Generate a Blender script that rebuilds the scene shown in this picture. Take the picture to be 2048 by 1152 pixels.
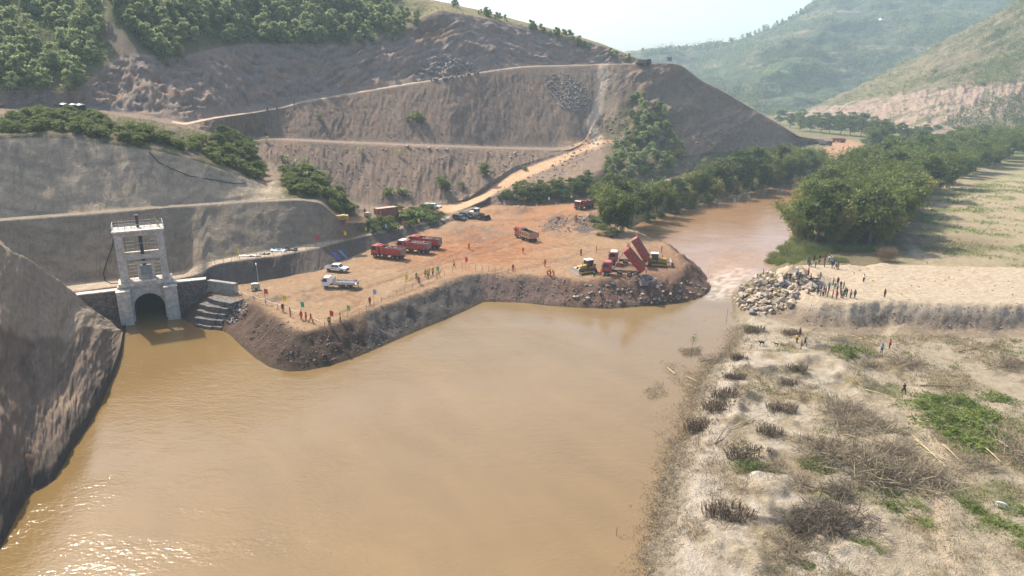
import bpy, bmesh, math, random
import numpy as np
from mathutils import Vector, Matrix

for o in list(bpy.data.objects):
    bpy.data.objects.remove(o, do_unlink=True)
SC = bpy.context.scene
COL = SC.collection
random.seed(7)
RNG = np.random.default_rng(7)

# ------------------------------------------------------------------ camera
CH, PITCH, FPX = 45.5, math.radians(16.6), 1400.0
CP, SP = math.cos(PITCH), math.sin(PITCH)
cam = bpy.data.cameras.new('camera')
cam.sensor_width = 36.0
cam.lens = FPX / 2048 * 36.0
cam.clip_start, cam.clip_end = 0.5, 8000
camo = bpy.data.objects.new('camera', cam)
COL.objects.link(camo)
camo.location = (0, 0, CH)
camo.rotation_euler = (math.radians(90) - PITCH, 0, 0)
SC.camera = camo

# ------------------------------------------------------------------ sky, sun, exposure
SUN_EL, SUN_AZ = math.radians(48), math.radians(-42)      # azimuth from +Y, negative = to the left
world = bpy.data.worlds.new('World')
SC.world = world
world.use_nodes = True
wn = world.node_tree.nodes
bg = wn['Background']
sky = wn.new('ShaderNodeTexSky')
sky.sky_type = 'NISHITA'
sky.sun_disc = False
sky.sun_elevation = SUN_EL
sky.sun_rotation = SUN_AZ
sky.altitude = 200
sky.air_density = 0.8
sky.dust_density = 4.0
sky.ozone_density = 1.0
world.node_tree.links.new(sky.outputs[0], bg.inputs[0])
bg.inputs[1].default_value = 0.15
sl = bpy.data.lights.new('sun', 'SUN')
sl.energy = 4.4
sl.angle = math.radians(0.6)
sl.color = (1.0, 0.91, 0.78)
slo = bpy.data.objects.new('sun', sl)
COL.objects.link(slo)
sd = Vector((math.sin(SUN_AZ) * math.cos(SUN_EL), math.cos(SUN_AZ) * math.cos(SUN_EL), math.sin(SUN_EL)))
slo.rotation_euler = (-sd).to_track_quat('-Z', 'Y').to_euler()
slo.location = (0, 0, 300)
SC.view_settings.view_transform = 'Standard'
SC.view_settings.look = 'None'
SC.view_settings.exposure = 0.85
SC.view_settings.gamma = 1.0
SC.render.engine = 'CYCLES'
SC.cycles.use_denoising = True
SC.cycles.max_bounces = 6
SC.cycles.transparent_max_bounces = 8
SC.cycles.volume_bounces = 1

# ------------------------------------------------------------------ photo survey helpers (pixel of the 2048 photo -> place)
def at_z(u, v, z):
    """place seen at pixel u,v lying at height z"""
    a = (u - 1024) / FPX
    b = (576 - v) / FPX
    dy = CP + b * SP
    dz = -SP + b * CP
    t = (z - CH) / dz
    return Vector((a * t, dy * t, z))

def uyz(u, v=None, y=None, z=None):
    """(u, y, z) from any two of v, y, z"""
    if v is None:
        return (u, y, z)
    b = (576 - v) / FPX
    k = (-SP + b * CP) / (CP + b * SP)
    if y is None:
        y = (z - CH) / k
    return (u, y, CH + k * y)

def x_of(u, y, z):
    return (u - 1024) / FPX * (y * CP - (z - CH) * SP)

def project(x, y, z):
    d = y * CP - (z - CH) * SP
    d = np.maximum(d, 1e-3)
    q = y * SP + (z - CH) * CP
    return 1024 + FPX * x / d, 576 - FPX * q / d

# ------------------------------------------------------------------ numpy noise
def _hash(ix, iy, seed):
    h = (ix.astype(np.int64) * 374761393 + iy.astype(np.int64) * 668265263 + seed * 974711) & 0xFFFFFFFF
    h = ((h ^ (h >> 13)) * 1274126177) & 0xFFFFFFFF
    return (h ^ (h >> 16)) & 0xFFFFFFFF

def pnoise(x, y, seed=0):
    x = np.asarray(x, float); y = np.asarray(y, float)
    ix = np.floor(x); iy = np.floor(y)
    fx = x - ix; fy = y - iy
    ux = fx * fx * fx * (fx * (fx * 6 - 15) + 10); uy = fy * fy * fy * (fy * (fy * 6 - 15) + 10)
    def g(ox, oy):
        a = _hash(ix + ox, iy + oy, seed) * (2 * math.pi / 4294967296.0)
        return np.cos(a) * (fx - ox) + np.sin(a) * (fy - oy)
    n0 = g(0, 0) * (1 - ux) + g(1, 0) * ux
    n1 = g(0, 1) * (1 - ux) + g(1, 1) * ux
    return (n0 * (1 - uy) + n1 * uy) * 1.5

def fbm(x, y, sc=1.0, oc=4, seed=0, gain=0.5):
    r = 0; a = 1; f = 1.0 / sc; t = 0
    for i in range(oc):
        r = r + a * pnoise(x * f, y * f, seed + i * 17)
        t += a; a *= gain; f *= 2.03
    return r / t * 1.3

def sstep(a, b, x):
    t = np.clip((x - a) / (b - a), 0, 1)
    return t * t * (3 - 2 * t)

def poly_sdf(px, py, poly):
    """signed distance, negative inside"""
    d = np.full(px.shape, 1e9)
    ins = np.zeros(px.shape, bool)
    n = len(poly)
    for i in range(n):
        ax, ay = poly[i][0], poly[i][1]
        bx, by = poly[(i + 1) % n][0], poly[(i + 1) % n][1]
        ex, ey = bx - ax, by - ay
        wx, wy = px - ax, py - ay
        t = np.clip((wx * ex + wy * ey) / (ex * ex + ey * ey + 1e-12), 0, 1)
        d = np.minimum(d, (wx - ex * t) ** 2 + (wy - ey * t) ** 2)
        c = (ay > py) != (by > py)
        with np.errstate(divide='ignore', invalid='ignore'):
            xi = (bx - ax) * (py - ay) / (by - ay + 1e-15) + ax
        ins ^= c & (px < xi)
    d = np.sqrt(d)
    return np.where(ins, -d, d)

def line_dist(px, py, pts):
    d = np.full(np.shape(px), 1e9)
    for (ax, ay), (bx, by) in zip(pts[:-1], pts[1:]):
        ex, ey = bx - ax, by - ay
        wx, wy = px - ax, py - ay
        t = np.clip((wx * ex + wy * ey) / (ex * ex + ey * ey + 1e-12), 0, 1)
        d = np.minimum(d, (wx - ex * t) ** 2 + (wy - ey * t) ** 2)
    return np.sqrt(d)

def blob(u, v, cu, cv, ru, rv, soft=0.5):
    r = np.sqrt(((u - cu) / ru) ** 2 + ((v - cv) / rv) ** 2)
    return 1 - sstep(1 - soft, 1 + soft * 0.4, r)

def mixc(c, new, m):
    m = np.clip(m, 0, 1)[..., None]
    return c * (1 - m) + np.array(new)[None] * m

# ------------------------------------------------------------------ mesh helpers
def mesh_np(name, verts, faces, col=None, smooth=True):
    """faces: (n,3) or (n,4) int array"""
    me = bpy.data.meshes.new(name)
    verts = np.asarray(verts, np.float32); faces = np.asarray(faces, np.int32)
    k = faces.shape[1]
    me.vertices.add(len(verts)); me.vertices.foreach_set('co', verts.ravel())
    me.loops.add(faces.size); me.loops.foreach_set('vertex_index', faces.ravel())
    me.polygons.add(len(faces)); me.polygons.foreach_set('loop_start', np.arange(0, faces.size, k, dtype=np.int32))
    if smooth:
        me.polygons.foreach_set('use_smooth', np.ones(len(faces), bool))
    me.update(calc_edges=True)
    if col is not None:
        a = me.color_attributes.new('Col', 'FLOAT_COLOR', 'POINT')
        c = np.ones((len(verts), 4), np.float32); c[:, :3] = col
        a.data.foreach_set('color', c.ravel())
    return me

def grid_faces(nr, nc):
    i = np.arange(nr * nc).reshape(nr, nc)
    return np.stack([i[:-1, :-1], i[:-1, 1:], i[1:, 1:], i[1:, :-1]], -1).reshape(-1, 4)

def link(name, me, parent=None, mat=None):
    o = bpy.data.objects.new(name, me)
    COL.objects.link(o)
    if mat is not None and me is not None:
        if len(me.materials) == 0:
            me.materials.append(mat)
    if parent is not None:
        o.parent = parent
    return o

def tag(o, label=None, cat=None, group=None, kind=None):
    if label: o['label'] = label
    if cat: o['category'] = cat
    if group: o['group'] = group
    if kind: o['kind'] = kind
    return o

def empty(name, loc=(0, 0, 0), rz=0.0):
    o = bpy.data.objects.new(name, None)
    o.empty_display_size = 0.2
    COL.objects.link(o)
    o.location = loc
    o.rotation_euler = (0, 0, rz)
    return o

def copy_tree(o, parent=None):
    c = o.copy()
    COL.objects.link(c)
    c.parent = parent
    for ch in o.children:
        copy_tree(ch, c)
    return c

# ------------------------------------------------------------------ materials
MATS = {}
def nd(nt, typ, **kw):
    n = nt.nodes.new(typ)
    for k, v in kw.items():
        setattr(n, k, v)
    return n

def mat_ground(name, s1=1.2, s2=9.0, var=0.35, bump=0.35, bdist=0.3, rough=0.95, streak=None):
    """colour attribute x procedural grain, with fine relief"""
    m = bpy.data.materials.new(name); m.use_nodes = True
    nt = m.node_tree; N = nt.nodes; L = nt.links
    p = N['Principled BSDF']
    p.inputs['Roughness'].default_value = rough
    p.inputs['Specular IOR Level'].default_value = 0.15
    at = nd(nt, 'ShaderNodeAttribute', attribute_name='Col')
    geo = nd(nt, 'ShaderNodeNewGeometry')
    outs = []
    for sc, det in ((s1, 5), (s2, 4)):
        n = nd(nt, 'ShaderNodeTexNoise'); n.inputs['Scale'].default_value = sc; n.inputs['Detail'].default_value = det
        n.inputs['Roughness'].default_value = 0.65
        if streak:
            mp = nd(nt, 'ShaderNodeMapping'); mp.inputs['Scale'].default_value = streak
            L.new(geo.outputs['Position'], mp.inputs[0]); L.new(mp.outputs[0], n.inputs['Vector'])
        else:
            L.new(geo.outputs['Position'], n.inputs['Vector'])
        outs.append(n)
    add = nd(nt, 'ShaderNodeMath', operation='ADD'); L.new(outs[0].outputs[0], add.inputs[0]); L.new(outs[1].outputs[0], add.inputs[1])
    mr = nd(nt, 'ShaderNodeMapRange')
    mr.inputs[1].default_value = 0.6; mr.inputs[2].default_value = 1.4
    mr.inputs[3].default_value = 1 - var; mr.inputs[4].default_value = 1 + var
    L.new(add.outputs[0], mr.inputs[0])
    mul = nd(nt, 'ShaderNodeVectorMath', operation='SCALE')
    L.new(at.outputs['Color'], mul.inputs[0]); L.new(mr.outputs[0], mul.inputs['Scale'])
    L.new(mul.outputs[0], p.inputs['Base Color'])
    b = nd(nt, 'ShaderNodeBump'); b.inputs['Strength'].default_value = bump; b.inputs['Distance'].default_value = bdist
    L.new(add.outputs[0], b.inputs['Height']); L.new(b.outputs[0], p.inputs['Normal'])
    return m

def mat_plain(name, col, rough=0.6, var=0.12, scale=6.0, metal=0.0, bump=0.0, spec=0.4, coat=0.0, dirt=None, dirt_amt=0.5, sheen=0.0):
    """one base colour with procedural variation and optional dust patches"""
    if name in MATS: return MATS[name]
    m = bpy.data.materials.new(name); m.use_nodes = True
    nt = m.node_tree; N = nt.nodes; L = nt.links
    p = N['Principled BSDF']
    p.inputs['Roughness'].default_value = rough
    p.inputs['Metallic'].default_value = metal
    p.inputs['Specular IOR Level'].default_value = spec
    p.inputs['Coat Weight'].default_value = coat
    tc = nd(nt, 'ShaderNodeTexCoord')
    n = nd(nt, 'ShaderNodeTexNoise'); n.inputs['Scale'].default_value = scale; n.inputs['Detail'].default_value = 5
    n.inputs['Roughness'].default_value = 0.6
    L.new(tc.outputs['Object'], n.inputs['Vector'])
    r = nd(nt, 'ShaderNodeMapRange'); r.inputs[1].default_value = .3; r.inputs[2].default_value = .7
    r.inputs[3].default_value = 1 - var; r.inputs[4].default_value = 1 + var
    L.new(n.outputs[0], r.inputs[0])
    mul = nd(nt, 'ShaderNodeVectorMath', operation='SCALE'); mul.inputs[0].default_value = col[:3]
    L.new(r.outputs[0], mul.inputs['Scale'])
    src = mul.outputs[0]
    if dirt is not None:
        n2 = nd(nt, 'ShaderNodeTexNoise'); n2.inputs['Scale'].default_value = 1.7; n2.inputs['Detail'].default_value = 6
        L.new(tc.outputs['Object'], n2.inputs['Vector'])
        r2 = nd(nt, 'ShaderNodeMapRange'); r2.inputs[1].default_value = .42; r2.inputs[2].default_value = .68
        r2.inputs[3].default_value = 0; r2.inputs[4].default_value = dirt_amt
        L.new(n2.outputs[0], r2.inputs[0])
        mx = nd(nt, 'ShaderNodeMix', data_type='RGBA')
        L.new(r2.outputs[0], mx.inputs[0]); L.new(src, mx.inputs[6]); mx.inputs[7].default_value = (*dirt, 1)
        src = mx.outputs[2]
    L.new(src, p.inputs['Base Color'])
    if bump:
        b = nd(nt, 'ShaderNodeBump'); b.inputs['Strength'].default_value = bump; b.inputs['Distance'].default_value = .05
        L.new(n.outputs[0], b.inputs['Height']); L.new(b.outputs[0], p.inputs['Normal'])
    MATS[name] = m
    return m

def mat_leaf(name, c1, c2, trans=0.25, rough=0.6):
    """foliage: colour varies from leaf to leaf and from plant to plant"""
    if name in MATS: return MATS[name]
    m = bpy.data.materials.new(name); m.use_nodes = True
    nt = m.node_tree; N = nt.nodes; L = nt.links
    p = N['Principled BSDF']
    p.inputs['Roughness'].default_value = rough
    p.inputs['Specular IOR Level'].default_value = 0.25
    geo = nd(nt, 'ShaderNodeNewGeometry'); oi = nd(nt, 'ShaderNodeObjectInfo')
    a = nd(nt, 'ShaderNodeMath', operation='MULTIPLY'); a.inputs[1].default_value = 0.45
    L.new(geo.outputs['Random Per Island'], a.inputs[0])
    a2 = nd(nt, 'ShaderNodeMath', operation='MULTIPLY'); a2.inputs[1].default_value = 0.55
    L.new(oi.outputs['Random'], a2.inputs[0])
    s = nd(nt, 'ShaderNodeMath', operation='ADD'); L.new(a.outputs[0], s.inputs[0]); L.new(a2.outputs[0], s.inputs[1])
    mx = nd(nt, 'ShaderNodeMix', data_type='RGBA')
    L.new(s.outputs[0], mx.inputs[0]); mx.inputs[6].default_value = (*c1, 1); mx.inputs[7].default_value = (*c2, 1)
    L.new(mx.outputs[2], p.inputs['Base Color'])
    tr = nd(nt, 'ShaderNodeBsdfTranslucent'); L.new(mx.outputs[2], tr.inputs['Color'])
    ms = nd(nt, 'ShaderNodeMixShader'); ms.inputs[0].default_value = trans
    L.new(p.outputs[0], ms.inputs[1]); L.new(tr.outputs[0], ms.inputs[2])
    L.new(ms.outputs[0], N['Material Output'].inputs['Surface'])
    MATS[name] = m
    return m
# ================================================================== THE SETTING
# ---- waterline of the river (surveyed at z = 0)
WL_PIX = [(-260, 1500), (0, 1100), (30, 1040), (60, 990), (105, 965), (130, 925), (165, 870), (200, 812), (225, 760), (241, 715), (246, 680),
          (249, 650), (250, 630), (362, 620), (362, 636), (388, 650), (440, 660), (458, 668), (480, 690), (510, 716), (540, 735), (575, 743), (610, 742), (660, 732), (720, 712),
          (780, 686), (840, 660), (890, 640), (930, 622), (968, 604), (1000, 604), (1050, 606), (1100, 612), (1150, 615), (1220, 618), (1300, 612),
          (1370, 605), (1405, 594), (1422, 582), (1426, 574), (1418, 556), (1398, 534), (1370, 514), (1335, 498), (1290, 482), (1250, 471),
          (1262, 460), (1310, 440), (1380, 417), (1450, 398), (1520, 383), (1590, 370), (1640, 350), (1735, 325), (1790, 302), (1840, 285), (1980, 270),
          (1980, 282), (1860, 297), (1800, 316), (1720, 344), (1650, 372), (1612, 410), (1590, 450), (1562, 490), (1540, 520), (1530, 542),
          (1500, 558), (1478, 575), (1462, 590), (1466, 620), (1472, 655), (1466, 688), (1448, 715), (1418, 735), (1398, 770), (1385, 800),
          (1378, 850), (1352, 900), (1338, 950), (1322, 1000), (1305, 1060), (1290, 1152), (1262, 1300), (1230, 1500)]
WPOLY = [tuple(at_z(u, v, 0)[:2]) for u, v in WL_PIX]
# the water runs on into the tunnel
_pl, _pr = at_z(243, 650, 0), at_z(362, 634, 0); _ey = Vector((-(_pr - _pl).y, (_pr - _pl).x, 0)).normalized()
for _k, (_u, _v) in ((WL_PIX.index((250, 630)), (252, 648)), (WL_PIX.index((362, 620)), (358, 635))):
    _p = at_z(_u, _v, 0) + _ey * 32; WPOLY[_k] = (_p.x, _p.y)
# river centre line: which bank a point belongs to
CL = [at_z(u, v, 0) for u, v in [(800, 1500), (1000, 1000), (1200, 760), (1330, 660), (1442, 596), (1446, 580), (1480, 540), (1470, 490), (1500, 440), (1560, 400), (1625, 366), (1700, 336), (1790, 309), (1850, 291), (1980, 276)]]
CLY = np.array([p.y for p in CL]); CLX = np.array([p.x for p in CL])
# raised sandy platform on the right bank (top at z 5.3)
RP_Z = 5.3
RP_PIX = [(1545, 548), (1575, 575), (1600, 592), (1640, 603), (1700, 610), (1765, 604), (1850, 608), (1950, 611), (2048, 613), (2500, 625), (2500, 530),
          (2048, 529), (1900, 527), (1780, 524), (1700, 528), (1620, 523), (1560, 528)]
RPOLY = [tuple(at_z(u, v, RP_Z)[:2]) for u, v in RP_PIX]

def water_level(x, y):
    """the dam holds the upstream pool half a metre higher; the step runs through the gap"""
    g = at_z(1445, 582, 0)
    t = (y - g.y) + 0.25 * (x - g.x)
    return 0.55 * sstep(-5, 9, t)

def base_height(x, y, want_masks=False):
    d = poly_sdf(x, y, WPOLY)
    right = x > np.interp(y, CLY, CLX)
    n1 = fbm(x, y, 7.0, 4, 3); n2 = fbm(x, y, 1.6, 3, 11); n3 = fbm(x, y, 30, 3, 5)
    # ---- left bank and dam
    dd = d + 1.7 * n1 * sstep(0.0, 3, d) * (1 - sstep(8, 14, d)) + 0.75 * n2 * sstep(0, 1.5, d) * (1 - sstep(7, 9, d))
    zl = 0.74 * dd
    top = 4.5 + 0.22 * n3 * sstep(8, 25, d) + 0.06 * n2
    k = 0.35
    zl = np.where(dd > 0, -k * np.log(np.exp(-np.minimum(zl, 30) / k) + np.exp(-top / k)), 0.74 * d)
    # wheel ruts and little heaps on the work platform
    # ---- right bank
    u, v = project(x, y, 2.0 + 0 * x)
    lowb = 1.5 + 0.5 * n3 + sstep(2, 14, d) * (0.30 * n1 + 0.12 * n2)
    far = sstep(128, 140, y)
    lowb = lowb * (1 - far) + far * (3.6 + 0.3 * n3)
    mounds = np.maximum(fbm(x, y, 5.5, 3, 41), 0) * 1.5 * sstep(2, 7, d) * (1 - sstep(16, 34, d)) * (1 - sstep(104, 116, y))
    dr = d + (1.3 * n1 + .6 * n2) * (1 - sstep(5, 9, d)) * (y < 135)
    zr = np.minimum(np.where(dr > 0, 0.42 * dr, .3 * dr), lowb + mounds)
    pr = poly_sdf(x, y, RPOLY)
    pe = pr + 0.7 * n1 + 0.45 * n2
    front = sstep(-6, 4, y - 131) 
    ramp = np.clip(-pe * (1.05 - 0.6 * front), -6, 1.2)
    zplat = RP_Z - 1.0 + ramp + 0.07 * n2 + 0.12 * n3
    zplat = np.minimum(zplat, RP_Z + 0.1 * n3 + 0.05 * n2)
    zr = np.where(d > 0.5, np.maximum(zr, np.minimum(zplat, 0.8 * d)), zr)
    zr = np.where(d < -2.5, 0.3 * d, zr)
    z = np.where(right, zr, zl)
    z = np.maximum(z, -3.0)
    if want_masks:
        return z, d, right, pr, n1, n2, n3
    return z

NA, NV = 820, 600
av = np.linspace(-1.12, 1.12, NA)
vv = np.concatenate([np.linspace(1720, 186, NV), [182, 178, 175, 172, 170]])
yy = np.array([at_z(1024, v, 0).y for v in vv])
yy = np.minimum(yy, 2550.0)
yy[-1] = 2600
A, Y = np.meshgrid(av, yy)
X = A / 1.12 * np.minimum(1.12 * Y, 1500)
Zg, Dw, RIGHT, PR, n1, n2, n3 = base_height(X, Y, True)
# wheel tracks pressed into the platform and dirt ridges along its edges
U, V = project(X, Y, Zg)
TRK = [[(770, 640), (830, 600), (930, 560), (1080, 530), (1180, 505)], [(640, 660), (720, 620), (850, 570), (1000, 540)],
       [(880, 530), (980, 490), (1060, 470), (1120, 455), (1200, 430)], [(800, 540), (930, 515), (1040, 485), (1130, 440)],
       [(700, 640), (790, 585), (880, 545)], [(1000, 520), (1100, 520), (1250, 540)], [(950, 440), (1000, 440), (1080, 440), (1160, 425)],
       [(900, 430), (930, 450), (960, 480), (1010, 510)], [(640, 600), (700, 585), (780, 560), (860, 530), (930, 500)], [(760, 535), (840, 525), (930, 510), (1020, 505)], [(820, 560), (900, 520), (1000, 480), (1060, 455)],
       [(1060, 500), (1140, 490), (1220, 500)], [(1100, 470), (1150, 480), (1200, 500), (1260, 510)], [(900, 470), (960, 455), (1040, 445), (1140, 420)], [(690, 590), (720, 600), (700, 620), (660, 632)], [(560, 600), (620, 580), (700, 560)]]
trk = np.zeros_like(X)
for t in TRK:
    w = [tuple(at_z(a, b, 4.5)[:2]) for a, b in t]
    for off in (-1.1, 1.1):
        wo = [(p[0] + off * 0.3, p[1] + off) for p in w]
        dl = line_dist(X, Y, wo)
        trk = np.maximum(trk, 1 - sstep(0.25, 0.75, dl))
Zg = Zg - 0.17 * trk * (~RIGHT) * sstep(7, 9, Dw)
def heap(u, v, r, h, z=4.5):
    p = at_z(u, v, z)
    rr = np.sqrt((X - p.x) ** 2 + (Y - p.y) ** 2) / r
    return h * np.maximum(0, 1 - rr ** 2) ** 1.5 * (1 + 0.9 * n2)
for a in [(520, 592, 3, .6), (545, 597, 2.5, .6), (600, 592, 3, .5), (985, 424, 5, 1.0), (1035, 420, 6, 1.5), (930, 455, 6, .5), (1120, 440, 7, 1.6), (1160, 448, 6, 1.6),
          (1185, 440, 6, 1.8), (1370, 530, 5, .9), (1350, 515, 4, 1.0), (1290, 560, 5, .7), (1330, 560, 4, .8), (1220, 560, 4, .3), (1140, 580, 3, .2),
          (1640, 310, 14, 2.0), (1700, 327, 10, 1.0)]:
    Zg = Zg + heap(*a)
for a in [(1610, 560, 7, 1.6, 5.3), (1560, 560, 6, 1.2, 5), (1700, 535, 4, .5, 5.3), (1765, 532, 4, .5, 5.3)]:
    Zg = Zg + heap(*a)
U, V = project(X, Y, Zg)

# ---- colours of the ground
TAN = (.43, .285, .165); ORANGE = (.46, .215, .10); GREYB = (.19, .15, .125); SAND = (.52, .44, .34); DRYG = (.31, .25, .135); GRN = (.12, .15, .045)
REDB = (.20, .125, .085); DARKB = (.10, .068, .048); ASH = (.085, .08, .078)
C = np.zeros(X.shape + (3,)) + np.array(TAN)
nb = fbm(X, Y, 14, 4, 61); nc = fbm(X, Y, 4.5, 4, 71); nf = fbm(X, Y, 1.3, 3, 81)
C = mixc(C, ORANGE, 0.95 * blob(U, V, 950, 498, 210, 50, .9) + .75 * blob(U, V, 1090, 432, 160, 40, .9) + .25 * nb)
C = mixc(C, (.30, .125, .062), sstep(-.2, .4, fbm(X * .35 + Y * .5, Y * 2.2 - X * .8, 4, 4, 72)) * .8 * blob(U, V, 935, 497, 150, 34, .8))
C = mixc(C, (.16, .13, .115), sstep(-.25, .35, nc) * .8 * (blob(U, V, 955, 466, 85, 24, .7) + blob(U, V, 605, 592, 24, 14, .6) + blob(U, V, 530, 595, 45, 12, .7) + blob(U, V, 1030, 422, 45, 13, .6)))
C = mixc(C, (.22, .125, .075), trk * .7 * (.6 + .6 * nc))
C = mixc(C, (.45, .32, .20), sstep(.1, .6, nc) * .5)
C = mixc(C, (.27, .15, .095), .8 * blob(U, V, 1310, 540, 130, 55, .7))
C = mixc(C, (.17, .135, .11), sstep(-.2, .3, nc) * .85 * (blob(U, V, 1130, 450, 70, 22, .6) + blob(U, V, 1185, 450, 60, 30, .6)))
# slopes of the left bank
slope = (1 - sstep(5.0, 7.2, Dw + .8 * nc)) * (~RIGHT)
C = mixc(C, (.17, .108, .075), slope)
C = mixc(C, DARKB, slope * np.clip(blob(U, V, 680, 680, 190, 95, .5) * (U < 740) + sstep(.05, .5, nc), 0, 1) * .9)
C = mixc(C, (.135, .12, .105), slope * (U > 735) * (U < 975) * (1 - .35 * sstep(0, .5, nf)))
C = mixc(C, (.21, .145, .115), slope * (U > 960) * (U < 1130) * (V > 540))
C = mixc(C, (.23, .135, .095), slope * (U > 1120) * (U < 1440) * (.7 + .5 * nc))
wet = (1 - sstep(0.25, 0.9, Dw + .3 * nf))
# upstream left bank under the trees, and the valley floor
veg = sstep(205, 225, Y + 8 * nc) * (~RIGHT) * (1 - sstep(20, 30, Dw + 6 * nc)) * (U > 1195)
C = mixc(C, (.13, .13, .06), veg * .9)
C = mixc(C, (.36, .21, .12), (1 - sstep(2.5, 4.5, line_dist(X, Y, [tuple(at_z(a, b, 4.5)[:2]) for a, b in [(1180, 425), (1250, 400), (1340, 372), (1420, 345), (1560, 312), (1680, 297), (1735, 300)]]))) * (~RIGHT))
fl = sstep(330, 420, Y) * (~RIGHT)
C = mixc(C, (.17, .17, .075), fl * .9)
C = mixc(C, (.45, .27, .16), blob(U, V, 1690, 301, 48, 24, .4) * (~RIGHT))
# right bank
R = RIGHT.astype(float)
CR = np.zeros_like(C) + np.array(SAND)
low = sstep(-.5, .2, -(PR - 3)) 
g1 = sstep(-.05, .45, nb + .35 * nc)
CR = mixc(CR, DRYG, (.4 + .55 * g1) * (1 - sstep(-4, 0, -PR)) * sstep(3, 10, Dw))
CR = mixc(CR, (.20, .20, .085), sstep(.25, .65, fbm(X, Y, 9, 4, 91) + .2 * nc) * .7 * (PR > 6) * sstep(9, 18, Dw))
CR = mixc(CR, (.27, .215, .125), .75 * sstep(.0, .45, nc) * (PR > 3))
CR = mixc(CR, (.20, .165, .11), .6 * sstep(.25, .6, fbm(X, Y, 2.6, 4, 95)) * (PR > 3))
CR = mixc(CR, (.57, .50, .40), .8 * sstep(.0, .4, -nc) * (Y < 112) * (1 - sstep(12, 26, Dw)))
CR = mixc(CR, ASH, .85 * sstep(-.3, .2, nc) * np.clip(sum(blob(U, V, *b) for b in [(1535, 738, 24, 18, .5), (1508, 795, 22, 20, .5), (1640, 760, 55, 10, .6), (1660, 688, 60, 12, .5), (1620, 770, 30, 9, .5), (1560, 1030, 90, 26, .6), (1700, 1060, 60, 30, .7), (1630, 1010, 50, 20, .6)]), 0, 1))
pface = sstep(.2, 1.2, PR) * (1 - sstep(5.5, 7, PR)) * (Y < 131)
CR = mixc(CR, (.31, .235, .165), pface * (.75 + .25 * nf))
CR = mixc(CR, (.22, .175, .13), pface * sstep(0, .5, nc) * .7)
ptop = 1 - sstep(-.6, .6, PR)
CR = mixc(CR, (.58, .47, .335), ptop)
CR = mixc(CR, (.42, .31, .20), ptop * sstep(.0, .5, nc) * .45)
back = sstep(129, 137, Y) * (PR > .3)
CR = mixc(CR, (.42, .34, .215), back)
CR = mixc(CR, (.25, .27, .11), back * sstep(-.15, .35, nb + .25 * nc) * .85 * sstep(20, 40, Dw))
CR = mixc(CR, (.24, .18, .115), back * np.clip(blob(U, V, 1900, 490, 130, 22, .6) + blob(U, V, 1680, 515, 90, 14, .6), 0, 1) * (.7 + .5 * nf))
CR = mixc(CR, (.46, .38, .26), back * (1 - sstep(1.2, 2.4, line_dist(X, Y, [tuple(at_z(a, b, 3.6)[:2]) for a, b in [(1850, 520), (1800, 470), (1820, 430), (1900, 400), (2000, 385)]]))))
CR = mixc(CR, (.20, .165, .09), back * (1 - sstep(24, 36, Dw + 6 * nc)) * .9)
path = 1 - sstep(.5, 1.1, line_dist(X, Y, [tuple(at_z(a, b, 1.8)[:2]) for a, b in [(1800, 640), (1772, 668), (1815, 690), (1850, 720), (1845, 760), (1812, 800), (1830, 840), (1880, 900), (1890, 960), (1880, 1060), (1920, 1152)]]) + .3 * nf)
CR = mixc(CR, (.52, .42, .29), path * .85 * (Y < 130))
shore = (1 - sstep(1.0, 3.5, Dw + 1.5 * nc)) * (PR > 4)
CR = mixc(CR, (.29, .235, .155), shore * .7)
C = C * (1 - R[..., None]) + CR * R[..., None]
fr = sstep(300, 420, Y) * R
C = mixc(C, (.16, .17, .075), fr * .9)
C = mixc(C, (.12, .085, .05), wet * (.8 - .5 * R))
C = mixc(C, (.22, .175, .11), R * (1 - sstep(.5, 4, Dw + 3.0 * nc)) * sstep(-.1, .4, nf + .4 * nc) * .7 * (Y < 122))
C = C * (1 + .16 * nf + .10 * nc)[..., None]
C = np.clip(C * (.80 + .02 * R)[..., None], .015, .8)
M_GROUND = mat_ground('ground_soil', 1.1, 6.0, .38, .9, .45)
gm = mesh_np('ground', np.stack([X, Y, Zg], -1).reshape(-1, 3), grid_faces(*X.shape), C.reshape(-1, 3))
GROUND = tag(link('ground', gm, mat=M_GROUND), kind='structure')

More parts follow.
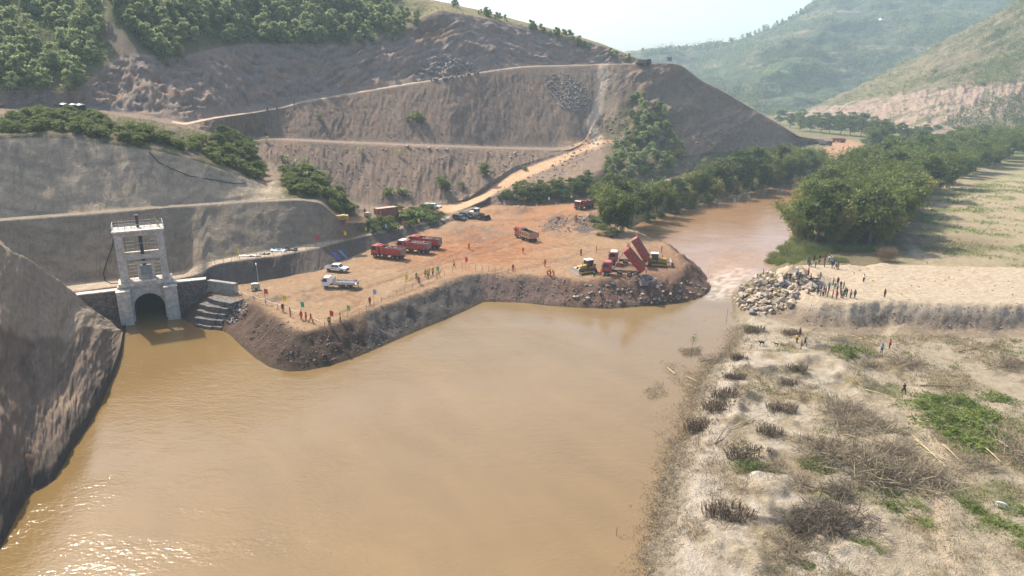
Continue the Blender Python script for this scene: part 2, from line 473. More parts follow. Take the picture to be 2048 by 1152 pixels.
# ---- water
def make_water():
    nx, ny = 320, 420
    a = np.linspace(-1.0, 0.95, nx); y = np.geomspace(26, 640, ny)
    AA, YW = np.meshgrid(a, y)
    XW = AA * YW
    zw = water_level(XW, YW)
    g = at_z(1447, 582, 0)
    uw, vw = project(XW, YW, zw)
    rap = np.clip(blob(uw, vw, 1450, 560, 55, 40, .8) + .9 * blob(uw, vw, 1475, 520, 75, 34, .8), 0, 1)
    zw = zw + rap * .42 * fbm(XW, YW, 1.6, 3, 5)
    core = np.clip(1.1 * blob(uw, vw, 1447, 570, 34, 24, .8) + .6 * blob(uw, vw, 1475, 548, 48, 18, .8) + .6 * blob(uw, vw, 1436, 592, 34, 12, .8), 0, 1)
    foam = np.clip(core * (.6 + 1.9 * fbm(XW * 1.6 + YW * .4, YW * .7, 1.3, 4, 9)) + rap * .30 * sstep(.1, .6, fbm(XW, YW, 1.2, 3, 19)), 0, 1)
    up = sstep(-4, 14, YW - g.y)
    c = np.zeros(XW.shape + (3,)) + np.array((.228, .146, .054))
    c = mixc(c, (.258, .18, .092), sstep(300, 1000, uw + 60 * fbm(XW, YW, 20, 3, 33)) * .8)
    c = mixc(c, (.36, .225, .132), up)
    c = mixc(c, (.35, .205, .105), up * sstep(190, 230, YW) * .6)
    c = mixc(c, (.66, .56, .45), foam * .85)
    sx, sy = (XW * .83 + YW * .56), (-XW * .56 + YW * .83)
    wx = sx + 6 * fbm(XW, YW, 25, 3, 46)
    c = c * (1 + .05 * fbm(XW, YW, 8, 3, 44) + .09 * fbm(wx * 1.0, sy * .22, 5, 4, 45) + .06 * fbm(XW, YW, 40, 3, 47))[..., None]
    c = c * .74
    me = mesh_np('river', np.stack([XW, YW, zw], -1).reshape(-1, 3), grid_faces(ny, nx), c.reshape(-1, 3))
    at = me.attributes.new('rough', 'FLOAT', 'POINT'); at.data.foreach_set('value', rap.ravel().astype(np.float32))
    m = bpy.data.materials.new('silty_water'); m.use_nodes = True
    nt = m.node_tree; N = nt.nodes; L = nt.links
    p = N['Principled BSDF']
    p.inputs['IOR'].default_value = 1.33; p.inputs['Specular IOR Level'].default_value = .5
    ac = nd(nt, 'ShaderNodeAttribute', attribute_name='Col'); L.new(ac.outputs['Color'], p.inputs['Base Color'])
    ar = nd(nt, 'ShaderNodeAttribute', attribute_name='rough')
    mr = nd(nt, 'ShaderNodeMapRange'); mr.inputs[3].default_value = .07; mr.inputs[4].default_value = .35
    L.new(ar.outputs['Fac'], mr.inputs[0]); L.new(mr.outputs[0], p.inputs['Roughness'])
    geo = nd(nt, 'ShaderNodeNewGeometry')
    hs = []
    for sc, st, dist in ((.35, (1, 2.2, 1), .06), (1.5, (1, 1.8, 1), .04), (.09, (1, 1, 1), .1)):
        mp = nd(nt, 'ShaderNodeMapping'); mp.inputs['Scale'].default_value = st; mp.inputs['Rotation'].default_value = (0, 0, .5)
        L.new(geo.outputs['Position'], mp.inputs[0])
        n = nd(nt, 'ShaderNodeTexNoise'); n.inputs['Scale'].default_value = sc; n.inputs['Detail'].default_value = 4
        n.inputs['Roughness'].default_value = .55; n.inputs['Distortion'].default_value = .4
        L.new(mp.outputs[0], n.inputs['Vector']); hs.append((n, dist))
    nb_ = nd(nt, 'ShaderNodeTexNoise'); nb_.inputs['Scale'].default_value = .035; nb_.inputs['Detail'].default_value = 5; nb_.inputs['Distortion'].default_value = 1.2
    mpb = nd(nt, 'ShaderNodeMapping'); mpb.inputs['Scale'].default_value = (1, 2.0, 1); mpb.inputs['Rotation'].default_value = (0, 0, .9)
    L.new(geo.outputs['Position'], mpb.inputs[0]); L.new(mpb.outputs[0], nb_.inputs['Vector'])
    calm = nd(nt, 'ShaderNodeMapRange'); calm.inputs[1].default_value = .38; calm.inputs[2].default_value = .64; calm.inputs[3].default_value = .25; calm.inputs[4].default_value = 1.0
    L.new(nb_.outputs[0], calm.inputs[0])
    prev = None
    for n, dist in hs:
        b = nd(nt, 'ShaderNodeBump'); b.inputs['Distance'].default_value = dist * 1.35; b.inputs['Strength'].default_value = .8
        L.new(n.outputs[0], b.inputs['Height']); L.new(calm.outputs[0], b.inputs['Strength'])
        if prev: L.new(prev.outputs[0], b.inputs['Normal'])
        prev = b
    L.new(prev.outputs[0], p.inputs['Normal'])
    return tag(link('river', me, mat=m), kind='structure')
RIVER = make_water()

# ---- lofted hillsides: each row is a survey line (u, y, z) running left to right, rows stacked from the toe upwards
def loft(name, rows, subs, u0, u1, ncol, disp, colour, mat, smooth_n=9, seed=0, hole=None):
    us = np.linspace(u0, u1, ncol)
    P = []
    for r in rows:
        r = np.array(sorted(r), float)
        yv = np.interp(us, r[:, 0], r[:, 1]); zv = np.interp(us, r[:, 0], r[:, 2])
        k = np.hanning(smooth_n + 2)[1:-1]; k /= k.sum()
        pad = smooth_n // 2
        yv = np.convolve(np.pad(yv, pad, 'edge'), k, 'valid'); zv = np.convolve(np.pad(zv, pad, 'edge'), k, 'valid')
        P.append(np.stack([x_of(us, yv, zv), yv, zv], -1))
    P = np.array(P)
    out = []; T = []
    for i in range(len(rows) - 1):
        n = subs[i]
        for j in range(n + (1 if i == len(rows) - 2 else 0)):
            f = j / n
            out.append(P[i] * (1 - f) + P[i + 1] * f); T.append(i + f)
    G = np.array(out); T = np.array(T)[:, None] + 0 * us[None]; S = 0 * T + us[None]
    du = np.gradient(G, axis=1); dv = np.gradient(G, axis=0)
    nrm = np.cross(du, dv); nrm /= np.linalg.norm(nrm, axis=-1, keepdims=True) + 1e-9
    dist = np.cumsum(np.linalg.norm(np.diff(G, axis=0, prepend=G[:1]), axis=-1), axis=0)
    amp = disp(S, T, G, dist)
    G = G + nrm * amp[..., None]
    u, v = project(G[..., 0], G[..., 1], G[..., 2])
    c = np.clip(colour(S, T, G, dist, u, v), .012, .8)
    fc = grid_faces(*T.shape)
    if hole is not None: fc = fc[~hole(S.ravel()[fc].mean(1), T.ravel()[fc].mean(1))]
    me = mesh_np(name, G.reshape(-1, 3), fc, c.reshape(-1, 3))
    return link(name, me, mat=mat), G

q = lambda *a, **k: uyz(*a, **k)
q0 = [(-300, 118, -1.5), (0, 126, -1.5), (160, 127, -1.5), (250, 131.0, -1.5), (350, 135.2, -1.5), (408, 139.5, -1.5), (414, 139.8, 3.0), q(440, v=578, z=4.0), q(500, v=570, z=4.2), q(560, v=560, z=4.2), q(640, v=546, z=4.2), q(740, v=501, z=4.2),
      q(800, v=481, z=4.2), q(890, v=453, z=4.2), q(930, v=432, z=4.2), q(970, v=412, z=4.2), q(1050, v=413, z=4.2), q(1130, v=407, z=4.2), q(1200, v=396, z=4.2), q(1300, v=369, z=4.2), q(1400, v=341, z=4.2), q(1500, v=311, z=4.2), q(1600, v=296, z=4), q(1680, v=290, z=3)]
q1 = [(-300, 118.3, 6.8), (0, 126.3, 6.8), (160, 127.3, 6.8), (250, 131.3, 6.8), (350, 135.5, 6.8), (408, 139.8, 6.8), (414, 141.5, 7.6), q(430, v=529, z=8.6), q(480, v=520, z=8.8), q(560, v=511, z=8.6), q(640, v=494, z=8.0), q(740, v=470, z=7.0), q(800, v=457, z=6.5),
      q(890, v=440, z=5.3), q(930, v=425, z=4.8), q(970, v=402, z=5.5), q(1000, v=385, z=8.0), q(1050, v=378, z=9.5), q(1130, v=372, z=9.5), q(1200, v=360, z=9), q(1300, v=345, z=9.5), q(1400, v=325, z=8), q(1500, v=300, z=7.5), q(1600, v=291, z=4.6), q(1680, v=287, z=3)]
r0 = [(-300, 119, 7), (0, 128, 7), (160, 133, 7), (300, 138, 7), (370, 142, 7), q(400, v=527, z=8.7), q(480, v=511, z=8.9), q(560, v=498, z=8.8), q(640, v=484, z=8.3), q(700, v=477, z=7.8), q(740, v=464, z=7.3), q(800, v=450, z=6.9), q(890, v=434, z=5.5),
      q(930, v=420, z=4.9), q(970, v=400, z=5.9), q(1000, v=382, z=8.0), q(1050, v=372, z=9.6), q(1130, v=362, z=10), q(1200, v=340, z=12), q(1300, v=320, z=14), q(1400, v=300, z=14), q(1500, v=288, z=11), q(1600, v=287, z=5.5), q(1680, v=284, z=3)]
r1 = [(-300, 126, 19.5), q(0, v=442, y=135), q(160, v=430, y=141.5), q(300, v=418, y=146.5), q(400, v=411, y=153), q(500, v=404, y=160), q(600, v=400, y=166), q(640, v=406, y=168), q(690, v=446, y=171), q(740, v=446, y=182), q(800, v=438, y=194), q(863, v=424, y=209),
      q(900, v=428, z=5.0), q(933, v=416, z=5.2), q(967, v=404, z=6.0), q(993, v=386, z=7.2), q(1044, v=362, z=9.5), q(1113, v=332, z=12.5), q(1181, v=297, z=16.2), (1215, 326, 18), q(1300, v=280, z=20), q(1400, v=275, z=18.5), q(1500, v=276, z=13.5), q(1600, v=283, z=6.5), q(1680, v=281, z=3)]
r2 = [(-300, 129, 19.8), q(0, v=436, y=138), q(160, v=424, y=144.5), q(300, v=412, y=149.5), q(400, v=406, y=156), q(500, v=400, y=163), q(600, v=396, y=169), q(640, v=398, y=172), q(690, v=434, y=177), q(740, v=428, y=191), q(800, v=421, y=205), q(863, v=409, y=222),
      q(900, v=410, z=5.2), q(933, v=403, z=5.4), q(967, v=384, z=7.2), q(1027, v=345, z=11.4), q(1113, v=314, z=14.6), q(1160, v=297, z=16.3), q(1200, v=276, z=18.6), q(1300, v=250, z=25), q(1400, v=256, z=22), q(1500, v=264, z=16), q(1600, v=281, z=7), q(1680, v=279, z=3)]
rn = [(-300, 141, 33), q(0, v=272, y=150), q(60, v=268, y=153), q(130, v=270, y=156), q(250, v=288, y=159), q(330, v=300, y=161), q(400, v=320, y=164), q(470, v=345, y=168), q(530, v=370, y=173), q(570, v=352, y=182), q(620, v=345, y=188), q(660, v=372, y=186), q(700, v=412, y=186), q(740, v=424, y=197), q(800, v=419, y=209), q(863, v=407, y=225),
      q(900, v=408, z=5.3), q(933, v=401, z=5.6), q(967, v=380, z=8), q(1027, v=340, z=12.2), q(1113, v=311, z=15), q(1160, v=295, z=16.6), q(1200, v=270, z=19.8), q(1300, v=230, z=30), q(1400, v=240, z=25.5), q(1500, v=255, z=18.5), q(1600, v=280, z=7.2), q(1680, v=278, z=3)]
r3 = [(-300, 158, 38), q(0, v=240, y=167), q(100, v=232, y=170), q(200, v=235, y=173), q(300, v=246, y=175), q(350, v=258, y=179), q(400, v=268, y=185), q(450, v=275, y=203), q(500, v=300, y=222), q(560, v=335, y=222), q(600, v=352, y=222), q(650, v=376, y=222), q(700, v=402, y=222), q(760, v=416, y=222), q(800, v=417, y=224), q(863, v=405, y=230),
      q(900, v=405, z=5.6), q(933, v=398, z=6.2), q(967, v=376, z=8.8), q(1027, v=334, z=13.2), q(1113, v=308, z=15.5), (1160, 318, 17.2), q(1200, v=262, z=21.5), q(1300, v=205, z=36), q(1400, v=220, z=30), q(1500, v=245, z=21), q(1600, v=279, z=7.5), q(1680, v=277, z=3)]
r4 = [(-300, 170, 38), q(0, v=234, y=178), q(100, v=226, y=182), q(200, v=229, y=185), q(300, v=240, y=189), q(350, v=253, y=193), q(400, v=262, y=198), q(450, v=270, y=215), q(500, v=277, y=236), q(600, v=282, y=240), q(700, v=287, y=250), q(800, v=291, y=256), q(900, v=295, y=266), q(1000, v=297, y=285), q(1113, v=301, y=303), q(1140, v=300, y=306), q(1170, v=285, y=322), q(1200, v=255, z=23), q(1300, v=190, z=40), q(1400, v=200, z=35), q(1500, v=237, z=23), q(1600, v=278, z=8), q(1680, v=276, z=3)]
r5 = [(-300, 178, 38), (0, 186, 37.5), (100, 190, 37.6), (200, 193, 37), (300, 197, 35), (350, 199, 33.6), (400, 206, 31.6), (450, 224, 28.4), (500, 243, 26.7), (600, 247, 25.8), (700, 257, 24.1), (800, 263, 22.9), (900, 273, 21.4), (1000, 292, 18.9), (1113, 310, 17), (1140, 313, 17), (1170, 325, 19), q(1200, v=245, z=25), q(1300, v=175, z=43.5), q(1400, v=185, z=38.5), q(1500, v=228, z=25.5), q(1600, v=277, z=8.5), q(1680, v=275, z=3)]
r6 = [(-300, 184, 38), (0, 190, 37.8), (100, 193, 37.8), (200, 197, 37), (300, 200, 35), q(370, v=250, y=206), q(430, v=237, y=222), q(500, v=227, y=243), q(560, v=217, y=256), q(600, v=206, y=264), q(700, v=188, y=279), q(800, v=171, y=294), q(900, v=155, y=310), q(1000, v=139, y=339), q(1050, v=133, y=352), q(1113, v=131, y=365), q(1200, v=129, y=378), q(1300, v=127, y=394), q(1340, v=126, y=400), q(1365, v=132, y=406), q(1400, v=160, y=416), q(1450, v=185, y=428), q(1500, v=215, y=438), q(1560, v=250, y=450), q(1600, v=275, y=455), q(1680, v=274, z=3)]
r6d = {int(a[0]): a for a in r6}
r7 = [(-300, 188, 38.2)] + [(a[0], a[1] + 6.5, a[2] + .25) for a in r6[1:-1]] + [(1680, 490, 3)]
r8 = [(-300, 198, 47), q(0, v=180, y=198), q(150, v=182, y=203), q(250, v=105, y=228), q(360, v=112, y=244), q(430, v=95, y=262), q(500, v=85, y=279), q(600, v=86, y=291), q(700, v=90, y=307), q(800, v=58, y=332), q(880, v=20, y=352), q(1000, v=42, y=378), q(1100, v=63, y=390), q(1200, v=90, y=399), q(1260, v=112, y=402), q(1295, v=126, y=402), (1340, 412, 52.0), (1365, 418, 49), (1400, 426, 39), (1450, 438, 30), (1500, 448, 22), (1560, 460, 11), (1600, 465, 6), (1680, 500, 2)]
r9 = [(-300, 330, 120), (0, 330, 123), (150, 335, 126), (360, 345, 121), (500, 360, 116), (700, 385, 108), q(800, v=-20, y=385), q(860, v=0, y=388), q(900, v=6, y=390), q(1000, v=31, y=398), q(1100, v=57, y=404), q(1200, v=86, y=408), q(1260, v=110, y=408), q(1295, v=126, y=407), (1340, 430, 42), (1365, 438, 38), (1400, 446, 28), (1450, 458, 19), (1500, 466, 12), (1560, 475, 6), (1600, 480, 3), (1680, 510, 1)]
r10 = [(-300, 420, 100), (0, 420, 100), (500, 450, 100), (700, 470, 88), (900, 480, 60), (1200, 480, 45), (1295, 470, 30), (1340, 470, 10), (1500, 500, -1), (1680, 520, -1)]
# right end of the hill: straight slopes from the toe to the ridge
_toe = {1300: (286, 4.2), 1400: (334, 4.2), 1500: (398, 4.2), 1560: (425, 4.2)}
_top = {1300: (394, 53.2), 1400: (416, 45.2), 1500: (438, 29.0), 1560: (450, 15.6)}
for _i, _r in enumerate([q1, r0, r1, r2, rn, r3, r4, r5]):
    _r[:] = [e for e in _r if not (1235 < e[0] < 1590)]
    _f = (.09, .18, .28, .38, .49, .61, .74, .87)[_i]
    for _u in _toe:
        (y0, z0), (y1, z1) = _toe[_u], _top[_u]
        _b = math.sin(math.pi * _f) * (-5.0 if _u < 1450 else -2.0)
        _r.append((_u, y0 + (y1 - y0) * _f, z0 + (z1 - z0) * _f + _b))
for _u, _v in ((1200, None),):
    for _r, _yz in ((r2, (329, 18.8)), (rn, (334, 21)), (r3, (339, 24.5)), (r4, (346, 29)), (r5, (353, 34))):
        _r[:] = [e for e in _r if e[0] != 1200] + [(1200,) + _yz]
q0[:] = [e for e in q0 if not (1235 < e[0] < 1590)] + [(u,) + _toe[u] for u in _toe]
HROWS = [q0, q1, r0, r1, r2, rn, r3, r4, r5, r6, r7, r8, r9, r10]
HSUB = [14, 5, 34, 5, 34, 14, 20, 6, 44, 6, 46, 34, 6]

def h_disp(S, T, G, dist):
    # rills run straight down the loose slopes; rock faces are blocky; roads stay flat
    Sw = S + 14 * fbm(S / 40., dist / 14., 1, 3, 28) + .35 * dist
    rill = fbm(Sw / 5.0, dist / 8.0, 1.0, 4, 21) * .5 + fbm(Sw / 34.0, dist / 22.0, 1.0, 4, 22) * .8 + .22 * fbm(S / 4., dist / 1.4, 1, 3, 29)
    dl = dist + 3.0 * fbm(S / 90., dist / 30., 1, 3, 18)
    rock = (np.abs(((dl / 4.5) % 1.0) - .5) * 2) ** 3 * -1.1 * sstep(-.3, .3, fbm(S / 50., dist / 15., 1, 3, 19)) + np.round(fbm(S / 22.0, dist / 6.0, 1, 3, 23) * 4) / 4 * 1.1 + fbm(S / 60.0, dist / 12., 1, 4, 25) * 2.2 + fbm(S / 7.0, dist / 2.0, 1, 3, 20) * .3
    smooth = fbm(S / 60.0, dist / 8.0, 1, 4, 24) * .35 + fbm(S / 14, dist / 3.0, 1, 3, 26) * .10
    hill = fbm(S / 50.0, dist / 18.0, 1, 4, 27) * 2.6
    a = np.zeros_like(T)
    def seg(t0, t1, f, m=.16):
        w = sstep(t0, t0 + m, T) * (1 - sstep(t1 - m, t1, T))
        return w * f
    wall = 1 - sstep(600, 680, S)
    a += seg(0, 1, .4 * rill * sstep(420, 450, S))
    a += seg(2, 3, smooth * wall + .45 * rill * (1 - wall))
    a += seg(4, 5, smooth * wall + .3 * rill * (1 - wall))
    a += seg(5, 7, .5 * rill, .3)
    a += seg(6, 7, .45 * rill)
    a += seg(8, 9, .62 * rill)
    a += seg(.6, 9, (3.2 * fbm(S / 70., dist / 26., 1, 4, 51) + 1.1 * fbm(S / 22., dist / 9., 1, 4, 52)) * sstep(1215, 1290, S) * (1 - sstep(1560, 1620, S)), .5)
    a += seg(10, 11, .9 * rock + .5 * rill) * (1 - .7 * sstep(1290, 1340, S))
    a += seg(11, 12.3, hill, .25) * (1 - sstep(780, 900, S) * .9)
    return a

def h_col(S, T, G, dist, u, v):
    x, y, z = G[..., 0], G[..., 1], G[..., 2]
    slp = np.array((.30, .228, .178)); 
    C = np.zeros(S.shape + (3,)) + slp
    st = fbm(S / 4.0, dist / 14.0, 1, 4, 31); bl = fbm(S / 40.0, dist / 12.0, 1, 4, 32); fi = fbm(S / 5.0, dist / 1.6, 1, 3, 33)
    C = mixc(C, (.36, .25, .175), sstep(-.1, .5, bl) * .7)
    C = mixc(C, (.215, .172, .145), sstep(0, .5, st) * .6)
    C = mixc(C, (.26, .22, .185), sstep(.35, .7, fi) * .35)
    # sprayed-concrete walls
    w = (1 - sstep(645, 690, S)) * (T > 2) * (T < 5.0) * (1 - sstep(.0, .12, T - 4.98))
    conc = np.zeros_like(C) + np.array((.36, .312, .25))
    lay = fbm(S / 120.0, dist / 2.0, 1, 5, 34, .6)
    conc = mixc(conc, (.47, .40, .305), sstep(-.05, .4, lay) * .7)
    conc = mixc(conc, (.25, .225, .19), sstep(.05, .5, -lay) * .7)
    conc = mixc(conc, (.19, .175, .15), sstep(.15, .6, fbm(S / 26.0, dist / 9.0, 1, 5, 35, .65)) * .6)
    conc = mixc(conc, (.27, .245, .21), ((T > 2) & (T < 3)) * .35)
    drip = sstep(.25, .7, fbm(S / 3.2, dist / 16.0, 1, 4, 39)) * sstep(-.1, .4, fbm(S / 60., dist / 25., 1, 3, 40))
    conc = mixc(conc, (.17, .158, .14), drip * .6)
    conc = conc * (1 + .30 * ((T > 4) & (T < 5.1)) + .10)[..., None] * np.array((1.04, 1.0, .94))
    C = C * (1 - w[..., None]) + conc * w[..., None]
    # path along the wall foot, berm, benches and roads: pale dust
    PALE = (.60, .50, .38)
    C = mixc(C, PALE, (sstep(.9, 1.05, T) - sstep(1.95, 2.05, T)) * (S < 900) * .95)
    C = mixc(C, (.33, .29, .235), (sstep(2.92, 3.05, T) - sstep(3.9, 4.05, T)) * (S < 640) * .8)
    C = mixc(C, (.37, .25, .16), (sstep(2.9, 3.1, T) - sstep(4.0, 4.3, T)) * (S > 660) * (S < 900))
    ramp = (sstep(2.95, 3.1, T) - sstep(3.95, 4.1, T)) * (S > 880) * (S < 1235)
    C = mixc(C, (.76, .50, .31), ramp)
    C = mixc(C, (.70, .47, .30), blob(u, v, 1165, 289, 45, 14, .6) * .9)
    C = mixc(C, (.40, .32, .25), (sstep(6.95, 7.05, T) - sstep(7.9, 8.1, T)) * (S > 470) * (S < 1150) * .7)
    road = (sstep(8.95, 9.05, T) - sstep(9.95, 10.1, T)) * (S > 345) * (S < 1345)
    C = mixc(C, (.70, .57, .43), road)
    # slope toe left of the platform
    C = mixc(C, (.165, .145, .125), (T < 1) * (S > 408) * (S < 900) * .9)
    C = mixc(C, (.20, .19, .18), (T < 1) * (S > 405) * (S < 470) * .9)
    # green ground on the knoll, the nose and the mound before the ramp
    gv = np.zeros_like(S)
    gv = np.maximum(gv, (T > 4.95) * (T < 7.6) * (S < 500) * 1.0)
    gv = np.maximum(gv, (T > 3.95) * (T < 6.05) * sstep(540, 575, S) * (1 - sstep(700, 725, S)))
    gv = np.maximum(gv, (T > 1.9) * (T < 3.1) * sstep(690, 730, S) * (1 - sstep(890, 905, S)))
    gv = np.maximum(gv, (T > .4) * (T < 1.5) * sstep(975, 1000, S) * (1 - sstep(1195, 1240, S)))
    gv = np.maximum(gv, (T < 8.2) * blob(u, v, 1290, 270, 85, 95, .4))
    gv = np.maximum(gv, (T < 2.5) * sstep(1240, 1300, S))
    C = mixc(C, (.105, .115, .05), gv * sstep(-.5, .1, bl + .3 * fi) * .9)
    C = mixc(C, (.27, .235, .12), gv * sstep(.1, .5, fi) * .5)
    # cut rock face above the road
    cut = (T > 9.98) * (T < 11.0)
    rk = np.zeros_like(C) + np.array((.40, .31, .255))
    rk = mixc(rk, (.46, .31, .22), sstep(-.05, .5, fbm(S / 60., dist / 6., 1, 4, 36)) * .7)
    rk = mixc(rk, (.25, .235, .225), sstep(0, .5, fbm(S / 60., dist / 3., 1, 4, 37)) * .8)
    rk = mixc(rk, (.44, .37, .305), sstep(.15, .5, fbm(S / 14., dist / 5., 1, 4, 38)) * .45)
    C = C * (1 - cut[..., None]) + rk * cut[..., None]
    hill = sstep(10.97, 11.05, T + .04 * fi)
    hv = np.zeros_like(C) + np.array((.145, .165, .075))
    hv = mixc(hv, (.22, .20, .105), sstep(0, .5, bl) * .6)
    hv = mixc(hv, (.30, .265, .14), sstep(780, 880, S + 40 * bl))
    C = C * (1 - hill[..., None]) + hv * hill[..., None]
    # bare scar running down the hill
    C = mixc(C, (.23, .18, .15), hill * (1 - sstep(10, 20, line_dist(u, v, [(205, 50), (260, 100), (320, 150)]))))
    # foot track up the slope
    C = mixc(C, (.46, .35, .25), (1 - sstep(12, 34, np.abs(u - 1214) + 6 * bl)) * (v > 130) * (v < 240) * (T > 5) * (T < 9.1) * .8)
    C = mixc(C, (.33, .225, .16), sstep(1230, 1330, u) * (T > 3) * (T < 9) * .8 * (.6 + .6 * bl))
    tr = line_dist(u, v, [(1207, 128), (1205, 165), (1198, 205), (1194, 225), (1181, 247), (1188, 262), (1196, 275), (1190, 290)])
    C = mixc(C, (.80, .63, .46), (1 - sstep(6, 13, tr + 3 * fi)) * (T > 3) * (T < 9.2))
    # paler patches on the spoil slope
    C = mixc(C, (.30, .245, .20), (T > 8) * (T < 9) * blob(u, v, 1000, 272, 90, 18, .8) * sstep(-.1, .4, st) * .8)
    C = mixc(C, (.29, .19, .125), blob(u, v, 860, 60, 55, 30, .6) * cut * .8)
    return C * (1 + .12 * fi)[..., None] * np.array((.70, .665, .625))
M_HILL = mat_ground('hillside_soil', .55, 3.2, .36, .65, .6)
HILL, HG = loft('hillside', HROWS, HSUB, -300, 1680, 900, h_disp, h_col, M_HILL, hole=lambda s, t: (t < .95) & (s > 256) & (s < 352))
tag(HILL, kind='structure')

# ---- sprayed spur on the left, in front of the wall
m0 = [(-500, 30, -2)] + [(u, at_z(u, v, 0).y - 1.5, -1.6) for u, v in [(0, 1100), (60, 990), (105, 965), (130, 925), (165, 870), (200, 812), (225, 760), (241, 715), (250, 655)]]
m1 = [(-500, 34, 1.2)] + [(u, at_z(u, v, 0).y + 1.6, 1.3) for u, v in [(0, 1100), (60, 990), (105, 965), (130, 925), (165, 870), (200, 812), (225, 760), (241, 715)]] + [(250, 128, .5)]
m2 = [(-500, 52, 14), q(-120, v=860, y=67), q(0, v=850, y=72), q(60, v=815, y=81), q(105, v=790, y=87), q(130, v=755, y=92), q(165, v=700, y=99), q(200, v=690, y=104), q(225, v=675, y=115), q(241, v=668, y=121), q(250, v=655, y=128.5)]
m3 = [(-500, 60, 19), q(-120, v=680, y=77), q(0, v=690, y=83), q(60, v=700, y=90), q(105, v=705, y=93.5), q(130, v=690, y=97), q(165, v=650, y=103), q(200, v=655, y=109), q(225, v=660, y=118), q(241, v=660, y=123), q(250, v=653, y=129)]
m4 = [(-500, 80, 32), q(-120, v=440, y=90), q(0, v=489, y=97), q(30, v=505, y=99), q(60, v=521, y=101), q(110, v=552, y=105), q(150, v=588, y=109), q(170, v=606, y=112), q(190, v=618, y=115), q(225, v=646, y=123), q(241, v=657, y=127), q(250, v=652, y=130)]
m5 = [(-500, 90, 30), (-120, 99, 26), (0, 105, 22), (60, 108, 17), (110, 113, 12), (150, 117, 8), (190, 122, 4), (225, 127, 1.0), (250, 131, .2)]
m6 = [(-500, 112, 6.5), (-120, 115, 6.5), (0, 121, 6), (60, 123, 6), (110, 125, 5.5), (150, 126.5, 4), (190, 128.5, 1), (225, 130, -.5), (250, 132, -1)]
def m_disp(S, T, G, dist):
    Sw = S + .9 * dist + 10 * fbm(S / 30., dist / 10., 1, 3, 125)
    rill = fbm(Sw / 22.0, dist / 6.0, 1.0, 5, 121, .6) * .42 + fbm(Sw / 4.0, dist / 3.0, 1, 3, 122) * .2
    e = 1 - sstep(215, 245, S)
    low = (1 - sstep(2.6, 3.1, T)) * sstep(.3, 1.0, T)
    return e * (low * rill + sstep(.3, 1, T) * (.45 * fbm(S / 60., dist / 10., 1, 4, 123) + .1 * fbm(S / 8., dist / 2., 1, 3, 124)))
def m_col(S, T, G, dist, u, v):
    fi = fbm(S / 6.0, dist / 1.2, 1, 4, 131); bl = fbm(S / 40.0, dist / 10, 1, 4, 132); st = fbm(S / 3.0, dist / 6, 1, 4, 133)
    C = np.zeros(S.shape + (3,)) + np.array((.40, .325, .25))
    C = mixc(C, (.41, .34, .27), sstep(0, .5, bl) * .6)
    C = mixc(C, (.26, .215, .175), sstep(.1, .5, st) * .5)
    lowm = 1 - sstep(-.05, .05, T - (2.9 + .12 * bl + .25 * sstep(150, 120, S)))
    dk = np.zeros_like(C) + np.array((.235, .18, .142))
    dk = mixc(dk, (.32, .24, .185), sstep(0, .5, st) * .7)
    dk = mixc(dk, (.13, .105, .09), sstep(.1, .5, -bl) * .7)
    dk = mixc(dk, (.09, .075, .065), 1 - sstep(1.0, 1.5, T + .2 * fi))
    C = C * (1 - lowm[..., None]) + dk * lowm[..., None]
    C = mixc(C, (.40, .31, .225), (1 - sstep(1.5, 5, np.abs(line_dist(u, v, [(190, 622), (160, 660), (135, 700), (125, 722)])))) * .8)
    C = mixc(C, (.38, .29, .205), blob(u, v, 130, 800, 60, 22, .6) * sstep(-.3, .2, st))
    C = mixc(C, (.36, .31, .25), (1 - sstep(3, 9, line_dist(u, v, [(60, 570), (30, 600), (0, 640)]))) * .7)
    return C * (1 + .14 * fi)[..., None] * np.array((.66, .635, .60))
M_SPUR = mat_ground('spur_soil', .9, 5.0, .32, .45, .3)
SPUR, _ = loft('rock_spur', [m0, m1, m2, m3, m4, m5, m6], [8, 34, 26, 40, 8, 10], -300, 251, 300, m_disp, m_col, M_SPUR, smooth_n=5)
tag(SPUR, kind='structure')

# ---- far hills
def far_disp(a1, s1, s2, seed):
    def f(S, T, G, dist):
        r = np.abs(fbm(G[..., 0], G[..., 2] * 2.2 + G[..., 1] * .5, s1, 5, seed))
        return (a1 * (r - .25) + .25 * a1 * fbm(G[..., 0], G[..., 1] + G[..., 2], s2, 3, seed + 5)) * sstep(0.0, .5, T)
    return f
f0 = [(1150, 700, 0), (1290, 800, 0), q(1500, v=236, z=4), q(1620, v=226, z=4), q(1750, v=222, z=4), (2000, 1000, 4), (2300, 1000, 4)]
f1 = [(1150, 900, 40), q(1290, v=180, y=1000), q(1400, v=205, y=1000), q(1500, v=200, y=1000), q(1620, v=175, y=1080), q(1750, v=170, y=1080), q(2000, v=150, y=1100), q(2300, v=120, y=1100)]
f2 = [(1150, 1100, 70), q(1290, v=150, y=1200), q(1380, v=170, y=1220), q(1450, v=140, y=1200), q(1520, v=100, y=1180), q(1620, v=68, y=1250), q(1720, v=60, y=1300), q(1850, v=30, y=1350), q(2000, v=-20, y=1400), q(2300, v=-60, y=1400)]
f3 = [(1150, 1500, 95), q(1270, v=104, y=1500), q(1340, v=98, y=1500), q(1420, v=92, y=1520), q(1480, v=78, y=1520), q(1530, v=55, y=1530), q(1575, v=38, y=1540), q(1610, v=18, y=1550), q(1650, v=-8, y=1560), q(1750, v=-50, y=1600), q(2000, v=-130, y=1700), q(2300, v=-170, y=1700)]
f4 = [(1150, 1800, 20), (1650, 1900, 100), (2300, 2000, 120)]
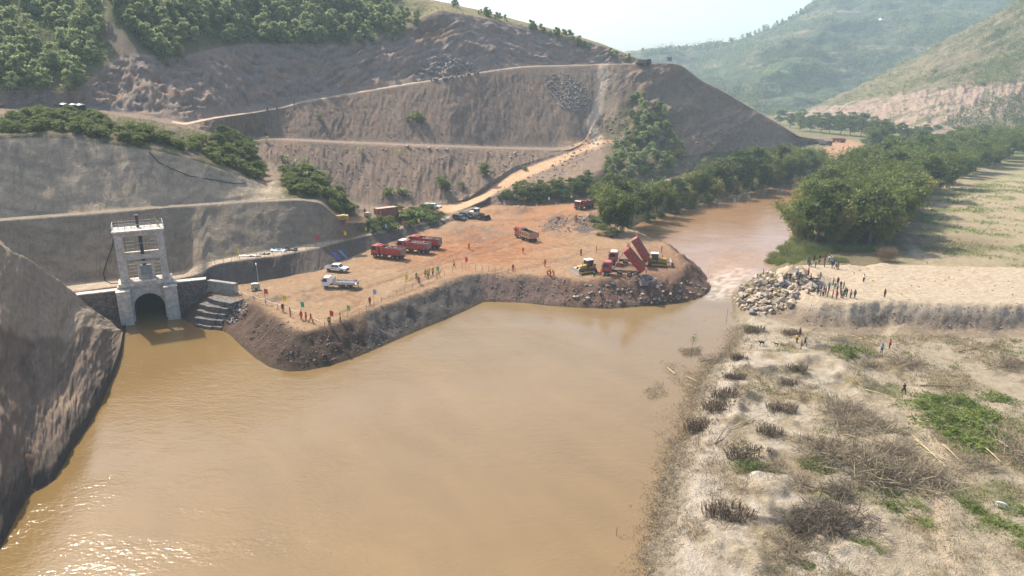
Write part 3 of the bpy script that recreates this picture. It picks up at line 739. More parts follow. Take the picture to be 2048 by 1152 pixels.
def f_col(S, T, G, dist, u, v):
    x, y, z = G[..., 0], G[..., 1], G[..., 2]
    n = fbm(x, y + z, 90, 5, 201); k = fbm(x, y + 2 * z, 26, 4, 202)
    C = np.zeros(S.shape + (3,)) + np.array((.058, .075, .040))
    C = mixc(C, (.15, .125, .072), sstep(-.05, .45, n + .3 * k) * .85)
    C = mixc(C, (.038, .055, .026), sstep(.05, .4, k) * .8)
    C = mixc(C, (.26, .21, .14), sstep(.35, .6, n - .3 * k) * .6)
    C = mixc(C, (.11, .15, .05), blob(u, v, 1560, 150, 60, 40, .8) * sstep(-.3, .3, k))
    return C
M_FAR = mat_ground('far_hill_cover', .05, .25, .4, .8, 5)
FAR, _ = loft('hills', [f0, f1, f2, f3, f4], [50, 70, 70, 10], 1150, 2300, 420, far_disp(26, 170, 40, 211), f_col, M_FAR, smooth_n=15)
tag(FAR, kind='structure')
g0 = [(1540, 900, 2), q(1600, v=232, z=4), q(1700, v=248, z=5), q(1850, v=268, z=6), q(1950, v=268, z=7), q(2048, v=265, z=8), (2400, 480, 8)]
g1 = [(1540, 910, 6), q(1600, v=226, y=870), q(1650, v=214, y=800), q(1700, v=206, y=735), q(1800, v=190, y=680), q(1900, v=178, y=640), q(2048, v=166, y=610), (2400, 540, 62)]
g2 = [(1540, 930, 7), q(1600, v=224, y=900), q(1650, v=206, y=860), q(1700, v=180, y=830), q(1750, v=152, y=820), q(1850, v=100, y=800), q(1950, v=45, y=790), q(2048, v=-8, y=780), (2400, 740, 240)]
g3 = [(1540, 990, 2), (1650, 1000, 10), (1850, 1000, 50), (2048, 1000, 100), (2400, 1000, 190)]
def g_disp(S, T, G, dist):
    r = np.abs(fbm(S / 3, dist, 34, 4, 221)); 
    return ((r - .3) * 9 * sstep(1.0, 1.3, T) + fbm(S / 2.2, dist * .3, 8, 4, 222) * 3.0 * (T < 1.05)) * sstep(0, .3, T) * sstep(1540, 1640, S)
def g_col(S, T, G, dist, u, v):
    x, y, z = G[..., 0], G[..., 1], G[..., 2]
    n = fbm(x, y + z, 60, 5, 231); k = fbm(x, y + 2 * z, 14, 4, 232); st = fbm(S / 9., dist / 22., 1, 4, 233)
    C = np.zeros(S.shape + (3,)) + np.array((.215, .18, .105))
    C = mixc(C, (.125, .13, .065), sstep(-.05, .4, n + .4 * k) * .8)
    C = mixc(C, (.33, .21, .16), .9 * blob(u, v, 1935, 165, 50, 14, .7) * sstep(-.1, .2, k))
    c2 = np.zeros_like(C) + np.array((.37, .262, .20))
    c2 = mixc(c2, (.43, .32, .25), sstep(0, .5, st) * .7)
    c2 = mixc(c2, (.30, .21, .165), sstep(.05, .5, -st) * .6)
    c2 = mixc(c2, (.13, .14, .07), sstep(.15, .45, k + .3 * sstep(.6, .1, T)) * .85)
    cut = 1 - sstep(.97, 1.05, T + .06 * k)
    return (C * (1 - cut[..., None]) + c2 * cut[..., None]) * .70
RH, _ = loft('grassy_hill', [g0, g1, g2, g3], [50, 80, 10], 1540, 2400, 420, g_disp, g_col, mat_ground('grassy_hill_cover', .12, .7, .35, .7, 2.0), smooth_n=9)
tag(RH, kind='structure')

# ---- the hazy air of the valley
def make_haze():
    bm = bmesh.new(); bmesh.ops.create_cube(bm, size=1)
    bmesh.ops.scale(bm, vec=(3400, 2900, 300), verts=bm.verts); bmesh.ops.translate(bm, vec=(0, 1250, 144), verts=bm.verts)
    me = bpy.data.meshes.new('haze'); bm.to_mesh(me); bm.free()
    m = bpy.data.materials.new('haze'); m.use_nodes = True
    nt = m.node_tree; nt.nodes.clear()
    out = nd(nt, 'ShaderNodeOutputMaterial'); pv = nd(nt, 'ShaderNodeVolumePrincipled')
    pv.inputs['Color'].default_value = (.66, .87, 1.0, 1)
    pv.inputs['Density'].default_value = .00026
    pv.inputs['Anisotropy'].default_value = .1
    nt.links.new(pv.outputs[0], out.inputs['Volume'])
    o = link('haze', me, mat=m)
    return tag(o, kind='stuff')
HAZE = make_haze()
# ================================================================== SHAPE BUILDER
class MB:
    """collects shapes in local coordinates and links them as ONE mesh object"""
    def __init__(s): s.v = []; s.f = []
    def add(s, v, f):
        n = len(s.v); s.v += [tuple(a) for a in v]; s.f += [tuple(i + n for i in q_) for q_ in f]; return s
    def box(s, c, size, rz=0.0, ry=0.0, top=1.0, topy=None, bev=0.0):
        hx, hy, hz = size[0] / 2, size[1] / 2, size[2] / 2
        ty = top if topy is None else topy
        P = []
        for z, kx, ky in ((-hz, 1, 1), (hz, top, ty)):
            for sx, sy in ((-1, -1), (1, -1), (1, 1), (-1, 1)):
                P.append(Vector((sx * hx * kx, sy * hy * ky, z)))
        R_ = Matrix.Rotation(rz, 3, 'Z') @ Matrix.Rotation(ry, 3, 'Y')
        P = [R_ @ p + Vector(c) for p in P]
        return s.add(P, [(3, 2, 1, 0), (4, 5, 6, 7), (0, 1, 5, 4), (1, 2, 6, 5), (2, 3, 7, 6), (3, 0, 4, 7)])
    def prism(s, prof, y0, y1, inset=0.0):
        """profile in x,z pushed along y; inset narrows both ends' profile a little"""
        n = len(prof)
        P = [(x, y0, z) for x, z in prof] + [(x, y1, z) for x, z in prof]
        F = [tuple(range(n)), tuple(range(2 * n - 1, n - 1, -1))]
        F += [(i, i + n, (i + 1) % n + n, (i + 1) % n) for i in range(n)]
        return s.add(P, F)
    def cyl(s, c, r, h, axis='Z', n=16, r2=None):
        r2 = r if r2 is None else r2
        P = []
        for k, rr in ((-h / 2, r), (h / 2, r2)):
            for i in range(n):
                a = 2 * math.pi * i / n; p, q_ = rr * math.cos(a), rr * math.sin(a)
                v = {'Z': (p, q_, k), 'Y': (p, k, q_), 'X': (k, p, q_)}[axis]
                P.append((v[0] + c[0], v[1] + c[1], v[2] + c[2]))
        F = [tuple(range(n - 1, -1, -1)), tuple(range(n, 2 * n))] + [(i, (i + 1) % n, (i + 1) % n + n, i + n) for i in range(n)]
        return s.add(P, F)
    def tube(s, pts, r, n=6, r2=None):
        pts = [Vector(p) for p in pts]; m = len(pts); P = []
        for i, p in enumerate(pts):
            t = (pts[min(i + 1, m - 1)] - pts[max(i - 1, 0)]).normalized()
            a = t.orthogonal().normalized() if i == 0 else (a - t * a.dot(t)).normalized()
            b = t.cross(a)
            rr = r if r2 is None else r + (r2 - r) * i / (m - 1)
            for k in range(n):
                w = 2 * math.pi * k / n
                P.append(p + (a * math.cos(w) + b * math.sin(w)) * rr)
        F = [(i * n + k, i * n + (k + 1) % n, (i + 1) * n + (k + 1) % n, (i + 1) * n + k) for i in range(m - 1) for k in range(n)]
        F += [tuple(range(n - 1, -1, -1)), tuple(range((m - 1) * n, m * n))]
        return s.add(P, F)
    def mesh(s, name, smooth=False):
        me = bpy.data.meshes.new(name)
        me.from_pydata([tuple(p) for p in s.v], [], s.f)
        bm = bmesh.new(); bm.from_mesh(me); bmesh.ops.recalc_face_normals(bm, faces=bm.faces); bm.to_mesh(me); bm.free()
        if smooth:
            me.polygons.foreach_set('use_smooth', np.ones(len(me.polygons), bool)); 
            me.set_sharp_from_angle(angle=math.radians(40))
        return me
    def build(s, name, mat, parent=None, smooth=False, loc=None):
        o = link(name, s.mesh(name, smooth), parent, mat)
        if loc is not None: o.location = loc
        return o

bpy.context.view_layer.update()
TERRAIN = [GROUND, HILL, SPUR, FAR, RH]
from mathutils.bvhtree import BVHTree
_dg = bpy.context.evaluated_depsgraph_get()
BVH = {t.name: BVHTree.FromObject(t, _dg) for t in TERRAIN}
def hit(u, v, objs=None):
    a = (u - 1024) / FPX; b = (576 - v) / FPX
    d = Vector((a, CP + b * SP, -SP + b * CP)).normalized(); o = Vector((0, 0, CH)); best = None
    for t in (objs or TERRAIN):
        p, n, i, _l = BVH[t.name].ray_cast(o, d)
        if p is not None and (best is None or (p - o).length < (best[0] - o).length): best = (p.copy(), n.copy())
    return best
def gp(u, v, objs=None):
    h = hit(u, v, objs)
    return h[0] if h else at_z(u, v, 4.5)
def ground_z(x, y, objs=None):
    best = None
    for t in (objs or TERRAIN):
        p, n, i, _l = BVH[t.name].ray_cast(Vector((x, y, 400)), Vector((0, 0, -1)))
        if p is not None and (best is None or p.z > best): best = p.z
    return best if best is not None else 4.5

# ------------------------------------------------------------------ materials of built things
M_CONC = mat_plain('cast_concrete', (.54, .505, .45), .85, .22, 1.1, bump=.3, spec=.2, dirt=(.33, .30, .255), dirt_amt=.7)
M_CONC_D = mat_plain('weathered_concrete', (.33, .315, .285), .9, .3, .9, bump=.35, spec=.2, dirt=(.20, .18, .155), dirt_amt=.75)
M_STEEL = mat_plain('galvanised_steel', (.45, .46, .47), .45, .2, 5, metal=.6)
M_IRON = mat_plain('dark_steel', (.045, .045, .05), .5, .3, 4, metal=.3)
M_RUST = mat_plain('rusty_steel', (.16, .09, .06), .8, .4, 5)

def mat_stone(name, c1, c2, scale, gap=.06):
    """rubble masonry: stones too small in the picture to build one by one"""
    m = bpy.data.materials.new(name); m.use_nodes = True
    nt = m.node_tree; N = nt.nodes; L = nt.links; p = N['Principled BSDF']
    p.inputs['Roughness'].default_value = .9; p.inputs['Specular IOR Level'].default_value = .2
    tc = nd(nt, 'ShaderNodeTexCoord')
    v1 = nd(nt, 'ShaderNodeTexVoronoi'); v1.inputs['Scale'].default_value = scale
    v2 = nd(nt, 'ShaderNodeTexVoronoi', feature='DISTANCE_TO_EDGE'); v2.inputs['Scale'].default_value = scale
    L.new(tc.outputs['Object'], v1.inputs['Vector']); L.new(tc.outputs['Object'], v2.inputs['Vector'])
    mx = nd(nt, 'ShaderNodeMix', data_type='RGBA'); mx.inputs[6].default_value = (*c1, 1); mx.inputs[7].default_value = (*c2, 1)
    sp = nd(nt, 'ShaderNodeSeparateColor'); L.new(v1.outputs['Color'], sp.inputs[0]); L.new(sp.outputs[0], mx.inputs[0])
    r = nd(nt, 'ShaderNodeMapRange'); r.inputs[1].default_value = 0; r.inputs[2].default_value = gap; r.inputs[3].default_value = .35; r.inputs[4].default_value = 1
    L.new(v2.outputs['Distance'], r.inputs[0])
    sc = nd(nt, 'ShaderNodeVectorMath', operation='SCALE'); L.new(mx.outputs[2], sc.inputs[0]); L.new(r.outputs[0], sc.inputs['Scale'])
    L.new(sc.outputs[0], p.inputs['Base Color'])
    b = nd(nt, 'ShaderNodeBump'); b.inputs['Strength'].default_value = .9; b.inputs['Distance'].default_value = .12
    L.new(r.outputs[0], b.inputs['Height']); L.new(b.outputs[0], p.inputs['Normal'])
    return m
M_MASON = mat_stone('rubble_masonry', (.13, .10, .085), (.23, .19, .165), 2.6)
M_GABION = mat_stone('gabion_stones', (.11, .10, .092), (.25, .23, .205), 3.6, .05)

# ------------------------------------------------------------------ boulders
def rock_mesh(name, seed, flat=.75, sub=2, cuts=13):
    rg = np.random.default_rng(seed)
    bm = bmesh.new(); bmesh.ops.create_icosphere(bm, subdivisions=sub, radius=1.0)
    for v in bm.verts: v.co = Vector((v.co.x * rg.uniform(.95, 1.05), v.co.y, v.co.z))
    for i in range(cuts):
        n = Vector(rg.normal(size=3)).normalized(); k = rg.uniform(.36, .66)
        for v in bm.verts:
            d = v.co.dot(n) - k
            if d > 0: v.co -= n * d
    s = Vector((rg.uniform(.8, 1.25), rg.uniform(.7, 1.0), flat * rg.uniform(.8, 1.1)))
    for v in bm.verts: v.co = Vector((v.co.x * s.x, v.co.y * s.y, v.co.z * s.z)) + Vector(rg.normal(size=3)) * .02
    me = bpy.data.meshes.new(name); bm.to_mesh(me); bm.free()
    return me
M_ROCK_P = mat_plain('pale_rock', (.44, .36, .275), .9, .28, 2.2, bump=.5, spec=.15, dirt=(.27, .21, .16), dirt_amt=.6)
M_ROCK_G = mat_plain('grey_rock', (.27, .25, .235), .9, .3, 2.2, bump=.5, spec=.15, dirt=(.20, .15, .12), dirt_amt=.7)
M_ROCK_K = mat_plain('brown_rock', (.25, .19, .155), .9, .3, 2.2, bump=.5, spec=.15)
ROCKS = {}
for key, mt in (('p', M_ROCK_P), ('g', M_ROCK_G), ('k', M_ROCK_K)):
    ROCKS[key] = []
    for i in range(6):
        me = rock_mesh('boulder', 300 + i * 7 + ord(key)); me.materials.append(mt); ROCKS[key].append(me)
def boulder(p, r, key, label, group, name='boulder', sink=.3):
    o = link(name, random.choice(ROCKS[key]))
    o.location = (p[0], p[1], p[2] + r * (.55 - sink))
    k = r
    o.scale = (k * random.uniform(.85, 1.2), k * random.uniform(.85, 1.15), k * random.uniform(.8, 1.15))
    o.rotation_euler = (random.uniform(-.5, .5), random.uniform(-.5, .5), random.uniform(0, 6.28))
    return tag(o, label, 'boulder', group)

# ------------------------------------------------------------------ tunnel portal with its gate tower
PL, PRt = at_z(243, 650, 0), at_z(362, 634, 0)
PW = (PRt - PL).length
ang = math.atan2(PRt.y - PL.y, PRt.x - PL.x)
pc = (PL + PRt) / 2
portal = empty('tunnel_portal', (pc.x, pc.y, 0), ang)
tag(portal, 'concrete tunnel portal with dark arched mouth opening onto the brown water', 'tunnel')
HWd = PW / 2
def arch_wall(w, zt, r, zs, y0, y1, zb=-1.5, n=18):
    """wall slab with an arched hole"""
    m = MB(); arc = [(r * math.cos(math.pi - math.pi * i / n), zs + r * math.sin(math.pi * i / n)) for i in range(n + 1)]
    for i in range(n):
        (xa, za), (xb, zb_) = arc[i], arc[i + 1]
        m.add([(xa, y0, za), (xb, y0, zb_), (xb, y0, zt), (xa, y0, zt), (xa, y1, za), (xb, y1, zb_), (xb, y1, zt), (xa, y1, zt)],
              [(0, 1, 2, 3), (7, 6, 5, 4), (0, 4, 5, 1), (3, 2, 6, 7)])
    for sx in (-1, 1):
        m.box((sx * (r + w) / 2, (y0 + y1) / 2, (zt + zb) / 2), (w - r, y1 - y0, zt - zb))
    return m
arch_r = HWd - 2.55
m = arch_wall(HWd - .2, 7.15, arch_r, 5.35 - arch_r, 1.2, 2.6); m.build('headwall', M_CONC, portal)
for sx in (-1, 1):
    m = MB(); m.box((sx * (HWd - 1.15), .1, 2.55), (2.3, 2.2, 8.1)); m.box((sx * (HWd - 1.15), .1, 6.68), (2.45, 2.35, .16)); m.build('pier', M_CONC, portal)
m = MB(); m.box((0, 3.1, 7.45), (2 * HWd - 1.0, 4.6, .6)); m.build('deck_slab', M_CONC, portal)
# barrel of the tunnel
m = MB(); n = 20
ring = [(arch_r * 1.0, -1.5)] + [(arch_r * math.cos(math.pi * i / n), 5.35 - arch_r + arch_r * math.sin(math.pi * i / n)) for i in range(n + 1)] + [(-arch_r, -1.5)]
k = len(ring); v_ = [(x, 2.55, z) for x, z in ring] + [(x, 34, z) for x, z in ring]
m.add(v_, [(i, i + 1, i + 1 + k, i + k) for i in range(k - 1)] + [tuple(range(k, 2 * k))]); m.build('barrel', M_CONC_D, portal)
# gate tower (stands on the deck)
tower = empty('gate_tower', (pc.x, pc.y, 0), ang)
tag(tower, 'open concrete gate tower frame rising above the arched tunnel mouth', 'tower')
tw = HWd - 1.0
ZB, ZT = 7.75, 17.6
for sx in (-1, 1):
    for yb, d_ in ((1.9, 1.25), (5.4, 1.1)):
        m = MB(); m.box((sx * (tw - .62), yb, (ZB + ZT) / 2 - (.3 if yb > 3 else 0)), (1.25, d_, ZT - ZB + (.6 if yb > 3 else 0))); m.build('column', M_CONC, tower)
for yb in (1.9, 5.4):
    m = MB(); m.box((0, yb, 12.6), (2 * tw - 2.5, .75, .75)); m.build('cross_beam', M_CONC, tower)
    m = MB(); m.box((0, yb, ZT - .42), (2 * tw - 2.5, .9, .82)); m.build('cross_beam', M_CONC, tower)
for sx in (-1, 1):
    m = MB(); m.box((sx * (tw - .62), 3.65, ZT - .42), (.9, 2.3, .82)); m.build('cross_beam', M_CONC, tower)
m = MB(); m.box((0, 3.5, ZT + .17), (2 * tw + .5, 5.2, .34)); m.build('roof_slab', M_CONC, tower)
def railing(parent, pts, h, mat, step=1.0, r=.035, mids=(.5, 1.0), name='railing'):
    m = MB()
    for a, b in zip(pts[:-1], pts[1:]):
        a, b = Vector(a), Vector(b); L_ = (b - a).length; n_ = max(1, int(round(L_ / step)))
        for i in range(n_ + 1):
            p = a + (b - a) * i / n_; m.tube([p, p + Vector((0, 0, h))], r, 4)
        for k_ in mids: m.tube([a + Vector((0, 0, h * k_)), b + Vector((0, 0, h * k_))], r, 4)
    return m.build(name, mat, parent)
zt = ZT + .34
railing(tower, [(-tw - .1, 1.1, zt), (tw + .1, 1.1, zt)], 1.1, M_STEEL, 1.05)
railing(tower, [(-tw - .1, 5.9, zt), (tw + .1, 5.9, zt)], 1.1, M_STEEL, 1.05)
for sx in (-1, 1): railing(tower, [(sx * (tw + .1), 1.1, zt), (sx * (tw + .1), 5.9, zt)], 1.1, M_STEEL, 1.05)
m = MB()
for i in range(7):
    x_ = -tw + .8 + i * (2 * tw - 1.6) / 6
    m.tube([(x_, 4.6, zt), (x_, 4.6, zt + 2.2)], .04, 4)
for z_ in (1.1, 1.6, 2.1): m.tube([(-tw + .4, 4.6, zt + z_), (tw - .6, 4.6, zt + z_)], .05, 4)
m.build('scaffold', M_RUST, tower)
m = MB(); m.box((0, 4.3, zt + 1.0), (.5, .6, 2.0)); m.cyl((0, 4.3, zt + 2.2), .28, .5, 'X', 12); m.build('hoist', M_IRON, tower)
m = MB(); m.box((0.1, 4.8, 12.9), (.62, .35, 8.6)); m.box((.1, 4.8, 9.4), (.3, .3, 2.0)); m.build('gate_stem', M_IRON, tower)
g = MB(); g.box((.3, 4.7, 9.35), (2.0, .35, 1.9)); gate = g.build('gate', mat_plain('gate_steel', (.30, .31, .33), .6, .3, 3, metal=.2), tower)
m = MB(); m.box((-.95, 4.5, 9.3), (.5, .7, 2.9)); m.box((1.55, 4.5, 9.3), (.5, .7, 2.9)); m.box((.3, 4.5, 8.1), (3.0, .75, .7)); m.box((.3, 4.4, 10.95), (4.0, .4, .3)); m.build('gate_frame', M_CONC, tower)
m = MB()
for z_ in (14.7, 10.6): m.tube([(-2.6, 4.6, z_), (2.9, 4.6, z_)], .06, 5)
for x_ in (-2.4, -.6, 1.2, 2.6): m.tube([(x_, 4.6, 12.9), (x_, 4.6, 16.9)], .035, 4)
for z_ in np.arange(8.4, 16.8, .75):
    m.tube([(-3.1, 5.0, z_), (-1.1, 5.0, z_ + .02)], .03, 4); m.tube([(1.6, 5.0, z_), (3.4, 5.0, z_)], .03, 4)
m.build('scaffold', M_STEEL, tower)
railing(tower, [(-tw + 1.4, 1.5, ZB), (tw - 1.4, 1.5, ZB)], 1.1, M_RUST, 1.0, .03)
# rubble masonry wing walls
def wall_piece(name, a, b, zb, zt_, th, mat, label, cap=None):
    a, b = Vector(a), Vector(b); c_ = (a + b) / 2; an = math.atan2(b.y - a.y, b.x - a.x); L_ = (b - a).length
    o = empty(name, (c_.x, c_.y, 0), an); tag(o, label, 'wall')
    MB().box((0, th / 2, (zb + zt_) / 2), (L_, th, zt_ - zb), top=1.0).build('stonework', mat, o)
    if cap: MB().box((0, th / 2, zt_ + .09), (L_ + .1, th + .2, .18)).build('coping', cap, o)
    return o
ex = Vector((math.cos(ang), math.sin(ang), 0)); ey = Vector((-math.sin(ang), math.cos(ang), 0))
wall_piece('wing_wall', PL - ex * 13 + ey * .8, PL + ex * .25 + ey * .8, -1.5, 6.6, 1.6, M_MASON, 'brown rubble stone wing wall between the smooth spur and the tunnel portal', M_CONC)
wall_piece('wing_wall', PRt - ex * .2 + ey * .8, PRt + ex * 5.4 + ey * .4, -1.5, 6.9, 1.6, M_MASON, 'brown rubble stone wing wall beside the stepped gabions', M_CONC)
c2 = PRt + ex * 5.6 + ey * .7
wall_piece('retaining_wall', c2, Vector((at_z(468, 592, 4.4).x, at_z(468, 592, 4.4).y + .6, 0)), 0, 6.7, 1.0, M_CONC_D, 'plain grey sprayed retaining wall above the gabion steps')
# stepped gabions
GB = [((417, 594), (463, 606), 4.3), ((400, 607), (455, 617), 3.35), ((394, 620), (450, 629), 2.4), ((390, 634), (446, 641), 1.5), ((392, 647), (444, 654), .55)]
for i, (a, b, z_) in enumerate(GB):
    A_, B_ = at_z(*a, z_), at_z(*b, z_); an = math.atan2(B_.y - A_.y, B_.x - A_.x); c_ = (A_ + B_) / 2; L_ = (B_ - A_).length
    o = empty('gabion_step', (c_.x, c_.y, z_), an)
    tag(o, ['top', 'second', 'third', 'fourth', 'lowest'][i] + ' tier of the stone filled gabion steps beside the tunnel mouth', 'gabion', 'gabion steps by the tunnel')
    n_ = max(3, int(L_ / 1.6))
    for j in range(n_):
        x_ = -L_ / 2 + (j + .5) * L_ / n_; bow = -.5 * math.sin(math.pi * (j + .5) / n_)
        MB().box((x_, 1.5 + bow + random.uniform(-.05, .05), -.55 + random.uniform(-.05, .05)), (L_ / n_ - .04, 3.2, 1.1)).build('basket', M_GABION, o)
# ================================================================== VEGETATION
def leaf_quads(cent, nrm_dir, ln, wd, rg, droop=0.0):
    """one small leaf blade (quad) per centre"""
    n = len(cent)
    d = rg.normal(size=(n, 3)) + nrm_dir * 1.0
    d[:, 2] -= droop
    d /= np.linalg.norm(d, axis=1, keepdims=True)
    s = np.cross(d, rg.normal(size=(n, 3))); s /= np.linalg.norm(s, axis=1, keepdims=True) + 1e-9
    l = ln * rg.uniform(.6, 1.35, (n, 1)); w = wd * rg.uniform(.6, 1.35, (n, 1))
    v = np.stack([cent - s * w * .5, cent + d * l * .5 - s * w * .35, cent + d * l, cent + d * l * .45 + s * w * .5], 1)
    return v.reshape(-1, 3), np.arange(n * 4).reshape(-1, 4)

def tree_parts(seed, h, r, n_blob, n_leaf, ln, wd, trunk_r=.14, base=.28, tall=1.0):
    """crown of many leaf clumps spread through a volume, and a forked trunk"""
    rg = np.random.default_rng(seed)
    cs = []
    tr = MB()
    fork = Vector((rg.normal() * .1 * r, rg.normal() * .1 * r, h * base))
    tr.tube([(0, 0, -.5), (fork.x * .5, fork.y * .5, fork.z * .5), fork], trunk_r, 6, trunk_r * .75)
    for i in range(n_blob):
        a = rg.uniform(0, 2 * math.pi); t = rg.uniform(0, 1) ** .8
        rr = r * math.sqrt(rg.uniform(.02, 1)) * (math.sin(math.pi * (.16 + .78 * t)) ** .8)
        c = np.array([math.cos(a) * rr, math.sin(a) * rr, h * (base * .8 + (1 - base * .8) * t * .93)])
        cs.append((c, r * rg.uniform(.22, .42)))
        if i % 2 == 0:
            mid = (np.array(fork) + c) / 2 + np.array([0, 0, -.05 * h])
            tr.tube([fork, tuple(mid), tuple(c)], trunk_r * .45, 4, trunk_r * .15)
    per = n_leaf // n_blob
    P = []; D = []
    for c, br in cs:
        d = rg.normal(size=(per, 3)); d /= np.linalg.norm(d, axis=1, keepdims=True)
        d[:, 2] = np.abs(d[:, 2]) * .8 - .25
        P.append(c + d * br * (rg.uniform(.35, 1.05, (per, 1))) * np.array([1.1, 1.1, .8 * tall])); D.append(d)
    v, f = leaf_quads(np.concatenate(P), np.concatenate(D) * .8, ln, wd, rg, .25)
    return mesh_np('crown', v, f, smooth=False), tr.mesh('trunk')

def bamboo_parts(seed, h, spread, n_culm, per, ln=.9, wd=.28):
    rg = np.random.default_rng(seed); P = []; D = []; st = MB()
    for i in range(n_culm):
        a = rg.uniform(0, 2 * math.pi); b0 = rg.uniform(.1, 1.1); hh = h * rg.uniform(.6, 1.05); out = spread * rg.uniform(.15, 1.0) ** 1.0
        pts = []
        for t in np.linspace(0, 1, 8):
            o_ = b0 + out * t ** 2.0
            pts.append((math.cos(a) * o_, math.sin(a) * o_, hh * (t - .22 * (out / spread) * t ** 3) - .3 * (t == 0)))
        if i % 3 == 0: st.tube(pts, .065, 4, .02)
        pts = np.array(pts)
        t = rg.uniform(.12, 1, per) ** .65 * 7; k = np.minimum(t.astype(int), 6); fr = (t - k)[:, None]
        c = pts[k] * (1 - fr) + pts[k + 1] * fr
        # leaves hang in sprays
        spray = rg.normal(size=(per // 8 + 1, 3))[np.arange(per) // 8 % (per // 8 + 1)] * .42
        order = np.argsort(t)
        c = c[order] + spray * np.array([1.1, 1.1, .7]) + rg.normal(size=(per, 3)) * .2
        P.append(c); D.append(np.tile([math.cos(a) * .7, math.sin(a) * .7, .1], (per, 1)))
    P = np.concatenate(P); P[:, 2] = np.maximum(P[:, 2], .15)
    v, f = leaf_quads(P, np.concatenate(D), ln, wd, rg, .5)
    return mesh_np('crown', v, f, smooth=False), st.mesh('stem')

M_BARK = mat_plain('bark', (.16, .13, .10), .9, .3, 3)
M_CULM = mat_plain('bamboo_culm', (.27, .24, .11), .6, .3, 2)
L_BAMBOO = mat_leaf('bamboo_leaves', (.075, .115, .026), (.22, .25, .065), .45)
L_BAMB_Y = mat_leaf('yellowing_bamboo_leaves', (.18, .19, .045), (.36, .335, .11), .48)
L_DARK = mat_leaf('dark_tree_leaves', (.06, .095, .026), (.17, .205, .06), .42)
L_HILL = mat_leaf('pale_hill_leaves', (.15, .205, .08), (.38, .42, .19), .5)
L_SHRUB = mat_leaf('shrub_leaves', (.09, .125, .035), (.25, .275, .09), .42)
L_BANANA = mat_leaf('banana_leaves', (.13, .22, .035), (.27, .36, .08), .4, .45)
L_DRY = mat_leaf('dry_brush_stalks', (.175, .14, .092), (.36, .30, .205), .15, .8)
L_WEED = mat_leaf('green_weed_leaves', (.09, .14, .025), (.21, .255, .055), .35)

def proto(parts, names, mats):
    for me, mt in zip(parts, mats):
        me.materials.append(mt)
    return list(zip(names, parts))
def plant(name, pr, p, s, label, cat, group, lean=0.0, sz=1.0):
    o = empty(name, (p[0], p[1], p[2]), random.uniform(0, 6.28))
    o.scale = (s, s, s * sz)
    if lean: o.rotation_euler = (random.uniform(-lean, lean), random.uniform(-lean, lean), random.uniform(0, 6.28))
    for n_, me in pr: link(n_, me, o)
    return tag(o, label, cat, group)
def plant1(name, pr, p, s, label, cat, group, sz=1.0):
    """too small in the photo to show a trunk: crown only"""
    o = link(name, pr[0][1]); o.location = p; o.scale = (s, s, s * sz); o.rotation_euler = (0, 0, random.uniform(0, 6.28))
    return tag(o, label, cat, group)

BAMB = [proto(bamboo_parts(500 + i, 12.5, 4.6, 34, 130), ('crown', 'stem'), (L_BAMBOO, M_CULM)) for i in range(3)]
BAMBY = [proto(bamboo_parts(520 + i, 11, 4.6, 30, 110), ('crown', 'stem'), (L_BAMB_Y, M_CULM)) for i in range(2)]
BIGT = [proto(tree_parts(540 + i, 11, 4.4, 30, 3400, .72, .42, .25), ('crown', 'trunk'), (L_DARK, M_BARK)) for i in range(3)]
HILT = [proto(tree_parts(560 + i, 6.2, 2.0, 15, 620, .80, .50, .12, .2, 1.2), ('crown', 'trunk'), (L_HILL, M_BARK)) for i in range(4)]
BUSH = [proto(tree_parts(580 + i, 2.3, 1.6, 15, 900, .40, .22, .05, .02), ('crown', 'trunk'), (L_SHRUB, M_BARK)) for i in range(3)]
BUSHD = [proto(tree_parts(590 + i, 4.5, 2.6, 22, 1700, .52, .30, .1, .05), ('crown', 'trunk'), (L_DARK, M_BARK)) for i in range(2)]

def pip(u, v, poly):
    c = False; n = len(poly)
    for i in range(n):
        (ax, ay), (bx, by) = poly[i], poly[(i + 1) % n]
        if (ay > v) != (by > v) and u < (bx - ax) * (v - ay) / (by - ay) + ax: c = not c
    return c
def scatter_px(poly, n, rg, mind=0.0, objs=None):
    """ground places spread over a surveyed outline"""
    us = [p[0] for p in poly]; vs = [p[1] for p in poly]; out = []; tries = 0
    while len(out) < n and tries < n * 60:
        tries += 1
        u, v = rg.uniform(min(us), max(us)), rg.uniform(min(vs), max(vs))
        if not pip(u, v, poly): continue
        h = hit(u, v, objs)
        if h is None: continue
        p = h[0]
        if mind and any((p - q_).length < mind for q_ in out): continue
        out.append(p)
    return out
rg = random.Random(11)

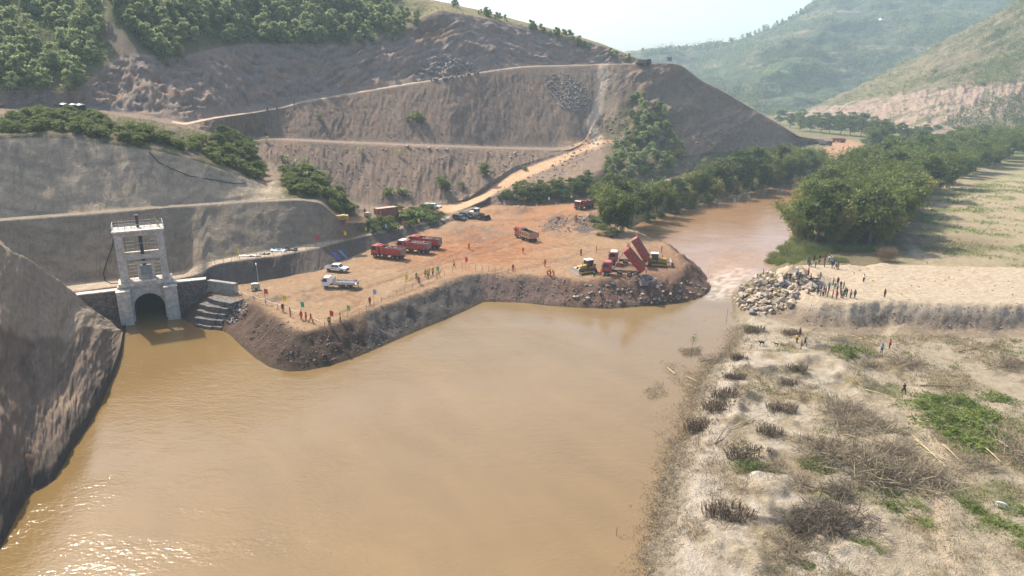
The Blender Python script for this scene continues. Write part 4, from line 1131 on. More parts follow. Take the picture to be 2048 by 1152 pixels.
# ---- river trees, left bank
for (u, v, s, k) in [(1213, 462, .95, 'b'), (1243, 466, .9, 'b'), (1228, 440, 1.0, 'd'), (1262, 448, 1.0, 'd'), (1290, 438, .95, 'b'), (1310, 425, .9, 'b'), (1338, 424, .7, 'b'), (1203, 425, .75, 'b'),
                     (1365, 410, .75, 'y'), (1385, 412, .6, 'y'), (1400, 398, .95, 'b'), (1425, 398, .8, 'y'), (1440, 388, 1.0, 'd'), (1458, 392, .8, 'y'), (1475, 380, 1.15, 'd'), (1490, 386, .8, 'b'), (1505, 372, 1.15, 'd'), (1525, 378, .85, 'b'), (1545, 372, .9, 'y'), (1560, 364, .95, 'b'), (1580, 366, .85, 'b'), (1598, 358, .95, 'b'), (1610, 352, .9, 'd'), (1625, 350, .8, 'b'),
                     (1420, 380, .9, 'b'), (1455, 370, .9, 'y'), (1490, 362, .9, 'b'), (1530, 356, .9, 'b'), (1560, 350, .95, 'd'), (1590, 344, .85, 'b'), (1620, 338, .8, 'b'), (1378, 398, .8, 'b'), (1350, 412, .7, 'd'), (1545, 345, .8, 'y'), (1515, 350, .8, 'b'), (1580, 335, .8, 'b'), (1640, 335, .7, 'b')]:
    p = gp(u, v, [GROUND])
    if p.z < .5: p.z = ground_z(p.x, p.y, [GROUND])
    if k == 'd': plant('riverside_tree', rg.choice(BIGT), p, s * 1.3, 'dark round crowned tree among the bamboo on the river bank below the hill', 'tree', 'dark trees on the bank below the hill')
    elif k == 'b': plant('bamboo_clump', rg.choice(BAMB), p, s * 1.15, 'green bamboo clump overhanging the river bank below the hill', 'bamboo', 'bamboo on the bank below the hill')
    else: plant('bamboo_clump', rg.choice(BAMBY), p, s * 1.1, 'yellowish bamboo clump on the river bank below the hill', 'bamboo', 'yellowish bamboo below the hill')
for (u, v, s) in [(1205, 470, .9), (1225, 474, .8), (1195, 455, 1.0), (1345, 432, 1.0), (1320, 440, .9), (1380, 420, 1.0), (1415, 408, 1.1), (1298, 450, .9)]:
    plant('shrub', rg.choice(BUSH), gp(u, v, [GROUND]), s * 1.5, 'leafy shrub at the foot of the bamboo on the bank below the hill', 'shrub', 'shrubs below the bank bamboo')
# ---- bamboo grove, right bank
GROVE = [(1592, 486), (1640, 494), (1700, 497), (1765, 494), (1800, 455), (1835, 415), (1890, 378), (1960, 345), (2048, 322), (2180, 300), (2180, 284), (1960, 292), (1860, 306), (1800, 325), (1720, 352), (1655, 382), (1622, 420), (1600, 455)]
GW = [tuple(at_z(u, v, 3.6)[:2]) for u, v in GROVE]
gx = [p[0] for p in GW]; gy = [p[1] for p in GW]; placed = []; tr_ = 0
while len(placed) < 160 and tr_ < 9000:
    tr_ += 1
    u_ = rg.uniform(1590, 2180); v_ = rg.uniform(284, 498)
    if not pip(u_, v_, GROVE): continue
    x_, y_ = at_z(u_, v_, 3.6)[:2]
    md = 3.3 if y_ < 200 else (4.2 if y_ < 240 else 6.0)
    if any((x_ - a) ** 2 + (y_ - b) ** 2 < md * md for a, b in placed): continue
    placed.append((x_, y_))
for i, (x_, y_) in enumerate(placed):
    z_ = ground_z(x_, y_, [GROUND]); k = rg.random()
    rs = x_ - float(np.interp(y_, CLY, CLX)); zone = 'near end of the grove above the onlookers' if y_ < 192 else ('far end of the grove towards the pink hill' if y_ > 270 else ('river edge of the grove' if rs < 26 else 'field edge of the grove'))
    far_ = y_ > 260
    if k < .22: plant('grove_tree', rg.choice(BIGT), (x_, y_, z_), rg.uniform(1.15, 1.5), 'dark round crowned tree at the ' + zone, 'tree', 'dark trees, ' + zone)
    elif (k < .72 and not y_ < 200) or far_ or k < .45: plant('bamboo_clump', rg.choice(BAMB), (x_, y_, z_), rg.uniform(.85, 1.45), 'green bamboo clump at the ' + zone, 'bamboo', 'green bamboo, ' + zone)
    else: plant('bamboo_clump', rg.choice(BAMBY), (x_, y_, z_), rg.uniform(1.05, 1.35), 'yellow green bamboo clump at the ' + zone, 'bamboo', 'yellow green bamboo, ' + zone)
# leaning tall bamboo at the point
def leaning_bamboo():
    base = gp(1606, 498, [GROUND]); o = empty('bamboo_clump', base)
    tag(o, 'tall sparse bamboo leaning out over the river at the end of the grove', 'bamboo')
    rgn = np.random.default_rng(77); P = []; st = MB()
    for i in range(7):
        tip = Vector((-9.5 + i * .9 + rgn.normal() * .4, -2 + rgn.normal(), 13.5 - i * .5))
        pts = [Vector((i * .22 - .6, rgn.normal() * .3, -.3)) + (tip * t) * 1.0 + Vector((3.2 * t * (1 - t), 0, 1.8 * t * (1 - t))) for t in np.linspace(0, 1, 9)]
        st.tube(pts, .07, 5, .025)
        pa = np.array([tuple(p) for p in pts]); n_ = 260
        t = (rgn.uniform(.35, 1, n_) ** .6) * 8; k = np.minimum(t.astype(int), 7); fr = (t - k)[:, None]
        sp = rgn.normal(size=(n_ // 10 + 1, 3))[np.arange(n_) // 10] * .5; od = np.argsort(t)
        P.append((pa[k] * (1 - fr) + pa[k + 1] * fr)[od] + sp + rgn.normal(size=(n_, 3)) * .2)
    P = np.concatenate(P); v, f = leaf_quads(P, np.tile([-.3, 0, 0], (len(P), 1)), .55, .15, rgn, .4)
    st.build('stem', M_CULM, o); link('crown', mesh_np('crown', v, f, smooth=False), o, L_BAMBOO)
leaning_bamboo()
# ---- far riverside trees
for (u, v, s) in [(1752, 302, 1.45), (1768, 300, 1.3), (1740, 305, 1.1), (1600, 262, 1.0), (1620, 264, 1.0), (1640, 266, 1.1), (1660, 268, 1.1), (1680, 270, 1.2), (1700, 272, 1.2), (1720, 274, 1.1), (1630, 258, 1.1), (1650, 258, 1.1), (1675, 260, 1.2), (1700, 262, 1.2), (1725, 264, 1.2), (1745, 270, 1.1), (1770, 272, 1.0), (1580, 256, 1.0), (1800, 278, .9), (1830, 280, .8), (1850, 276, .8), (1870, 280, .9), (1815, 285, .8), (1600, 252, 1.2), (1560, 250, 1.1)]:
    p = gp(u, v, [GROUND])
    plant('valley_tree', rg.choice(BIGT), p, s * 1.15, 'dark bushy tree along the valley floor beyond the dirt track', 'tree', 'valley trees beyond the track')
# ---- hill gully, knoll, nose, mound
def veg(poly, n, prs, smin, smax, name, label, cat, group, mind=0., one=False, objs=None):
    for p in scatter_px(poly, n, rg, mind, objs or [HILL]):
        if callable(label): lab, grp = label(p)
        else: lab, grp = label, group
        (plant1 if one else plant)(name, rg.choice(prs), p - Vector((0, 0, .15)), rg.uniform(smin, smax), lab, cat, grp)
veg([(1262, 200), (1300, 198), (1330, 225), (1340, 270), (1372, 310), (1370, 340), (1300, 345), (1230, 370), (1208, 350), (1218, 310), (1248, 275), (1262, 240)], 95, HILT + BUSHD, .6, 1.05, 'gully_tree', 'small green tree in the overgrown gully below the end of the upper road', 'tree', 'gully trees', 2.0)
veg([(0, 235), (100, 228), (200, 240), (300, 262), (330, 285), (300, 296), (200, 275), (130, 262), (0, 268)], 85, BUSH, .6, 1.15, 'shrub', 'low green shrub on the crest above the sprayed concrete wall', 'shrub', 'crest shrubs', 1.2, True)
veg([(300, 275), (420, 285), (500, 320), (540, 350), (520, 365), (460, 335), (400, 312), (330, 295)], 45, BUSH, .7, 1.3, 'shrub', 'green shrub on the sloping rim of the sprayed concrete wall', 'shrub', 'rim shrubs', 1.0, True)
veg([(405, 285), (455, 275), (500, 300), (545, 340), (520, 355), (450, 325)], 14, BUSHD, .7, 1.1, 'bushy_tree', 'dark bushy tree on the rim where the terrace fence begins', 'tree', 'rim trees', 2.2)
veg([(560, 318), (610, 335), (660, 365), (700, 400), (690, 415), (640, 400), (585, 390), (565, 355)], 46, BUSH, .7, 1.3, 'shrub', 'green shrub on the overgrown nose above the container yard', 'shrub', 'nose shrubs', 1.0, True)
veg([(640, 405), (700, 405), (715, 430), (690, 432)], 10, BUSH, .6, 1.0, 'shrub', 'dull green shrub at the foot of the nose beside the yellow compressor', 'shrub', 'nose foot shrubs', .9, True)
veg([(735, 452), (800, 425), (860, 422), (895, 432), (870, 446), (800, 458), (745, 470)], 44, BUSH, .6, 1.15, 'shrub', 'leafy shrub on the bank below the red container', 'shrub', 'container bank shrubs', 1.0, True)
veg([(985, 395), (1040, 372), (1170, 362), (1190, 385), (1150, 402), (1040, 408)], 60, BUSH, .6, 1.25, 'shrub', 'green shrub on the low mound beside the ramp', 'shrub', 'mound shrubs', 1.2, True)
veg([(1130, 365), (1180, 355), (1195, 385), (1150, 390)], 8, BUSHD, .6, .9, 'bushy_tree', 'dark bushy tree on the low mound beside the green netting', 'tree', 'mound trees', 2.0)
for (u, v, s) in [(886, 372, 1.7), (893, 380, 1.2), (968, 348, 1.7), (922, 376, 1.0), (776, 392, 1.3), (835, 236, 1.2), (842, 244, 1.2), (820, 243, 1.0), (800, 388, .8), (812, 392, .9), (1050, 340, .8), (640, 240, .8)]:
    plant1('shrub', rg.choice(BUSH), gp(u, v, [HILL]) - Vector((0, 0, .2)), s, 'lone shrub rooted on the bare grey spoil slope', 'shrub', 'lone slope shrubs')
# bananas
def banana_mesh(seed):
    rgn = np.random.default_rng(seed); lv = MB()
    for i in range(9):
        a = i * 2.4 + rgn.uniform(-.3, .3); L_ = rgn.uniform(1.3, 1.9); up = rgn.uniform(.6, 1.2); w = .26
        P = []
        for t in np.linspace(0, 1, 6):
            c = Vector((math.cos(a) * L_ * t, math.sin(a) * L_ * t, 1.5 + up * t * 1.6 - 1.7 * t * t)); s_ = Vector((-math.sin(a), math.cos(a), 0)) * w * math.sin(math.pi * (.12 + .86 * t))
            P += [c - s_ + Vector((0, 0, .07)), c, c + s_ + Vector((0, 0, .07))]
        lv.add(P, [(3 * k + j, 3 * k + j + 1, 3 * k + j + 4, 3 * k + j + 3) for k in range(5) for j in (0, 1)])
    st = MB(); st.tube([(0, 0, -.3), (.03, 0, .8), (0, 0, 1.6)], .13, 6, .08)
    return lv.mesh('crown'), st.mesh('stem')
BANA = [proto(banana_mesh(i), ('crown', 'stem'), (L_BANANA, M_CULM)) for i in range(2)]
for p in scatter_px([(570, 320), (610, 325), (655, 360), (650, 385), (615, 370)], 12, rg, 1.5, [HILL]): plant('banana_plant', rg.choice(BANA), p, rg.uniform(.8, 1.25), 'bright green banana plant on the nose above the container yard', 'banana plant', 'bananas on the nose')
for p in scatter_px([(795, 428), (870, 425), (860, 440), (800, 445)], 7, rg, 1.2, [HILL]): plant('banana_plant', rg.choice(BANA), p, rg.uniform(.7, 1.0), 'bright green banana plant on the bank below the red container', 'banana plant', 'bananas below the container')
for (u, v) in [(533, 284), (720, 305), (798, 310), (775, 385), (790, 390), (806, 386)]: plant('banana_plant', rg.choice(BANA), gp(u, v, [HILL]), .9, 'small banana plant on the bare spoil slope below the terrace fence', 'banana plant', 'bananas on the spoil slope')
# ---- trees on the big hill
HP1 = [(-20, -10), (-20, 190), (60, 186), (150, 182), (185, 150), (222, 108), (205, 60), (185, -10)]
HP2 = [(215, -10), (240, 50), (300, 105), (335, 138), (372, 128), (350, 92), (430, 92), (520, 88), (600, 90), (690, 94), (760, 90), (795, 80), (840, 45), (760, 10), (700, -10)]
veg(HP1, 70, HILT, .7, 1.15, 'hillside_tree', 'pale green young tree on the hill above the black water tanks', 'tree', 'trees on the hill above the tanks', 2.2, True)
def hill_label(p):
    u_, v_ = project(p.x, p.y, p.z)
    z_ = 'beside the bare scar running down the hill' if u_ < 390 else ('along the lip of the cut rock face' if v_ > 66 else ('high on the wooded hill above the cut rock face' if u_ < 640 else 'where the woods thin out to grass near the ridge'))
    return 'pale green young tree ' + z_, 'young trees ' + z_
veg(HP2, 225, HILT, .65, 1.15, 'hillside_tree', hill_label, 'tree', None, 2.0, True)
for i in range(46):
    t = rg.random(); u = 905 + 385 * t; v = 6 + (u - 900) * .292 + (.02 * (u - 900) if u > 1150 else 0) + rg.uniform(2, 8)
    h = hit(u, v, [HILL])
    if h: plant1('ridge_tree', rg.choice(HILT), h[0] - Vector((0, 0, .4)), rg.uniform(.35, .85), 'small tree on the grassy ridge against the sky', 'tree', 'trees on the ridge')
# ---- undergrowth, far woods and grass that nobody could count
def stuff_leaves(name, cents, per, spread, ln, wd, mat, seed, droop=-.3, flat=1.0):
    rgn = np.random.default_rng(seed); cents = np.asarray(cents, float); n = len(cents)
    sp = np.asarray(spread) * np.ones(n)
    c = np.repeat(cents, per, 0) + rgn.normal(size=(n * per, 3)) * np.repeat(sp, per)[:, None] * np.array([.5, .5, .35 * flat]) + np.array([0, 0, 1]) * np.repeat(sp, per)[:, None] * .35 * flat
    v, f = leaf_quads(c, np.tile([0, 0, .6], (n * per, 1)), ln, wd, rgn, droop)
    return tag(link(name, mesh_np(name, v, f, smooth=False), mat=mat), kind='stuff')
ug = scatter_px(HP1, 380, rg, 0, [HILL]) + scatter_px(HP2, 620, rg, 0, [HILL])
stuff_leaves('undergrowth', ug, 22, 1.6, .7, .35, L_SHRUB, 5, flat=.6)
ug2 = scatter_px([(700, -10), (860, 10), (1000, 38), (1180, 82), (1000, 44), (880, 24), (840, 40), (790, 60)], 160, rg, 0, [HILL])
stuff_leaves('hilltop_grass', ug2, 14, 1.2, .6, .2, L_DRY, 6, flat=.4)
def wood(obj, n, seed, umin, umax, vmax, keep, smin, smax):
    rgn = random.Random(seed); out = []; sz = []
    t_ = 0
    while len(out) < n and t_ < n * 12:
        t_ += 1
        u = rgn.uniform(umin, umax); v = rgn.uniform(-20, vmax); h = hit(u, v, [obj])
        if not h: continue
        p = h[0]
        if keep(u, v, p, rgn): out.append(tuple(p)); sz.append(rgn.uniform(smin, smax))
    return out, sz
nz = lambda p, s, sd_: float(fbm(np.array([p.x]), np.array([p.y + p.z]), s, 4, sd_)[0])
o_, s_ = wood(FAR, 2300, 3, 1280, 2060, 240, lambda u, v, p, r_: nz(p, 110, 301) > -.02 + r_.uniform(-.3, .3), 5, 10)
stuff_leaves('distant_woodland', o_, 11, s_, 3.2, 2.0, L_DARK, 7)
for i in range(70):
    u = 1285 + i * 5.3 + rg.uniform(-3, 3); v = np.interp(u, [1270, 1340, 1420, 1480, 1530, 1575, 1610, 1650], [104, 98, 92, 78, 55, 38, 18, -8]) + 6
    for dv in range(0, 30, 3):
        h = hit(u, v + dv, [FAR])
        if h: break
    if h: plant1('ridge_tree', rg.choice(HILT), h[0], rg.uniform(.8, 2.0), 'tiny hazy tree along the distant ridge line', 'tree', 'trees on the distant ridge')
ctop = lambda u: np.interp(u, [1600, 1650, 1700, 1800, 1900, 2048], [226, 214, 206, 190, 178, 166])
o_, s_ = wood(RH, 1150, 4, 1600, 2060, 270, lambda u, v, p, r_: (v < ctop(u) - 2 or r_.random() < .10) and nz(p, 50, 302) > .02 + r_.uniform(-.3, .3), 1.6, 4.2)
stuff_leaves('hill_scrub', o_, 13, s_, 1.5, .8, L_SHRUB, 8)
o_ = scatter_px([(1890, 240), (1960, 205), (2048, 190), (2060, 260), (1960, 262), (1905, 262)], 170, rg, 0, [RH])
stuff_leaves('hill_scrub', o_, 20, 4.0, 1.5, .8, L_DARK, 9)
# ================================================================== VEHICLES AND MACHINES   (local +X = forward, origin on the ground)
DUST = (.36, .26, .17)
M_RED = mat_plain('red_truck_paint', (.38, .028, .030), .42, .15, 2, coat=.3, dirt=(.34, .17, .12), dirt_amt=.45)
M_REDD = mat_plain('dusty_red_paint', (.34, .060, .050), .6, .2, 2, dirt=(.36, .21, .15), dirt_amt=.65)
M_ORNG = mat_plain('faded_red_paint', (.45, .26, .165), .6, .2, 2, dirt=(.42, .27, .19), dirt_amt=.8)
M_WHITE = mat_plain('white_paint', (.78, .79, .80), .35, .05, 2, coat=.4, dirt=(.55, .48, .40), dirt_amt=.3)
M_GREYP = mat_plain('grey_board_paint', (.52, .51, .49), .6, .12, 2, dirt=DUST, dirt_amt=.5)
M_DARKC = mat_plain('dark_green_car_paint', (.028, .045, .05), .25, .1, 2, coat=.6, dirt=(.2, .17, .13), dirt_amt=.25)
M_YEL = mat_plain('yellow_machine_paint', (.46, .29, .045), .55, .15, 2, dirt=(.30, .20, .12), dirt_amt=.8)
M_CREAM = mat_plain('cream_cab_paint', (.70, .66, .55), .5, .1, 2, dirt=DUST, dirt_amt=.3)
M_GLASS = mat_plain('tinted_glass', (.025, .032, .038), .08, .1, 1, spec=.8)
M_TYRE = mat_plain('tyre_rubber', (.028, .026, .025), .9, .2, 4, dirt=(.22, .15, .10), dirt_amt=.6)
M_RIM = mat_plain('wheel_rim', (.22, .20, .19), .6, .2, 4, dirt=(.25, .17, .12), dirt_amt=.5)
M_CHAS = mat_plain('chassis_black', (.035, .032, .030), .7, .3, 3, dirt=(.2, .14, .10), dirt_amt=.6)
M_BODYIN = mat_plain('worn_steel_body', (.22, .20, .19), .6, .3, 2, dirt=(.30, .23, .18), dirt_amt=.6)
M_LAMP = mat_plain('lamp_lens', (.75, .75, .72), .15, .05, 2)
M_LAMPR = mat_plain('tail_lamp_lens', (.4, .02, .02), .25, .05, 2)
M_BLADE = mat_plain('polished_blade_steel', (.62, .61, .60), .35, .12, 2, metal=.5)
M_CONTR = mat_plain('container_paint', (.23, .060, .050), .6, .2, 1.5, dirt=(.26, .13, .10), dirt_amt=.6)
M_GRNP = mat_plain('pale_green_paint', (.38, .42, .30), .6, .15, 2, dirt=DUST, dirt_amt=.5)
M_TARP_B = mat_plain('blue_tarpaulin', (.10, .20, .36), .6, .2, 2)
M_TARP_V = mat_plain('violet_tarpaulin', (.09, .07, .26), .6, .2, 2)

_wheel = {}
def wheel(parent, x, y, r, w, side, dual=False):
    key = (r, w)
    if key not in _wheel:
        t = MB(); n = 20; prof = [(r * .58, -w * .42), (r * .93, -w * .5), (r, -w * .36), (r, w * .36), (r * .93, w * .5), (r * .58, w * .42)]
        P = [(p * math.cos(2 * math.pi * i / n), o_, p * math.sin(2 * math.pi * i / n)) for i in range(n) for p, o_ in prof]; k = len(prof)
        t.add(P, [(i * k + j, ((i + 1) % n) * k + j, ((i + 1) % n) * k + (j + 1) % k, i * k + (j + 1) % k) for i in range(n) for j in range(k)])
        ri = MB(); ri.cyl((0, 0, 0), r * .59, w * .62, 'Y', 16); ri.cyl((0, 0, 0), r * .24, w * .86, 'Y', 10)
        a, b = t.mesh('tyre', True), ri.mesh('rim'); a.materials.append(M_TYRE); b.materials.append(M_RIM); _wheel[key] = (a, b)
    a, b = _wheel[key]
    o = empty('wheel', (x, y, r)); o.parent = parent
    link('tyre', a, o); link('rim', b, o)
    return o
def place(o, u, v, deg, objs=None, dz=0.0):
    p = gp(u, v, objs); o.location = (p.x, p.y, p.z + dz); o.rotation_euler = (0, 0, math.radians(deg)); return o
def shell_box(m, x0, x1, y0, y1, z0, z1, t, flare=0.0, front=True, back=True):
    """open tray: floor and upright walls with thickness"""
    f = flare
    m.box(((x0 + x1) / 2, (y0 + y1) / 2, z0 + t / 2), (x1 - x0, y1 - y0, t))
    for s, y_ in ((-1, y0), (1, y1)):
        yi = y_ - s * t
        m.add([(x0, y_, z0 + t), (x1, y_, z0 + t), (x1, yi, z0 + t), (x0, yi, z0 + t), (x0, y_ + s * f, z1), (x1, y_ + s * f, z1), (x1, yi + s * f, z1), (x0, yi + s * f, z1)],
              [(3, 2, 1, 0), (4, 5, 6, 7), (0, 1, 5, 4), (1, 2, 6, 5), (2, 3, 7, 6), (3, 0, 4, 7)])
    if front: m.box((x1 - t / 2, 0, (z0 + z1) / 2 + t / 2), (t, y1 - y0 - .02, z1 - z0 - t))
    if back: m.box((x0 + t / 2, 0, (z0 + z1) / 2 + t / 2), (t, y1 - y0 - .02, z1 - z0 - t))

def dump_truck(label, u, v, deg, paint, body_paint, tip=0.0, group='dump trucks', load=None, roof=None, cab=None, objs=None, signs=False, inner=None):
    o = empty('dump_truck'); tag(o, label, 'truck', group)
    cabp = cab or paint
    m = MB(); m.box((0, .42, .95), (7.9, .16, .32)); m.box((0, -.42, .95), (7.9, .16, .32))
    for x_ in (-3.4, -1.2, .6, 2.4): m.box((x_, 0, .95), (.18, .72, .2))
    m.box((.35, 1.0, .78), (1.2, .5, .55)); m.box((.35, -1.0, .78), (1.2, .5, .55)); m.box((-3.98, 0, .75), (.12, 2.2, .25)); m.build('chassis', M_CHAS, o)
    # cab: raked windscreen, boxy
    c = MB(); prof = [(2.15, .75), (4.15, .75), (4.22, 1.75), (3.98, 2.85), (3.75, 3.05), (2.3, 3.05), (2.15, 2.9)]
    c.prism(prof, -1.2, 1.2); cb = c.build('cab', cabp, o)
    if roof is not None: MB().box((3.05, 0, 3.085), (1.5, 2.3, .06), top=.93).build('roof_panel', roof, cb)
    g = MB(); g.add([(4.225, -1.05, 1.85), (4.225, 1.05, 1.85), (4.015, 1.0, 2.78), (4.015, -1.0, 2.78)], [(0, 1, 2, 3)]); g.build('windscreen', M_GLASS, cb)
    for s in (-1, 1):
        MB().add([(2.75, s * 1.206, 1.9), (4.05, s * 1.206, 1.9), (3.88, s * 1.206, 2.7), (2.75, s * 1.206, 2.7)], [(0, 1, 2, 3)]).build('side_window', M_GLASS, cb)
        MB().box((4.2, s * .92, .98), (.08, .34, .24)).build('headlight', M_LAMP, cb)
        mm = MB(); mm.box((4.2, s * 1.38, 2.35), (.1, .22, .55)); mm.tube([(4.05, s * 1.2, 2.65), (4.2, s * 1.38, 2.6)], .03, 4); mm.build('mirror', M_CHAS, cb)
        MB().box((-4.02, s * .95, .92), (.06, .35, .16)).build('tail_lamp', M_LAMPR, o)
        MB().prism([(2.55, .72), (2.7, 1.22), (3.75, 1.22), (3.9, .72)], s * 1.215 - .02, s * 1.215 + .02).build('mudguard', M_CHAS, cb)
    MB().box((4.24, 0, .72), (.16, 2.4, .4)).build('bumper', M_CHAS, cb)
    MB().box((4.235, 0, 1.42), (.03, 1.5, .4)).build('grille', M_CHAS, cb)
    for x_ in (3.2,):
        for s in (-1, 1): wheel(o, x_, s * 1.03, .53, .36, s)
    for x_ in (-1.75, -3.1):
        for s in (-1, 1): wheel(o, x_, s * .95, .53, .58, s)
    # tipping body, hinged at the rear
    hinge = empty('dump_body_pivot')
    L0, L1, zb, zt_ = -4.15, 1.75, 1.18, 2.72
    b = MB(); hx, hz = L0 + .35, zb
    def X_(x): return x - hx
    bb = MB(); shell_box(bb, X_(L0 + .1), X_(L1), -1.22, 1.22, 0, zt_ - zb, .07, .06, True, False)
    # sloping cab guard
    bb.box((X_(L1) + .35, 0, zt_ - zb + .16), (.95, 2.3, .07), ry=.12); bb.box((X_(L1) - .03, 0, zt_ - zb + .02), (.1, 2.44, .3))
    for s in (-1, 1):
        bb.box((X_((L0 + L1) / 2), s * 1.3, zt_ - zb - .02), (L1 - L0, .12, .12))
        bb.box((X_((L0 + L1) / 2), s * 1.27, .08), (L1 - L0, .1, .14))
    body = bb.build('dump_body', body_paint, o)
    hinge_o = bpy.data.objects; bpy.data.objects.remove(hinge, do_unlink=True)
    body.location = (hx, 0, hz); body.rotation_euler = (0, -tip, 0)
    fl = MB(); fl.box((X_((L0 + L1) / 2), 0, .085), (L1 - L0 - .3, 2.26, .02))
    for s in (-1, 1): fl.box((X_((L0 + L1) / 2), s * 1.135, .78), (L1 - L0 - .3, .012, 1.3))
    fl.box((X_(L1) - .08, 0, .78), (.012, 2.2, 1.3)); fl.build('body_liner', inner or M_BODYIN, body)
    for i in range(8):
        x_ = X_(L0 + .35 + i * (L1 - L0 - .6) / 7)
        for s in (-1, 1): MB().box((x_, s * 1.285, .74), (.10, .09, 1.25)).build('rib', body_paint, body)
    t_ = MB(); t_.box((0, 0, -.68), (.07, 2.36, 1.36)); t_.box((-.06, 0, -.3), (.06, 2.2, .1)); t_.box((-.06, 0, -.95), (.06, 2.2, .1))
    tg = t_.build('tailgate', body_paint if tip else M_BODYIN if inner is None else body_paint, body); tg.location = (X_(L0 + .04), 0, zt_ - zb); tg.rotation_euler = (0, tip * .85 + (.25 if tip else 0), 0)
    if signs:
        for k_, x_ in enumerate((-2.6, -1.5, -.4, .7)):
            s_ = MB()
            for dx, dz, sx_, sz_ in ((0, .18, .5, .06), (0, -.02, .42, .06), (-.02, .02, .07, .55), (-.16, -.15, .07, .22), (.17, -.14, .07, .24)):
                s_.box((X_(x_) + dx, 1.345, .78 + dz), (sx_, .008, sz_))
            s_.build('painted_character', M_CHAS, body)
    if tip:
        top = Vector((hx, 0, hz)) + Matrix.Rotation(-tip, 3, 'Y') @ Vector((X_(L1) + .12, 0, .4))
        h_ = MB(); a_ = Vector((1.95, 0, 1.15)); h_.tube([a_, a_.lerp(top, .55)], .12, 8); h_.tube([a_.lerp(top, .5), top], .085, 8); h_.build('hoist_ram', M_STEEL, o)
    place(o, u, v, deg, objs)
    if load is not None:
        rl = bpy.data.objects.new('rubble_load', rubble_heap(load['seed'])); COL.objects.link(rl)
        rl.matrix_world = Matrix.Translation(o.location) @ Matrix.Rotation(math.radians(deg), 4, 'Z') @ Matrix.Translation((-1.2, 0, 2.05))
        tag(rl, load['label'], 'rubble', 'rubble loads')
    return o
def rubble_heap(seed):
    rgn = random.Random(seed); bm = bmesh.new()
    for i in range(60):
        x_ = rgn.uniform(-2.5, 2.5); y_ = rgn.uniform(-.95, .95); z_ = .75 * (1 - (x_ / 2.9) ** 2) * (1 - (y_ / 1.5) ** 2) * rgn.uniform(.4, 1.0)
        r = rgn.uniform(.22, .5); src = rgn.choice(ROCKS['g'] + ROCKS['p'])
        bm2 = bmesh.new(); bm2.from_mesh(src)
        bmesh.ops.transform(bm2, matrix=Matrix.Translation((x_, y_, z_)) @ Matrix.Rotation(rgn.uniform(0, 6), 4, 'Z') @ Matrix.Rotation(rgn.uniform(-1, 1), 4, 'X') @ Matrix.Scale(r, 4), verts=bm2.verts)
        tmp = bpy.data.meshes.new('tmp'); bm2.to_mesh(tmp); bm2.free(); bm.from_mesh(tmp); bpy.data.meshes.remove(tmp)
    base = bmesh.ops.create_cube(bm, size=1, matrix=Matrix.Translation((0, 0, -.32)) @ Matrix.Diagonal((5.3, 2.2, .7, 1)))
    me = bpy.data.meshes.new('rubble_load'); bm.to_mesh(me); bm.free(); me.materials.append(M_ROCK_G); return me

dump_truck('red dump truck heaped with rubble, first of the parked row beside the white pickup', 778, 516, 157, M_RED, M_RED, load=dict(seed=1, label='grey rubble heaped in the bright red truck beside the white pickup'), roof=M_RED)
dump_truck('dusty dark red dump truck with white roofed cab, middle of the parked row of three', 829, 505, 160, M_REDD, M_REDD, load=dict(seed=2, label='grey rubble heaped in the dark red truck with the white cab roof'), roof=M_WHITE)
dump_truck('red dump truck with grey tailgate, parked against the earth bank behind the other two', 851, 496, 160, M_RED, M_RED, load=dict(seed=3, label='grey rubble heaped in the truck parked against the earth bank'), roof=M_RED)
dump_truck('faded orange red dump truck driving away empty across the dusty yard', 1052, 480, 118, M_RED, M_ORNG, signs=True, inner=M_CHAS)
dump_truck('dark red dump truck arriving loaded on the road beside the green mound', 1170, 417, -134, M_RED, M_REDD, load=dict(seed=4, label='grey earth heaped in the arriving truck beside the green mound'))
dump_truck('bright red dump truck tipping rubble over the edge of the dam', 1243, 551, 168, M_RED, M_RED, tip=.86, roof=M_RED)
dump_truck('dark red dump truck with white roof, body raised highest, behind the bright red tipping truck', 1254, 529, 168, M_REDD, M_REDD, tip=.98, roof=M_WHITE)
dump_truck('pale orange dump truck parked foremost on the far dirt track below the hill', 1633, 287, 150, M_ORNG, M_ORNG, group='far trucks on the track', objs=[GROUND])
dump_truck('grey bodied dump truck parked on the far dirt track beside the pale orange one', 1650, 291, -60, M_CHAS, M_BODYIN, group='far trucks on the track', objs=[GROUND])
dump_truck('bright red dump truck alone on the bend of the far dirt track', 1677, 285, 170, M_RED, M_RED, group='far trucks on the track', objs=[GROUND])
dump_truck('dark truck parked at the crest where the upper road meets the sky', 1286, 130, 20, M_CHAS, M_BODYIN, group='trucks on the upper road', objs=[HILL])
# fresh rubble sliding out of the bright red truck
o = link('rubble_pile', rubble_heap(9)); p = gp(1292, 563); o.location = (p.x, p.y, p.z + .4); o.scale = (.75, 1.2, 1.3); o.rotation_euler = (0, 0, .4)
tag(o, 'fresh grey rubble pile just tipped behind the bright red truck', 'rubble')

